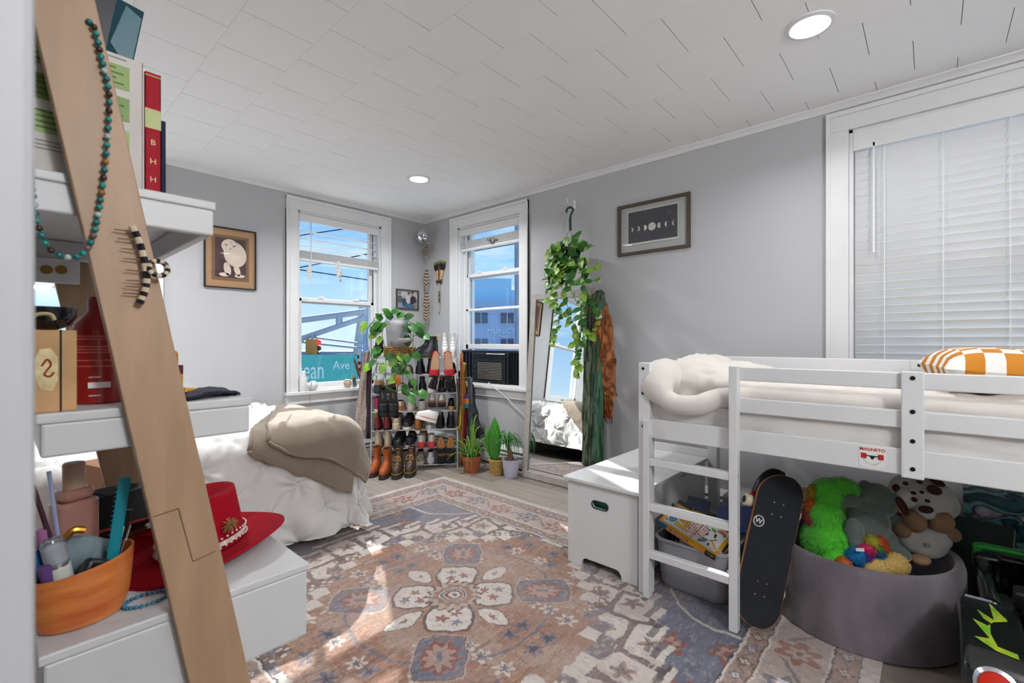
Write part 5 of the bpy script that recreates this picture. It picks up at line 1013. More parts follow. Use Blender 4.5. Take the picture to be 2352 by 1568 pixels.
drop('green_scarf', 'long olive and green scarves draped over the mirror corner', [onx(1380, 668, 3.22), onx(1372, 700, 3.17), onx(1366, 830, 3.12), onx(1362, 950, 3.08), onx(1360, 1070, 3.02)], lambda u: .05 + .13 * min(1, u * 3), M('4d5a45', .85, noise=(9, .3), stretch=(1, 9, .6), bump=(80, .3)), .03, 3, seed=2)
drop('dark_green_scarf', 'narrow deep green scarf hanging beside the olive scarf', [onx(1384, 672, 3.21), onx(1380, 720, 3.15), onx(1376, 850, 3.10), onx(1374, 1060, 3.01)], lambda u: .04 + .05 * min(1, u * 3), M('3a5f48', .85, noise=(7, .2)), .015, 3, seed=5)
drop('orange_shawl', 'rust orange fringed shawl hanging on the mirror corner', [onx(1388, 698, 3.20), onx(1387, 740, 3.13), onx(1386, 820, 3.12), onx(1388, 880, 3.12), onx(1392, 905, 3.13)], lambda u: .07 + .15 * min(1, u * 2.0), M('a8632f', .9, noise=(12, .4), col2='7d4a30', bump=(120, .3)), .035, 2, fringe=M('a8731c', .8), seed=9)
drop('orange_shawl_tail', 'narrow rust orange scarf tail below the fringed shawl', [onx(1394, 860, 3.17), onx(1394, 900, 3.16), onx(1394, 958, 3.15)], lambda u: .11, M('9c5526', .9, noise=(7, .25)), .012, 3, fringe=M('6a4a2c', .8), seed=12)
cl_ = MB().tube([onx(1348, 790, 3.12) + Vector((.010 * math.cos(a), .012 * math.sin(a), -a * .0042)) for a in [k * .35 for k in range(110)]], .0022, 5); onething(cl_, 'spiral_hair_tie', BLACK, 'black coiled cord hanging on the green scarf', 'cord')
# ================================================================ pictures
def frame_box(t, axis, u0, u1, z0, z1, at, fw, dep, m):
    for nm, a0, a1, b0, b1 in (('frame_side', u0, u0 + fw, z0, z1), ('frame_side', u1 - fw, u1, z0, z1), ('frame_rail', u0 + fw, u1 - fw, z0, z0 + fw), ('frame_rail', u0 + fw, u1 - fw, z1 - fw, z1)):
        (MB().bx(a0, a1, at - dep, at, b0, b1) if axis == 'y' else MB().bx(at - dep, at, a0, a1, b0, b1)).out(nm, m, t, smooth=0, bevel=.0015)
def sheet(t, nm, axis, u0, u1, z0, z1, d, m): return (MB().bx(u0, u1, d - .0012, d, z0, z1) if axis == 'y' else MB().bx(d - .0012, d, u0, u1, z0, z1)).out(nm, m, t, smooth=0)
def flat(t, nm, axis, poly, d, m, par=None):
    T = Matrix(((1, 0, 0, 0), (0, 0, 1, d - .0004), (0, 1, 0, 0), (0, 0, 0, 1))) if axis == 'y' else Matrix(((0, 0, 1, d - .0004), (1, 0, 0, 0), (0, 1, 0, 0), (0, 0, 0, 1)))
    return MB().prism(poly, 0, .0004, T=T).out(nm, m, t, smooth=0, fix=True)
def ellp(cx, cy, rx, ry, n=20, rot=0): return [(cx + rx * math.cos(a) * math.cos(rot) - ry * math.sin(a) * math.sin(rot), cy + rx * math.cos(a) * math.sin(rot) + ry * math.sin(a) * math.cos(rot)) for a in [2 * PI * k / n for k in range(n)]]
ow = thing('owl_picture', 'framed sepia picture of a white owl in a tan mat', 'picture', (0, 0, 0)); u0, u1, z0, z1 = 1.104, 1.491, 1.640, 2.140
frame_box(ow, 'y', u0, u1, z0, z1, YB, .009, .022, BLACK); sheet(ow, 'mat', 'y', u0 + .008, u1 - .008, z0 + .008, z1 - .008, YB - .004, M('b08a66', .8)); sheet(ow, 'inner_mat', 'y', u0 + .055, u1 - .055, z0 + .065, z1 - .062, YB - .006, M('7d5f40', .8)); sheet(ow, 'photo', 'y', u0 + .080, u1 - .080, z0 + .090, z1 - .085, YB - .008, M('4a2c30', .6, noise=(18, .35)))
OWC = M('d8c9b8', .7, noise=(14, .12)); d = YB - .0094
for i, pl in enumerate((ellp(1.330, 1.925, .085, .105, 26, .25), ellp(1.290, 1.990, .062, .058), ellp(1.272, 1.800, .026, .055, 16, .2), ellp(1.345, 1.795, .022, .050, 16, .3), ellp(1.250, 1.752, .038, .016), ellp(1.365, 1.748, .040, .014))): flat(ow, 'owl_print', 'y', pl, d - .0006 * (i > 0), OWC)
for pl in (ellp(1.262, 1.998, .014, .004, 10, -.4), ellp(1.322, 1.992, .013, .004, 10, .2), ellp(1.295, 1.968, .003, .010, 8), ellp(1.30, 2.025, .002, .008, 8)): flat(ow, 'owl_mark', 'y', pl, d - .0014, M('3a2226', .6))
sheet(ow, 'glass', 'y', u0 + .008, u1 - .008, z0 + .008, z1 - .008, YB - .014, PICGLASS)
fp = thing('family_photo', 'small framed photo of four seated people beside the corner', 'picture'); u0, u1, z0, z1 = 2.905, 3.200, 1.556, 1.776
frame_box(fp, 'y', u0, u1, z0, z1, YB, .016, .02, M('4a4640', .5)); sheet(fp, 'photo', 'y', u0 + .014, u1 - .014, z0 + .014, z1 - .014, YB - .005, M('b9bcc4', .6)); d = YB - .0066
for nm, pl, c in (('sofa_print', [(2.925, 1.575), (3.18, 1.575), (3.18, 1.68), (2.925, 1.67)], '8c98a8'), ('jeans_print', ellp(3.06, 1.605, .075, .032), '2f5f86'), ('jeans_print', ellp(3.11, 1.60, .05, .03), '3a6e94'), ('shirt_print', ellp(2.953, 1.665, .030, .045), '4a5c6a'), ('shirt_print', ellp(3.005, 1.645, .030, .035), '39434c'), ('shirt_print', ellp(3.062, 1.665, .030, .045), 'c4c4cc'), ('shirt_print', ellp(3.128, 1.66, .042, .05), '2e3038'), ('arm_print', ellp(3.15, 1.62, .03, .012, 12, .4), 'b8805f'), ('face_print', ellp(2.950, 1.720, .014, .018), 'b98a70'), ('face_print', ellp(3.008, 1.692, .014, .017), 'c09276'), ('face_print', ellp(3.068, 1.722, .015, .019), 'c49678'), ('face_print', ellp(3.115, 1.728, .016, .02), 'bd8c6e'), ('hair_print', ellp(3.068, 1.738, .018, .010), '2c2020'), ('hair_print', ellp(2.950, 1.735, .015, .009), '2c2420'), ('hair_print', ellp(3.115, 1.746, .016, .008), '3a2c24')):
    d -= .00035; flat(fp, nm, 'y', pl, d, M(c, .6))
sheet(fp, 'glass', 'y', u0 + .014, u1 - .014, z0 + .014, z1 - .014, YB - .015, PICGLASS)
mo = thing('moon_picture', 'brown framed print of the moon phases on the right wall', 'picture'); u0, u1, z0, z1 = 1.268, 1.838, 1.868, 2.260
frame_box(mo, 'x', u0, u1, z0, z1, XR, .022, .026, M('4d4438', .45)); sheet(mo, 'mat', 'x', u0 + .02, u1 - .02, z0 + .02, z1 - .02, XR - .002, M('aeb0ae', .7)); sheet(mo, 'paper', 'x', u0 + .085, u1 - .080, z0 + .075, z1 - .055, XR - .008, M('c9c8c2', .7)); sheet(mo, 'night_print', 'x', u0 + .093, u1 - .088, z0 + .090, z1 - .064, XR - .0095, M('33353e', .6, noise=(30, .2)))
zc = 2.062; MC = M('c9c6be', .6, noise=(60, .25)); d = XR - .0112
for k in range(7):
    y = 1.725 - k * .0565 - (.006 if k > 3 else 0) + (.004 if k < 3 else 0); r = .030 if k == 3 else .021
    if k == 3: pl = ellp(y, zc, r, r, 26)
    else:
        lit = (0.28, .62, .92)[k] if k < 3 else (.92, .62, .28)[k - 4]; sg = -1 if k < 3 else 1; pl = [(y + sg * r * math.sin(a) * 1, zc + r * math.cos(a)) for a in [PI * q / 14 for q in range(15)]] + [(y + sg * r * math.sin(a) * (1 - 1.9 * lit if lit < .5 else (.9 - lit * 1.0 if lit < .9 else -.15)), zc + r * math.cos(a)) for a in [PI * (14 - q) / 14 for q in range(1, 14)]]
    flat(mo, 'moon_print', 'x', pl, d, MC)
for k in range(26): y, z = random.uniform(u0 + .10, u1 - .10), random.uniform(z0 + .1, z1 - .075); s = random.choice((.0009, .0012, .002)); flat(mo, 'star_print', 'x', ellp(y, z, s, s, 6), d, MC)
for y, z in ((1.44, 2.135), (1.70, 1.968)): flat(mo, 'comet_print', 'x', [(y, z), (y - .028, z + .016), (y - .027, z + .018)], d, MC)
sheet(mo, 'glass', 'x', u0 + .02, u1 - .02, z0 + .02, z1 - .02, XR - .018, PICGLASS)
# ================================================================ corner ornaments
dc_ = Vector((3.12, 4.14, 2.352)); db_ = thing('mirror_ball', 'small mirrored disco ball hanging in the room corner', 'ornament', dc_)
ball = MB(); NR = 16
for i in range(NR):
    a0, a1 = -PI / 2 + PI * i / NR, -PI / 2 + PI * (i + 1) / NR; nn = max(5, int(30 * math.cos((a0 + a1) / 2)))
    for j in range(nn):
        b0, b1 = 2 * PI * (j + .06) / nn, 2 * PI * (j + .94) / nn; c0, c1 = a0 + .012, a1 - .012; r = .0765
        ball.add([(r * math.cos(c) * math.cos(b), r * math.cos(c) * math.sin(b), r * math.sin(c)) for c, b in ((c0, b0), (c0, b1), (c1, b1), (c1, b0))], [(0, 1, 2, 3)])
stuff(ball.out('mirror_tiles', M('d8dade', .06, 1.0), db_, smooth=0)); MB().ell((0, 0, 0), (.0745, .0745, .0745), n=24, k=14).out('core', M('8a8c90', .5), db_, smooth=180); MB().cyl((0, 0, .07), (0, 0, .085), .008, n=10).out('cap', CHROME, db_); MB().tube([(0, 0, .08), (.01, .012, .236)], .0012, 5).out('string', M('c8c8c8', .6), db_)
def feather(parent, base, tip, w, m1, m2, nb=3, name='feather', nrm=(-1, -.6, 0)):
    base = Vector(base); tip = Vector(tip); ax = (tip - base); n = Vector(nrm).normalized(); sx = ax.cross(n).normalized()
    def f(u, v): ww = w * math.sin(PI * min(1, u * .92 + .06)) ** .6; return base + ax * u + sx * (ww * (v - .5)) + n * (.12 * w * (1 - (2 * v - 1) ** 2))
    m = MB().grid(f, 20, 4)
    for q in range(len(m.f)): m.m[q] = (q // 4) // 2 % 2
    return m.out(name, [m1, m2], parent, smooth=180)
FB, FWh = M('4f3d2e', .8), M('a6988a', .8)
fg = thing('feather_garland', 'string of brown barred feathers hanging down the room corner', 'ornament'); gx, gy = 3.215, 4.19
MB().tube([(3.13, 4.15, H - .002), (gx, gy, 2.36), (gx, gy, 1.43)], .0014, 5).out('string', M('d0ccc4', .7), fg)
for k, (py0, py1) in enumerate(((536, 560), (562, 590), (620, 660), (672, 712), (705, 740))):
    t0 = (gx * FW[0] + gy * FW[1]) / FPX; za, zb = HC + (784 - py0) * t0, HC + (784 - py1) * t0
    for s in (-1, 0, 1): feather(fg, (gx + s * .004, gy - s * .004, za), (gx - .01 + s * .014, gy + .0 - s * .016, zb + abs(s) * .02), .038, FB, FWh)
ff = thing('feather_fan', 'beaded fan of coloured feathers hanging on the right wall', 'ornament'); FX = XR - .012; fy = 4.052
for k in range(9):
    a = R(-24 + 6 * k); b = Vector((FX - .003 * (k % 2), fy + .02 * math.sin(a), 1.86)); L = .24; tp = b + Vector((0, L * math.sin(a), L * math.cos(a)))
    feather(ff, b, b.lerp(tp, .62), .030, M('b59a70', .8), M('c9b890', .8), nrm=(-1, 0, 0)); feather(ff, b.lerp(tp, .56), b.lerp(tp, .88), .032, BLACK, BLACK, nrm=(-1, 0, 0)); feather(ff, b.lerp(tp, .82), tp, .022, M(('3a7a2a', 'b8451c', '5a9a2c')[k % 3], .7), M('5a8a2c', .7), nrm=(-1, 0, 0))
feather(ff, (FX - .008, fy, 1.87), (FX - .008, fy, 2.05), .03, M('9c2f1c', .7), M('9c2f1c', .7), nrm=(-1, 0, 0))
for z, c in ((1.868, '8c1c1c'), (1.856, '1a1a1a'), (1.88, '2f7a2a')): MB().tube([(FX - .008, fy - .05, z), (FX - .013, fy, z - .004), (FX - .008, fy + .05, z)], .0055, 6).out('band', M(c, .6), ff)
MB().tube([(FX - .006, fy, 1.85), (FX - .006, fy, 1.53)], .0085, 8).out('handle', M('b0a48c', .7), ff)
for k in range(8): MB().cyl((FX - .006, fy, 1.74 - .016 * k), (FX - .006, fy, 1.752 - .016 * k), .0105, n=10).out('bead_wrap', M(('8c1c1c', '2f7a3a', '1a1a1a')[k % 3], .5), ff)
# ================================================================ air conditioner
ac = thing('air_conditioner', 'black window air conditioner under the raised sash', 'air conditioner'); ACB = M('10161d', .35); y0, y1, z0, z1 = W2[0] + .03, W2[1] - .03, .781, 1.108
MB().bx(XR + .005, XR + .20, y0 + .13, y1 - .17, z0 + .002, z1 - .015).out('body', ACB, ac, smooth=0, bevel=.012); MB().bx(XR + .02, XR + .06, y0, y1, z1 - .02, z1).out('top_bar', ACB, ac, smooth=0)
for a0, a1 in ((y0, y0 + .13), (y1 - .17, y1)):
    for k in range(7): aa = a0 + (a1 - a0) * k / 7; MB().bx(XR + .03 + .012 * (k % 2), XR + .05 + .012 * (k % 2), aa, aa + (a1 - a0) / 7, z0, z1 - .02).out('side_pleat', ACB, ac, smooth=0)
gr = MB().bx(XR - .012, XR + .008, y0 + .16, y1 - .20, z0 + .02, z1 - .03).out('grille', M('171c22', .4), ac, smooth=0, bevel=.006)
for k in range(11): MB().bx(XR - .018, XR - .011, y0 + .20, y1 - .28, z0 + .045 + k * .0155, z0 + .051 + k * .0155).out('louvre', M('8a8578', .5), gr, smooth=0)
MB().bx(XR - .016, XR - .011, y0 + .18, y1 - .22, z1 - .075, z1 - .04).out('vent', BLACK, gr, smooth=0)
for k in range(3): MB().cyl((XR - .018, y1 - .24, z0 + .06 + .05 * k), (XR - .01, y1 - .24, z0 + .06 + .05 * k), .012, n=12).out('knob', M('3a4048', .4), gr)
onething(MB().tube(bez([onx(1122, 878, XR - .02), onx(1135, 890, XR - .06), onx(1155, 905, XR - .04), onx(1180, 930, XR - .03), onx(1205, 955, XR - .03), onx(1225, 985, XR - .03)], 6), .0045, 6), 'power_cord', M('cfcfcf', .5), 'white power cord running from the air conditioner down the wall', 'cord')
onething(MB().ell(onx(1130, 553, XR + .0), (.012, .03, .03)).ell(onx(1122, 550, XR - .002), (.01, .02, .012)).ell(onx(1139, 550, XR - .002), (.01, .02, .012)), 'blind_clip', M('8a8682', .3, .7), 'small grey bow-shaped clip on the raised blind', 'clip')
# ================================================================ sill things and blind feathers at window 1
ZS = W1[2]
sl_ = thing('white_bottle_lamp', 'white bottle-shaped lamp base on the window sill', 'lamp', (ony(694, 893, YB - .015).x + .01, YB - .012, ZS)); MB().lathe([(.034, 0), (.036, .01), (.036, .12), (.022, .15), (.020, .18), (.012, .185)], 20).out('body', M('dadada', .4), sl_); MB().tube(bez([(0, 0, .18), (.03, -.02, .16), (.06, -.03, .08), (.05, -.036, .0), (.045, -.05, -.12)], 6), .0025, 5).out('cord', M('8a8a8a', .5), sl_)
sg = thing('white_globe', 'white round globe lying on the window sill', 'globe', (ony(718, 895, YB).x, YB - .008, ZS + .045)); MB().ell((0, 0, 0), (.048, .044, .045), n=20, k=12).out('shell', M('d8d8d8', .4), sg, smooth=180); MB().cyl((-.05, 0, -.01), (-.03, 0, -.006), .018, n=14).out('opening', M('bfbfbf', .5), sg)
onething(MB().lathe([(.020, 0), (.034, .02), (.040, .045), (.032, .07), (.024, .075), (.028, .082)], 20, c=(ony(798, 888, YB).x, YB - .005, ZS)), 'small_clay_pot', M('b5a48c', .7, noise=(25, .3)), 'small patterned clay pot on the window sill', 'pot')
gf = thing('glass_photo_stand', 'small glass photo stand on the window sill', 'photo frame', (ony(813, 880, YB).x, YB - .005, ZS)); MB().box((0, .0, .06), (.06, .006, .12), (R(-8), 0, .4)).out('glass', M('9fb8ae', .1, trans=.4), gf, smooth=0); MB().box((0, -.005, .055), (.04, .002, .08), (R(-8), 0, .4)).out('photo', M('4a4a50', .6), gf, smooth=0)
fj = thing('feather_jar', 'clear jar of brown striped feathers on the window sill', 'jar', (ony(827, 880, YB).x + .02, YB - .012, ZS)); MB().lathe([(.026, 0), (.028, .004), (.028, .13), (.025, .13), (.025, .01)], 18, cap1=False).out('jar', M('c8d0d0', .06, trans=.8), fj)
for k in range(7): a = -.5 + k * .17; feather(fj, (.0, 0, .03), (.20 * a, -.02 * (k % 3), .30 + .06 * math.sin(k * 2)), .030, M(('5a3a24', '3a2a20', '8a5a34')[k % 3], .8), FWh if k % 2 else M('5a4434', .8), nrm=(-.3, -1, 0))
for nm, px, lb_ in (('white_feather', 712, 'white feather hanging from the raised blind near the tilt wand'), ('white_feather', 780, 'pair of white feathers hanging from the middle of the raised blind')):
    t = thing(nm, lb_, 'feather', (0, 0, 0)); a = ony(px, 585, YB - .005); MB().tube([a, a + Vector((0, 0, -.10))], .001, 5).out('string', M('cfcfcf', .6), t); b = a + Vector((0, 0, -.09)); feather(t, b, b + Vector((-.02, 0, -.14)), .04, M('d4d2ce', .8), M('c4c2be', .8), nrm=(-.3, -1, 0))
    if px > 750: feather(t, b + Vector((0, 0, .03)), b + Vector((-.06, 0, -.05)), .03, M('d4d2ce', .8), M('c4c2be', .8), nrm=(-.3, -1, 0)); feather(t, b, b + Vector((.01, 0, -.19)), .026, M('8a8680', .8), M('c4c2be', .8), nrm=(-.3, -1, 0))
# ================================================================ under the loft bed
def pt(px, py, t): return Vector(CV + ray(px, py) * t)
# --- book bin
GB = M('a3a3a9', .45)
bn = thing('book_bin', 'pale grey plastic bin of children\'s books behind the ladder', 'bin', (2.42, .845, 0))
def ringr(w, d, r, z): return [(x, y, z) for x, y in rrect(w, d, r, 5)]
MB().rings([ringr(.46, .30, .05, .0085), ringr(.48, .315, .055, .03), ringr(.52, .345, .06, .235), ringr(.54, .36, .06, .238), ringr(.54, .36, .06, .246), ringr(.51, .335, .055, .246), ringr(.47, .305, .05, .03), ringr(.44, .28, .05, .022)], cap0=True, cap1=True).out('bin', GB, bn)
random.seed(11); cols = ['141a34', '2c3c7a', '4a2a70', '8a9a2c', '2a2466', 'c9c2b2', '2c2018', '6a5a34', 'c0b8a8', '1d4a6a', '7a2222', '1c5a50', '30303a', 'b9862a']
names = ['navy picture book', 'dark blue picture book', 'purple storybook', 'lime green thin book', 'indigo starry book', 'cream paperback', 'dark brown paperback', 'olive paperback', 'ivory paperback', 'teal blue book', 'maroon book', 'green hardback', 'charcoal book', 'mustard book']
x = 2.205
for k in range(14):
    y1 = .982 - k * .0198; w = random.uniform(.0135, .0175); h = min(random.uniform(.225, .285) if k < 6 else random.uniform(.19, .235), .2215 + (y1 - w - .722) / .272 * .093 - .025)
    b, c = book('childrens_book', names[k] + ' standing in the grey bin', 2.215, 2.40, y1 - w, y1, .025, .025 + h, cols[k], spine='x', group='books in the grey bin')
    b.rotation_euler = (0, 0, PI) ; b.location.x = 2.335
    if k in (2, 4): MB().bx(.0928, .0936, -.004, .004, h * .55, h * .75).out('spine_print', M('d8c8d0', .5), b, smooth=0)
# sheets and folders at the bin front
onething(MB().prism(rrect(.20, .10, .02), 0, .004).xf(Matrix.Translation((2.196, .80, .205)) @ Matrix(((0, 0, -1, 0), (-1, 0, 0, 0), (0, 1, 0, 0), (0, 0, 0, 1)))), 'white_folder', M('b9c0c8', .5), 'pale plastic folder standing at the front of the grey bin', 'folder')
onething(MB().box((2.204, .865, .235), (.004, .07, .06)), 'blue_folder', M('1f7ab0', .5), 'bright blue folder tab behind the pale folder', 'folder', smooth=0)
for nm, lb_, c, p, d, r in (('navy_large_book', 'large navy book leaning at the back of the grey bin', '1a2444', (2.50, .93, .30), (.22, .12, .012), (.15, -.25, .2)), ('space_book', 'blue space picture book lying across the bin back', '27325c', (2.47, .72, .315), (.20, .20, .012), (-.1, -.35, .1)), ('comic_book', 'dark comic book with yellow lettering lying in the bin', '20242c', (2.40, .97, .315), (.16, .08, .008), (.3, -.2, .1))):
    t = thing(nm, lb_, 'book', p, r); MB().box((0, 0, 0), d).out('cover', M(c, .4, noise=(20, .3)), t, smooth=0, bevel=.001); MB().box((0, 0, 0), (d[0] - .004, d[1] + .001, d[2] * .6)).out('pages', M('cfc8b8', .9), t, smooth=0)
    if nm != 'space_book': MB().box((-.03, 0, d[2] / 2 + .0002), (.02, d[1] * .8, .0006)).out('title_print', M('c9a63a', .5), t, smooth=0)
# --- feature book
sA, sB = Vector((2.150, .994, .312)), Vector((2.150, .722, .219)); sdir = (sB - sA).normalized(); wdir = Vector((.2, -.012, .028)); wdir = (wdir - sdir * wdir.dot(sdir)).normalized(); ndir = wdir.cross(-sdir)
BL, BWd, BT_ = .285, .212, .026
fbk = thing('facts_book', 'yellow bordered fact book lying on the books in the grey bin', 'book', sB, Matrix((wdir, -sdir, ndir)).transposed())
YEL = M('c98f0c', .3, coat=.3)
MB().bx(0, BWd, 0, BL, BT_ - .002, BT_).bx(0, BWd, 0, BL, 0, .002).bx(0, .002, 0, BL, 0, BT_).out('cover', YEL, fbk, smooth=0); MB().bx(.002, BWd - .003, .003, BL - .003, .002, BT_ - .002).out('pages', M('cfcac0', .9), fbk, smooth=0); MB().bx(.0, BWd, -.0006, .0, .0004, .0022).out('red_edge', M('9c2018', .5), fbk, smooth=0)
zt = BT_; MB().bx(.016, BWd - .014, .014, BL - .014, zt, zt + .0004).out('cover_panel', M('b9bcbc', .4), fbk, smooth=0)
YT, WT, RTm = M('d0a90f', .4), M('e0dcd4', .4), M('8c3a22', .5)
for s, sz, y, m, sx in (('5,000', .066, .192, YT, 1.0), ('AWESOME', .040, .142, WT, .92), ('FACTS', .043, .105, WT, .95)):
    text(s, sz, RTm, fbk, (.112, y, zt + .0005), (0, 0, 0), depth=.0002, bold=.0045, sx=sx, name='title_outline'); text(s, sz, m, fbk, (.112, y, zt + .0009), (0, 0, 0), depth=.0002, bold=.0008, sx=sx, name='title')
MB().prism(ellp(.075, .243, .034, .017), zt + .0004, zt + .0007).out('badge', M('4a7496', .4), fbk, smooth=0)
for (x, y, rx, ry, a, c) in ((.045, .262, .008, .005, .4, '6a6a4a'), (.14, .262, .022, .006, .2, '4a5058'), (.05, .085, .03, .012, -.5, '5a6a78'), (.06, .035, .03, .005, .7, 'b87820'), (.09, .05, .028, .004, -.6, '8a4a1c'), (.13, .055, .020, .006, .2, '5a3020'), (.165, .075, .016, .010, .8, '5a7a3a'), (.18, .045, .012, .02, .1, 'a05a4a'), (.11, .085, .014, .004, 0, '9c2a22'), (.15, .095, .012, .008, 1.0, '4a5a7a'), (.18, .16, .012, .009, .5, '385a7a'), (.045, .055, .014, .004, .1, '3a2a1c'), (.17, .025, .01, .006, 0, '6a2f28')): MB().prism(ellp(x, y, rx, ry, 10, a), zt + .0004, zt + .0007).out('creature_print', M(c, .5), fbk, smooth=0)
srt = Matrix(((0, 0, -1), (-1, 0, 0), (0, 1, 0)))
MB().bx(-.0005, 0, .238, BL, .002, BT_ - .001).out('spine_picture', M('1d62a0', .4), fbk, smooth=0); MB().bx(-.0005, 0, 0, .048, .001, BT_ - .001).out('spine_block', M('0c0e10', .4), fbk, smooth=0)
MB().bx(-.0007, 0, .128, .222, .008, .018).out('spine_label', M('9c2818', .4), fbk, smooth=0); text('5,000 AWESOME FACTS', .0095, WT, fbk, (-.0009, .175, .013), srt, depth=.0002, sx=.78); text('NATIONAL GEOGRAPHIC', .0052, WT, fbk, (-.0008, .022, .016), srt, depth=.0002, sx=.62); text('KIDS', .006, YT, fbk, (-.0008, .018, .009), srt, depth=.0002)
# --- teal storage box beside the ladder
onething(MB().box((2.30, .615, .22), (.16, .012, .30), (R(8), 0, -.1)), 'teal_picture_book', M('1d5f58', .4, noise=(14, .3)), 'teal picture book standing against the grey bin', 'book', bevel=.002)
# ================================================================ toy car and pouf
PC = Vector((2.527, .236, 0)); PR = .338; PH = .335
VEL = M('4d484d', .75, noise=(7, .3), col2='756d72', sheen=.3, bump=(14, .15), stretch=(1, 1, .5))
pf = thing('velvet_toy_basket', 'round grey velvet basket full of plush toys', 'basket', PC)
pr_ = [(PR - .015, .0005), (PR, .012), (PR + .004, .15), (PR, PH - .03), (PR - .006, PH - .008), (PR - .02, PH), (PR - .034, PH - .006), (PR - .042, PH - .03), (PR - .045, .04), (.02, .035)]
MB().lathe(pr_, 64, cap1=True).out('basket', VEL, pf)
cr = thing('red_ride_on_car', 'dark red ride-on toy car behind the velvet basket', 'toy car', (3.035, .27, 0), R(-90)); CRD = M('6a0f16', .25, coat=.6)
def carb(u, v):
    a = 2 * PI * v; x = -.30 + .60 * u; k = math.sin(PI * min(1, u * .94 + .03)) ** .4; h = .15 + .10 * math.sin(PI * u) ** .8; return Vector((x, .17 * k * math.copysign(abs(math.cos(a)) ** .6, math.cos(a)), .20 + (h if math.sin(a) > 0 else .11) * k * math.copysign(abs(math.sin(a)) ** .6, math.sin(a))))
MB().grid(carb, 30, 32).out('body', CRD, cr, smooth=180)
for sx in (-.2, .2):
    for sy_ in (-1, 1): w = MB().cyl((sx, sy_ * .12, .075), (sx, sy_ * .175, .075), .075, n=24).out('wheel', M('15161a', .6), cr); MB().cyl((sx, sy_ * .172, .075), (sx, sy_ * .179, .075), .04, n=20).out('hub', M('8a8d92', .3, .6), w)
MB().box((-.27, -.08, .37), (.03, .06, .03), (0, .3, 0)).out('tail_light', M('c02018', .3, coat=.5), cr, bevel=.006); MB().bx(-.31, -.05, -.14, .14, .33, .345).out('spoiler', CRD, cr, bevel=.006); MB().ell((.10, -.12, .36), (.05, .03, .03)).out('window_trim', M('101012', .3), cr)
hd = thing('black_push_handle', 'black looped push handle with a red button behind the skateboard', 'handle', (0, 0, 0))
lp = [pt(px, py, 2.42) for px, py in ((1800, 1090), (1775, 1083), (1752, 1100), (1735, 1135), (1722, 1165), (1718, 1180), (1728, 1195), (1745, 1210))]; MB().tube(bez(lp, 6), [.014 + .010 * math.sin(PI * i / 42) for i in range(43)], 10).out('loop', M('1a1c22', .4), hd); MB().tube(bez([pt(1762, 1150, 2.43), pt(1748, 1160, 2.43), pt(1728, 1180, 2.43)], 6), .018, 10).out('inner_grip', M('101216', .5), hd); MB().ell(pt(1729, 1135, 2.40), (.014, .014, .022)).out('button', M('a01820', .4), hd); MB().tube([pt(1745, 1205, 2.42), pt(1760, 1240, 2.52), pt(1775, 1262, 2.58)], .015, 8).out('stem', M('101216', .5), hd); MB().tube([pt(1775, 1262, 2.58), Vector((pt(1775, 1262, 2.58).x, pt(1775, 1262, 2.58).y, .01))], .012, 8).out('stand', M('101216', .5), hd)
onething(MB().box((2.98, .80, .15), (.24, .24, .30)), 'white_storage_box', M('b5b3b0', .7, noise=(4, .1)), 'off-white soft storage box against the wall under the loft bed', 'box', bevel=.02)
# --- skateboard leaning on the basket
B0 = onz(1728, 1438, .022) + Vector((.01, 0, 0)); B1 = onx(1802, 1092, 2.300); ax_ = (B1 - B0); SL = ax_.length; ya = ax_.normalized(); xa = Vector((RT[0], RT[1], 0)); xa = (xa - ya * xa.dot(ya)).normalized(); za = xa.cross(ya)
sk = thing('skateboard', 'black grip-tape skateboard leaning against the velvet basket', 'skateboard', B0, Matrix((xa, ya, za)).transposed())
SWd = .198
def deck_out(o, n=12):
    r = SWd / 2 - o; pts = []
    for k in range(n + 1): a = PI * k / n; pts.append((r * math.cos(a), SL - SWd / 2 * .98 + (SWd / 2 - o) * math.sin(a)))
    for k in range(n + 1): a = PI + PI * k / n; pts.append((r * math.cos(a), SWd / 2 * .98 + (SWd / 2 - o) * math.sin(a)))
    return pts
def kick(x, y): 
    k = max(0, (y - SL * .80)) ** 2 * 1.6 + max(0, (SL * .20 - y)) ** 2 * 1.6; return k + .10 * x * x
def deck_layer(o, z0, z1): return [[Vector((x, y, z + kick(x, y))) for x, y in deck_out(oo)] for oo, z in ((o, z0), (o, z1))]
def solid_deck(o, z0, z1, nm, m, par):
    b = MB(); P = deck_out(o); n = len(P); ny = 26; rows = []
    def half(y):
        c0, c1 = SWd / 2 * .98, SL - SWd / 2 * .98; r = SWd / 2 - o
        if y < c0: return math.sqrt(max(0, r * r - (c0 - y) ** 2))
        if y > c1: return math.sqrt(max(0, r * r - (y - c1) ** 2))
        return r
    ys = [o + .0002 + (SL - 2 * o - .0004) * (.5 - .5 * math.cos(PI * k / ny)) for k in range(ny + 1)]; nx = 8
    top = [[Vector((half(y) * (2 * i / nx - 1), y, 0)) for i in range(nx + 1)] for y in ys]
    rr = []
    for r_ in top:
        ring = [Vector((p.x, p.y, z1 + kick(p.x, p.y))) for p in r_] + [Vector((p.x, p.y, z0 + kick(p.x, p.y))) for p in reversed(r_)]; rr.append(ring)
    return b.rings(rr).out(nm, m, par, smooth=40)
solid_deck(0, -.010, .0, 'deck', M('9a5f2c', .5, noise=(30, .2)), sk); solid_deck(.0022, .0, .0012, 'grip_tape', M('14181f', .8, noise=(12, .25), bump=(400, .3)), sk)
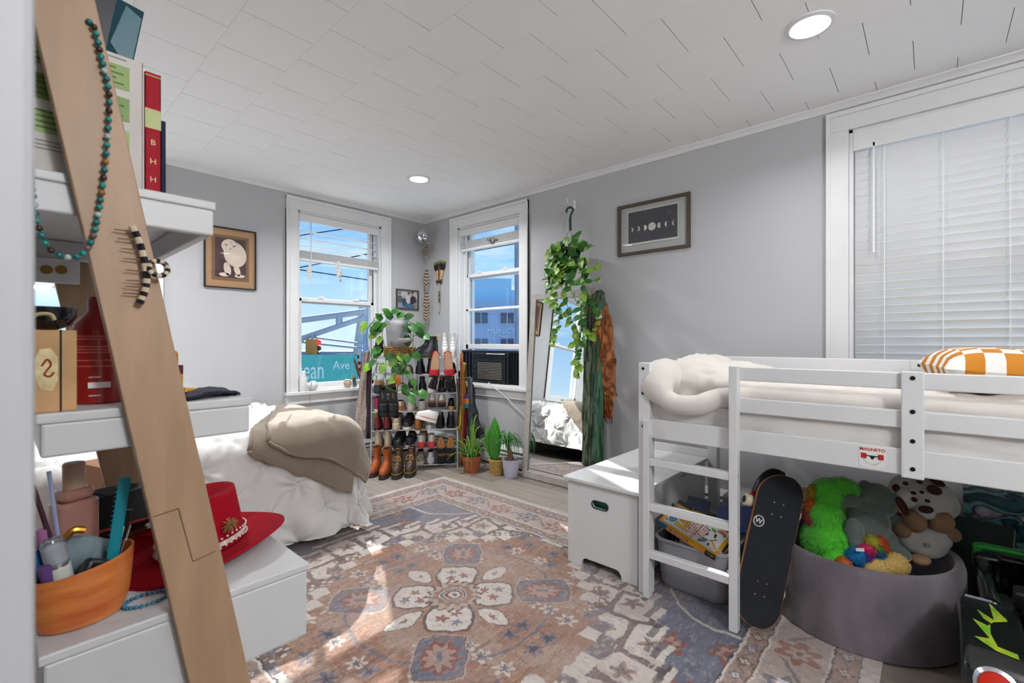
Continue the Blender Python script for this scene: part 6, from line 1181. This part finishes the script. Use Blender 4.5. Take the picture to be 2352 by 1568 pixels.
for y in (SL * .235, SL * .765):
    tr = MB().box((0, y, -.030), (.05, .06, .04)).out('truck', CHROME, sk, bevel=.006); MB().cyl((-.10, y, -.048), (.10, y, -.048), .006, n=8).out('axle', CHROME, tr)
    for sx in (-1, 1): w = MB().lathe([(.018, -.017), (.026, -.013), (.027, 0), (.026, .013), (.018, .017)], 24).xf(Matrix.Translation((sx * .105, y, -.048)) @ Matrix.Rotation(PI / 2, 4, 'Y')).out('wheel', M('c9c0a8', .5), sk); MB().cyl((sx * .122, y, -.048), (sx * .1235, y, -.048), .015, n=20).out('wheel_core', M('101214', .4), w)
    for dx in (-.02, .02):
        for dy in (-.026, .026): MB().cyl((dx, y + dy, .0012), (dx, y + dy, .0022), .0035, n=10).out('bolt', CHROME, sk)
lx, ly = -.068, SL * .655; WHP = M('d4d2ce', .5)
MB().tube([(lx + .022 * math.cos(a), ly + .022 * math.sin(a), .0022 + kick(lx, ly)) for a in [2 * PI * k / 28 for k in range(29)]], .0022, 6).out('logo_ring', WHP, sk); text('W', .030, WHP, sk, (lx, ly, .0018 + kick(lx, ly)), (0, 0, -.1), depth=.0003, bold=.0008, name='logo_letter')
# ================================================================ plush toys
def blob(parent, name, ells, m, vox=.008, smooth=3):
    b = MB()
    for c, r, *rot in ells: b.ell(c, r, rot[0] if rot else None, 16, 10)
    o = b.out(name, m, parent, smooth=180, fix=True); md = o.modifiers.new('r', 'REMESH'); md.mode = 'VOXEL'; md.voxel_size = vox; md.use_smooth_shade = True
    md = o.modifiers.new('s', 'SMOOTH'); md.iterations = smooth; md.factor = .6; return o
def fur(parent, ells, m, n, L, name='fur', seed=0, droop=.5):
    random.seed(seed); b = MB(); tot = sum(e[1][0] * e[1][1] + e[1][1] * e[1][2] for e in ells)
    for c, r, *rot in ells:
        c = Vector(c); rm = (rot[0] if rot and isinstance(rot[0], Matrix) else Euler(rot[0]).to_matrix()) if rot else Matrix.Identity(3)
        for k in range(int(n * (r[0] * r[1] + r[1] * r[2]) / tot)):
            d = Vector((random.gauss(0, 1), random.gauss(0, 1), random.gauss(0, 1))).normalized(); p = rm @ Vector((d.x * r[0], d.y * r[1], d.z * r[2])) + c; nn = (rm @ Vector((d.x / r[0], d.y / r[1], d.z / r[2]))).normalized()
            if any(sum(((Rm_.transposed() @ (p - Vector(c2)))[i] / r2[i]) ** 2 for i in range(3)) < .8 for c2, r2, Rm_ in [(e[0], e[1], (e[2] if len(e) > 2 and isinstance(e[2], Matrix) else (Euler(e[2]).to_matrix() if len(e) > 2 else Matrix.Identity(3)))) for e in ells] if (Vector(c2) - c).length > 1e-6): continue
            t = nn.cross(Vector((random.gauss(0, 1), random.gauss(0, 1), random.gauss(0, 1)))).normalized(); q = p + nn * L * .7 + Vector((random.gauss(0, .25), random.gauss(0, .25), -droop)) * L * .6
            b.add([p + t * .0013, p - t * .0013, q], [(0, 1, 2)])
    return stuff(b.out(name, m, parent, smooth=0))
K = lambda px: px * 2.0 / FPX
def E(px, py, t, rx, ry, rd=None, rot=0):
    """ellipsoid placed at a photo point at depth t; rx, ry in photo pixels at depth 2"""
    fw3 = Vector((FW[0], FW[1], 0)); rt3 = Vector((RT[0], RT[1], 0)); c, s = math.cos(rot), math.sin(rot)
    m = Matrix((rt3 * c + Vector((0, 0, s)), fw3, rt3 * -s + Vector((0, 0, c)))).transposed()
    k = t / FPX; rd = rd or min(rx, ry); return (pt(px, py, t), (rx * k, rd * k, ry * k), m)
GRN_ = M('46b81a', .9, sheen=.5); 
gb = thing('green_plush_bird', 'bright green furry plush bird with a rainbow mane', 'plush toy')
ge = [E(1908, 1240, 2.02, 58, 52), E(1895, 1180, 2.02, 36, 50), E(1902, 1135, 2.02, 34, 36), E(1935, 1120, 2.01, 34, 24, None, -.1), E(1955, 1128, 2.0, 22, 18)]
blob(gb, 'body', ge, GRN_); fur(gb, ge, GRN_, 9000, .016, seed=1)
gl = [E(1925, 1280, 1.93, 45, 20, 22, .35), E(1955, 1265, 1.93, 30, 17, 20, .3)]; blob(gb, 'leg', gl, M('52c42a', .9)); fur(gb, gl, M('52c42a', .9), 2600, .008, seed=2)
for px, py, c, s in ((1872, 1132, 'a88a18', 5), (1868, 1158, 'c0561c', 6), (1868, 1188, 'b82450', 7)): e_ = [E(px, py, 2.03, 15, 19, 14)]; blob(gb, 'mane_tuft', e_, M(c, .9)); fur(gb, e_, M(c, .9), 900, .016, seed=s)
GYP = M('59655f', .95, sheen=.5, noise=(20, .08), bump=(180, .2)); gy_ = thing('grey_plush_hippo', 'grey-green plush hippo slumped over the green bird', 'plush toy')
blob(gy_, 'body', [E(1992, 1200, 1.97, 44, 52), E(2010, 1142, 1.98, 40, 33), E(2030, 1155, 1.97, 28, 28), E(1955, 1150, 1.96, 24, 14, 10, .2), E(1985, 1113, 2.0, 12, 12, 8), E(1963, 1225, 1.93, 19, 36, 20, .15), E(1972, 1248, 1.91, 20, 14), E(2046, 1190, 1.98, 30, 13, 14, -.4), E(2040, 1240, 1.93, 20, 34, 18, .5), E(2070, 1272, 1.90, 24, 17, 16, -.5)], GYP, .007)
MB().tube(bez([pt(1975, 1180, 1.922), pt(2000, 1176, 1.92), pt(2022, 1182, 1.925)], 5), .0012, 5).out('seam', M('3e4843', .9), gy_)
rb_ = thing('rainbow_plush', 'small plush with blue, pink and rainbow fur', 'plush toy')
for px, py, rx, ry, c, s in ((1968, 1278, 24, 22, '0f6aa0', 11), (1986, 1275, 16, 18, '5a2a80', 12), (1990, 1258, 17, 12, 'c8285c', 13), (2012, 1266, 16, 14, '1a62a0', 14), (2002, 1244, 13, 14, 'a8a02a', 15), (2022, 1252, 13, 20, 'b8401c', 16), (1937, 1292, 13, 12, 'd06a30', 17), (2014, 1258, 12, 14, '3f8a3a', 18)):
    e_ = [E(px, py, 1.885, rx, ry, 18)]; blob(rb_, 'fur_patch', e_, M(c, .9)); fur(rb_, e_, M(c, .9), 700, .013, seed=s)
MB().box(pt(1975, 1262, 1.84), (.004, .03, .012), (0, .3, .6)).out('tag', M('d8d8d8', .5), rb_, smooth=0)
yd = thing('yellow_plush_duck', 'pale yellow fluffy plush at the basket rim', 'plush toy'); e_ = [E(2012, 1302, 1.87, 34, 22, 24), E(2056, 1295, 1.88, 28, 26, 24)]; blob(yd, 'body', e_, M('d2b068', .95)); fur(yd, e_, M('d8b872', .95), 2400, .008, seed=21)
WHT = M('c6c4c0', .95, sheen=.3, bump=(160, .2)); BRN = M('3f1d12', .95); TAN_ = M('9c7a5c', .95, noise=(25, .15))
dg = thing('spotted_plush_dog', 'white plush dog with dark brown spots slumped face down', 'plush toy')
blob(dg, 'head', [E(2118, 1140, 2.02, 70, 48, 55, -.25), E(2085, 1120, 2.02, 38, 30), E(2080, 1142, 1.95, 23, 24, 20), E(2155, 1160, 2.0, 42, 34), E(2124, 1178, 1.94, 22, 14, 16, -.2)], WHT, .007)
blob(dg, 'ear', [E(2186, 1160, 1.99, 12, 18, 12, -.2)], WHT); blob(dg, 'ear', [E(2081, 1093, 2.03, 10, 9)], WHT)
for px, py, t, rx, ry, r in ((2146, 1125, 1.905, 19, 11, -.35), (2073, 1162, 1.918, 9, 26, .5), (2127, 1170, 1.906, 18, 9, -.1), (2058, 1120, 1.962, 8, 9, 0), (2080, 1110, 1.935, 6, 5, 0), (2100, 1147, 1.905, 6, 6, 0), (2117, 1130, 1.893, 4, 4, 0), (2098, 1132, 1.905, 5, 4, 0), (2130, 1150, 1.90, 5, 4, 0), (2190, 1165, 1.965, 7, 12, -.1), (2152, 1106, 1.945, 22, 8, -.5), (2112, 1107, 1.935, 6, 4, 0)): blob(dg, 'spot', [E(px, py, t, rx, ry, 7, r)], BRN, .004, 2)
blob(dg, 'paw', [E(2100, 1196, 1.95, 24, 26, 24)], TAN_); blob(dg, 'paw', [E(2160, 1198, 1.94, 28, 27, 24)], TAN_)
wd = thing('white_plush_dog', 'white plush dog with tan feet lying on its back', 'plush toy'); blob(wd, 'body', [E(2126, 1244, 1.96, 46, 36, 36, -.1), E(2092, 1240, 1.97, 24, 32, 24, .5), E(2152, 1236, 1.95, 30, 26, 26, -.4)], WHT, .007)
for px, py, t, rx, ry, r in ((2072, 1217, 1.96, 17, 18, .5), (2184, 1226, 1.93, 22, 18, -.5), (2114, 1285, 1.91, 22, 13, 0)): blob(wd, 'foot', [E(px, py, t, rx, ry, 18, r)], TAN_)
MB().box(pt(2130, 1252, 1.892), (.004, .018, .016), (0, .3, .6)).out('tag', M('8a8c90', .5), wd, smooth=0)
# dark filling under the toys
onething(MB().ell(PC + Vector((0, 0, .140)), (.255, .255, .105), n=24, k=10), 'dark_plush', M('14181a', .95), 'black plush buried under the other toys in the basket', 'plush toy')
# ================================================================ canvas, game box
cv_ = thing('abstract_canvas', 'poured abstract canvas in teal, black and white against the wall', 'painting', (3.205, 0, .202), (0, R(5), 0))
m = bpy.data.materials.new('poured_paint'); m.use_nodes = True; N_ = m.node_tree.nodes; L_ = m.node_tree.links; b_ = N_['Principled BSDF']; tcn = N_.new('ShaderNodeTexCoord'); mpn = N_.new('ShaderNodeMapping'); mpn.inputs['Scale'].default_value = (1, 2.6, 4.2); mpn.inputs['Rotation'].default_value = (.5, 0, 0); nn_ = N_.new('ShaderNodeTexNoise'); nn_.inputs['Scale'].default_value = 1.7; nn_.inputs['Detail'].default_value = 6; nn_.inputs['Distortion'].default_value = 1.0; rp_ = N_.new('ShaderNodeValToRGB')
L_.new(tcn.outputs['Object'], mpn.inputs[0]); L_.new(mpn.outputs[0], nn_.inputs['Vector']); L_.new(nn_.outputs['Fac'], rp_.inputs[0]); L_.new(rp_.outputs[0], b_.inputs['Base Color']); b_.inputs['Roughness'].default_value = .3
for i, (p, c) in enumerate(((.30, '0a1016'), (.40, '1d5660'), (.46, '0b1418'), (.52, '6fa0a6'), (.56, '12181e'), (.62, 'b9b6bc'), (.70, '4a2c3a'))):
    el = rp_.color_ramp.elements[i] if i < 2 else rp_.color_ramp.elements.new(p); el.position = p; el.color = (*lin(c), 1)
MB().bx(-.012, .012, -.80, -.115, 0, .58).out('canvas', m, cv_, smooth=0, bevel=.002); MB().bx(-.0125, .0125, -.80, -.115, -.0008, .03).out('bare_edge', M('a8a6ac', .7), cv_, smooth=0); MB().bx(-.018, -.0118, -.80, -.36, .46, .52).out('red_strip', M('7a1828', .5), cv_, smooth=0)
gbx = thing('game_box', 'dark green board game box leaning between basket and wall', 'box', (2.90, -.115, .24), (R(0), R(26), R(-12))); MB().bx(-.02, .02, -.14, .10, -.20, .17).out('box', M('16291f', .5), gbx, smooth=0, bevel=.003); MB().bx(-.0206, .0206, -.1405, -.139, -.18, .16).out('silver_side', M('70747c', .4), gbx, smooth=0); MB().bx(-.012, .012, -.1412, -.140, -.14, .06).out('side_print', M('23283a', .4), gbx, smooth=0)
# ================================================================ ride-on truck
tk = thing('ride_on_truck', 'black and green ride-on toy truck with flame decals', 'toy truck', (0, 0, 0)); TB = M('0b0f12', .22, coat=.6); TG = M('1f9a32', .3, coat=.4)
def softbox(name, c, d, m, parent, bev=.02, rot=None): o = MB().box(c, d, rot).out(name, m, parent, bevel=bev); o.modifiers['b'].segments = 4; return o
def fend(y0, y1, nm):
    b = MB(); prof = [(1.90, .14), (1.885, .20), (1.90, .26), (1.95, .295), (2.06, .325), (2.22, .335), (2.24, .30), (2.24, .14)]
    rr = [[Vector((x, y, z)) for x, z in prof] for y in (y0, y1)]; o = b.rings(rr).out(nm, TB, tk, smooth=40, bevel=.018, fix=True); o.modifiers['b'].segments = 4; return o
f1 = fend(-.215, -.065, 'fender'); f2 = fend(-.70, -.55, 'fender'); hdp = fend(-.55, -.215, 'hood')
hdp.location = (-.0, 0, .015)
softbox('bumper', (1.885, -.38, .10), (.07, .62, .06), TB, tk, .02)
for yy in (-.135, -.63):
    h_ = MB().lathe([(.046, -.010), (.050, 0), (.040, .006), (.036, .002)], 28, cap1=True).xf(Matrix.Translation((1.887, yy, .225)) @ rot_to((-1, .12, .25)).to_4x4()).out('headlight_ring', M('c9c9cc', .2, .7), tk); MB().lathe([(.037, 0), (.034, .008), (.015, .012)], 24).xf(Matrix.Translation((1.886, yy, .226)) @ rot_to((-1, .12, .25)).to_4x4()).out('headlight_lens', M('d0260c', .25, coat=.5), h_)
FLM = [((0, 0), (.20, .012), (.30, .05), (.17, .045), (.22, .085), (.12, .06), (.14, .10), (.06, .062), (.05, .10), (.01, .05))]
def decal(y0, flip, base):
    P = [Vector((1.945 + u * .85, y0 + flip * v * .9, 0)) for u, v in FLM[0]]
    def zz(x): return (.295 + (x - 1.95) * .2727 if x < 2.06 else .325 + (x - 2.06) * .0625) + base
    n = len(P); MB().add([(p.x, p.y, zz(p.x) + .0015) for p in P], [tuple(range(n))]).out('flame_decal', M('5fa82a', .4, noise=(30, .3), col2='b8c030'), tk, smooth=0)
decal(-.185, 1, .0); decal(-.30, 1, .015); decal(-.42, -1, .015)
softbox('dashboard', (2.26, -.42, .355), (.05, .44, .07), M('1a1a1c', .4), tk, .012, (0, -.35, 0))
for k, (z, h) in enumerate(((.372, .010), (.352, .008))): MB().box((2.243 - .0 + k * .006, -.42, z), (.006, .36, h), (0, -.35, 0)).out('dash_stripe', M('86b070', .5), tk, smooth=0)
for k in range(0): MB().ell((2.240, -.175 - .008 * k, .372 - .012 * k), (.004, .005, .005)).out('rivet', M('c0c0c0', .3), tk)
for y in (-.150, -.66):
    softbox('side_panel', (2.42, y, .235), (.36, .05, .19), TB, tk, .02); softbox('rear_pillar', (2.64, y - (.012 if y > -.3 else 0), .26), (.12, .08, .22), TB, tk, .02)
softbox('floor_pan', (2.42, -.40, .15), (.50, .49, .06), TB, tk, .02); softbox('tailgate', (2.70, -.40, .24), (.05, .54, .22), TB, tk, .02)
MB().bx(2.235, 2.238, -.150, -.085, .30, .33).out('grey_sticker', M('a0a2a8', .5), tk, smooth=0)
softbox('seat_base', (2.44, -.38, .20), (.26, .26, .10), TG, tk, .03); softbox('seat_back', (2.56, -.38, .30), (.05, .24, .26), TG, tk, .025, (0, .15, 0))
rbp = [(2.62, -.135, .30), (2.62, -.135, .370), (2.615, -.155, .390), (2.61, -.38, .390), (2.615, -.62, .390), (2.62, -.64, .370), (2.62, -.64, .30)]
MB().tube(bez(rbp, 5), .014, 12).out('roll_bar', TG, tk); MB().tube([(2.612, -.26, .390), (2.66, -.31, .30)], .011, 10).out('roll_bar_brace', TG, tk)
for x in (2.04, 2.58):
    for y, s in ((-.14 if x < 2.3 else -.185, 1), (-.63, -1)): w = MB().lathe([(.05, -.05), (.105, -.045), (.115, -.02), (.115, .02), (.105, .045), (.05, .05)], 28).xf(Matrix.Translation((x, y, .115)) @ Matrix.Rotation(PI / 2, 4, 'X')).out('wheel', M('141416', .7), tk); MB().cyl((x, y + s * .045, .115), (x, y + s * .053, .115), .05, n=20).out('hub', M('5a3a80', .4), w)
# ================================================================ outside the windows
GZ = -3.6
onething(MB().bx(-60, 90, YB + 3, 130, GZ - .2, GZ), 'street', M('55585e', .9, noise=(.3, .15)), 'grey asphalt street outside the windows', 'street', smooth=0)
GYM = M('a3adb8', .5)
sg_ = thing('street_sign', 'large green street name sign hanging on the signal arm', 'sign'); q0, q1 = pt(590, 850, 7.8), pt(822, 846, 8.4); ax0 = (q1 - q0); w_ = ax0.length; ax0.normalize(); sgm = Matrix((ax0, Vector((0, 0, 1)), ax0.cross(Vector((0, 0, 1))))).transposed(); sg_.location = (q0 + q1) / 2; sg_.rotation_euler = sgm.to_euler()
MB().prism(rrect(w_, .53, .05), -.02, 0).out('panel', M('1d7f7c', .4, noise=(4, .1)), sg_, smooth=0); MB().prism(rrect(w_ - .03, .50, .05), 0, .001).out('face', M('35a8a2', .4), sg_, smooth=0); LT = M('c9dedd', .4)
text('Ocean', .44, LT, sg_, (w_ / 2 - .56, -.03, .003), (0, 0, 0), depth=.001, sx=.56, align='RIGHT'); text('Ave', .21, LT, sg_, (w_ / 2 - .28, .06, .003), (0, 0, 0), depth=.001, sx=.85)
sa = thing('signal_arm', 'grey steel truss arm carrying the traffic signal', 'signal arm')
def bar(a, b, r, nm, t=8.6, t2=None, m=GYM, par=None): return MB().tube([pt(*a, t), pt(*b, t2 or t)], r, 10).out(nm, m, par)
for a, b, r in (((640, 742), (840, 715), .055), ((640, 795), (838, 728), .05), ((779, 722), (779, 745), .06), ((690, 785), (835, 800), .02), ((700, 772), (840, 790), .018)): bar(a, b, r, 'chord', par=sa)
bar((836, 690), (818, 830), .08, 'post', 9.2, par=sa); pq = pt(818, 830, 9.2); MB().tube([pq, (pq.x, pq.y, GZ)], .08, 10).out('post_base', GYM, sa)
bar((640, 735), (420, 775), .055, 'chord', par=sa)
ts = thing('traffic_signal', 'amber traffic signal with a red light hanging on the arm', 'traffic light', pt(717, 800, 8.5)); MB().box((0, 0, 0), (.16, .18, .34), (0, 0, .6)).out('housing', M('c88238', .5), ts, bevel=.02)
for k, c in enumerate(('e02020', '2a2418', '2a2418')): MB().ell((.10, -.06, .11 - .11 * k), (.04, .04, .045)).out('lens', M(c, .3, emit=1.5 if k == 0 else 0), ts)
MB().tube([(0, 0, .17), (0, 0, .30)], .02, 8).out('hanger', GYM, ts)
# overhead wires strung between three poles
for px, t, lb_ in ((560, 15, 'utility pole holding the wires beyond the owl picture wall'), (960, 15, 'utility pole behind the room corner carrying all the wires')):
    q = pt(px, 784, t); onething(MB().tube([(q.x, q.y, GZ), (q.x, q.y, 5.6)], .065, 10), 'utility_pole', M('8a95a2', .8), lb_, 'pole')
for k, (a, ta, b, tb) in enumerate((((560, 560), 15, (960, 500), 15), ((560, 600), 15, (960, 660), 15), ((560, 640), 15, (960, 560), 15), ((960, 575), 15, (1187, 553), 13), ((960, 600), 15, (1187, 558), 13))): onething(MB().tube([pt(*a, ta), pt(*b, tb)], .02, 5), 'overhead_wire', M('3a4048', .6), ('overhead wire rising across the window by the shoe rack', 'overhead wire falling across the window by the shoe rack', 'steep overhead wire across the window by the shoe rack', 'overhead wire above the municipal building', 'second overhead wire above the municipal building')[k], 'wire')
def facade(name, label, c, w, d, h, rz, col, roof, nwin, wz, cat='building', base=GZ, ww=1.1, wh=1.5):
    t = thing(name, label, cat, (c[0], c[1], base), rz); MB().bx(-w / 2, w / 2, 0, d, 0, h).out('wall', M(col, .8), t, smooth=0); MB().bx(-w / 2 - .2, w / 2 + .2, -.2, d + .2, h, h + .35).out('roof', M(roof, .7), t, smooth=0)
    for z in wz:
        for k in range(nwin):
            x = -w / 2 + w * (k + .5) / nwin; f = MB().bx(x - ww / 2, x + ww / 2, -.06, .02, z, z + wh).out('window', M('b9c6d6', .5), t, smooth=0); MB().bx(x - ww / 2 + .06, x - .03, -.08, -.05, z + .06, z + wh - .06).out('pane', M('2f4a68', .15), f, smooth=0); MB().bx(x + .03, x + ww / 2 - .06, -.08, -.05, z + .06, z + wh - .06).out('pane', M('2f4a68', .15), f, smooth=0)
    return t
# the blue building seen through the air conditioner window
c2 = pt(1165, 784, 26); mb2 = facade('municipal_building', 'blue grey municipal building with lettering across the street', (c2.x, c2.y), 16, 9, 6.7, R(-46), 'b2c6e2', 'a6c0d8', 11, (5.75, 4.3), ww=.85, wh=.72)
tx = text('MUNICIPAL', .42, M('f2f6fa', .5), mb2, (-.05, -.03, 5.36), (R(90), 0, 0), depth=.02); text('COMPLEX', .34, M('f2f6fa', .5), mb2, (-.05, -.03, 5.02), (R(90), 0, 0), depth=.02)
MB().prism([(-7, 7.0), (7.5, 7.0), (7.5, 7.9), (.3, 7.9), (.3, 8.6), (-2.6, 8.6), (-2.6, 7.9), (-7, 7.9)], 2.0, 6.0, T=Matrix(((1, 0, 0, 0), (0, 0, 1, 0), (0, 1, 0, 0), (0, 0, 0, 1)))).out('upper_storey', M('aedcea', .7), mb2, smooth=0, fix=True)
up = pt(1187, 784, 13); onething(MB().tube([(up.x, up.y, GZ), (up.x, up.y, 6.5)], .065, 10), 'utility_pole', M('8a95a2', .8), 'grey utility pole before the municipal building', 'pole')
# low row of far houses and parked cars seen through window 1, spaced along the far kerb
hc0 = pt(765, 784, 44); hdr = Vector((RT[0], RT[1], 0))
for k, (w, h, rf) in enumerate(((9, 3.9, '8a94a4'), (8, 3.5, '98a0ae'), (8, 4.1, '8c9ab0'), (9, 3.6, '909aa8'), (10, 4.2, '909aa6'), (10, 3.8, '8a94a6'))):
    c = hc0 + hdr * (9 - 11.5 * k); facade('far_house', ('slate blue low house', 'pale grey low house', 'dusty blue low house', 'blue grey low house', 'stone grey low house', 'steel blue low house')[k] + ' in the far row across the street', (c.x, c.y), w, 6, h, YAW - PI / 2, '9aaabf' if k % 2 else 'b4bec8', rf, 4, (1.6,))
for k, (px, t, c) in enumerate(((720, 30, 'b9c0c8'), (560, 30, '50607c'), (790, 34, 'd0d4d8'))):
    p = pt(px, 784, t); ca = thing('parked_car', ('silver', 'navy', 'white')[k] + ' car parked across the street below the far houses', 'car', (p.x, p.y, GZ), YAW - PI / 2)
    MB().rings([[Vector((x, y, z)) for x, z in ((-2.1, .35), (-2.1, .8), (-1.5, .95), (-.9, 1.42), (.7, 1.42), (1.3, .95), (2.1, .85), (2.1, .35))] for y in (-.85, .85)]).out('body', M(c, .3, coat=.5), ca, smooth=20, bevel=.08, fix=True); MB().rings([[Vector((x, y, z)) for x, z in ((-1.35, .98), (-.86, 1.36), (.66, 1.36), (1.15, .98))] for y in (-.87, .87)]).out('window_glass', M('1a2430', .1), ca, smooth=0)
    for x in (-1.3, 1.3):
        for y in (-.8, .8): MB().cyl((x, y - .1, .33), (x, y + .1, .33), .33, n=18).out('wheel', M('16161a', .7), ca)
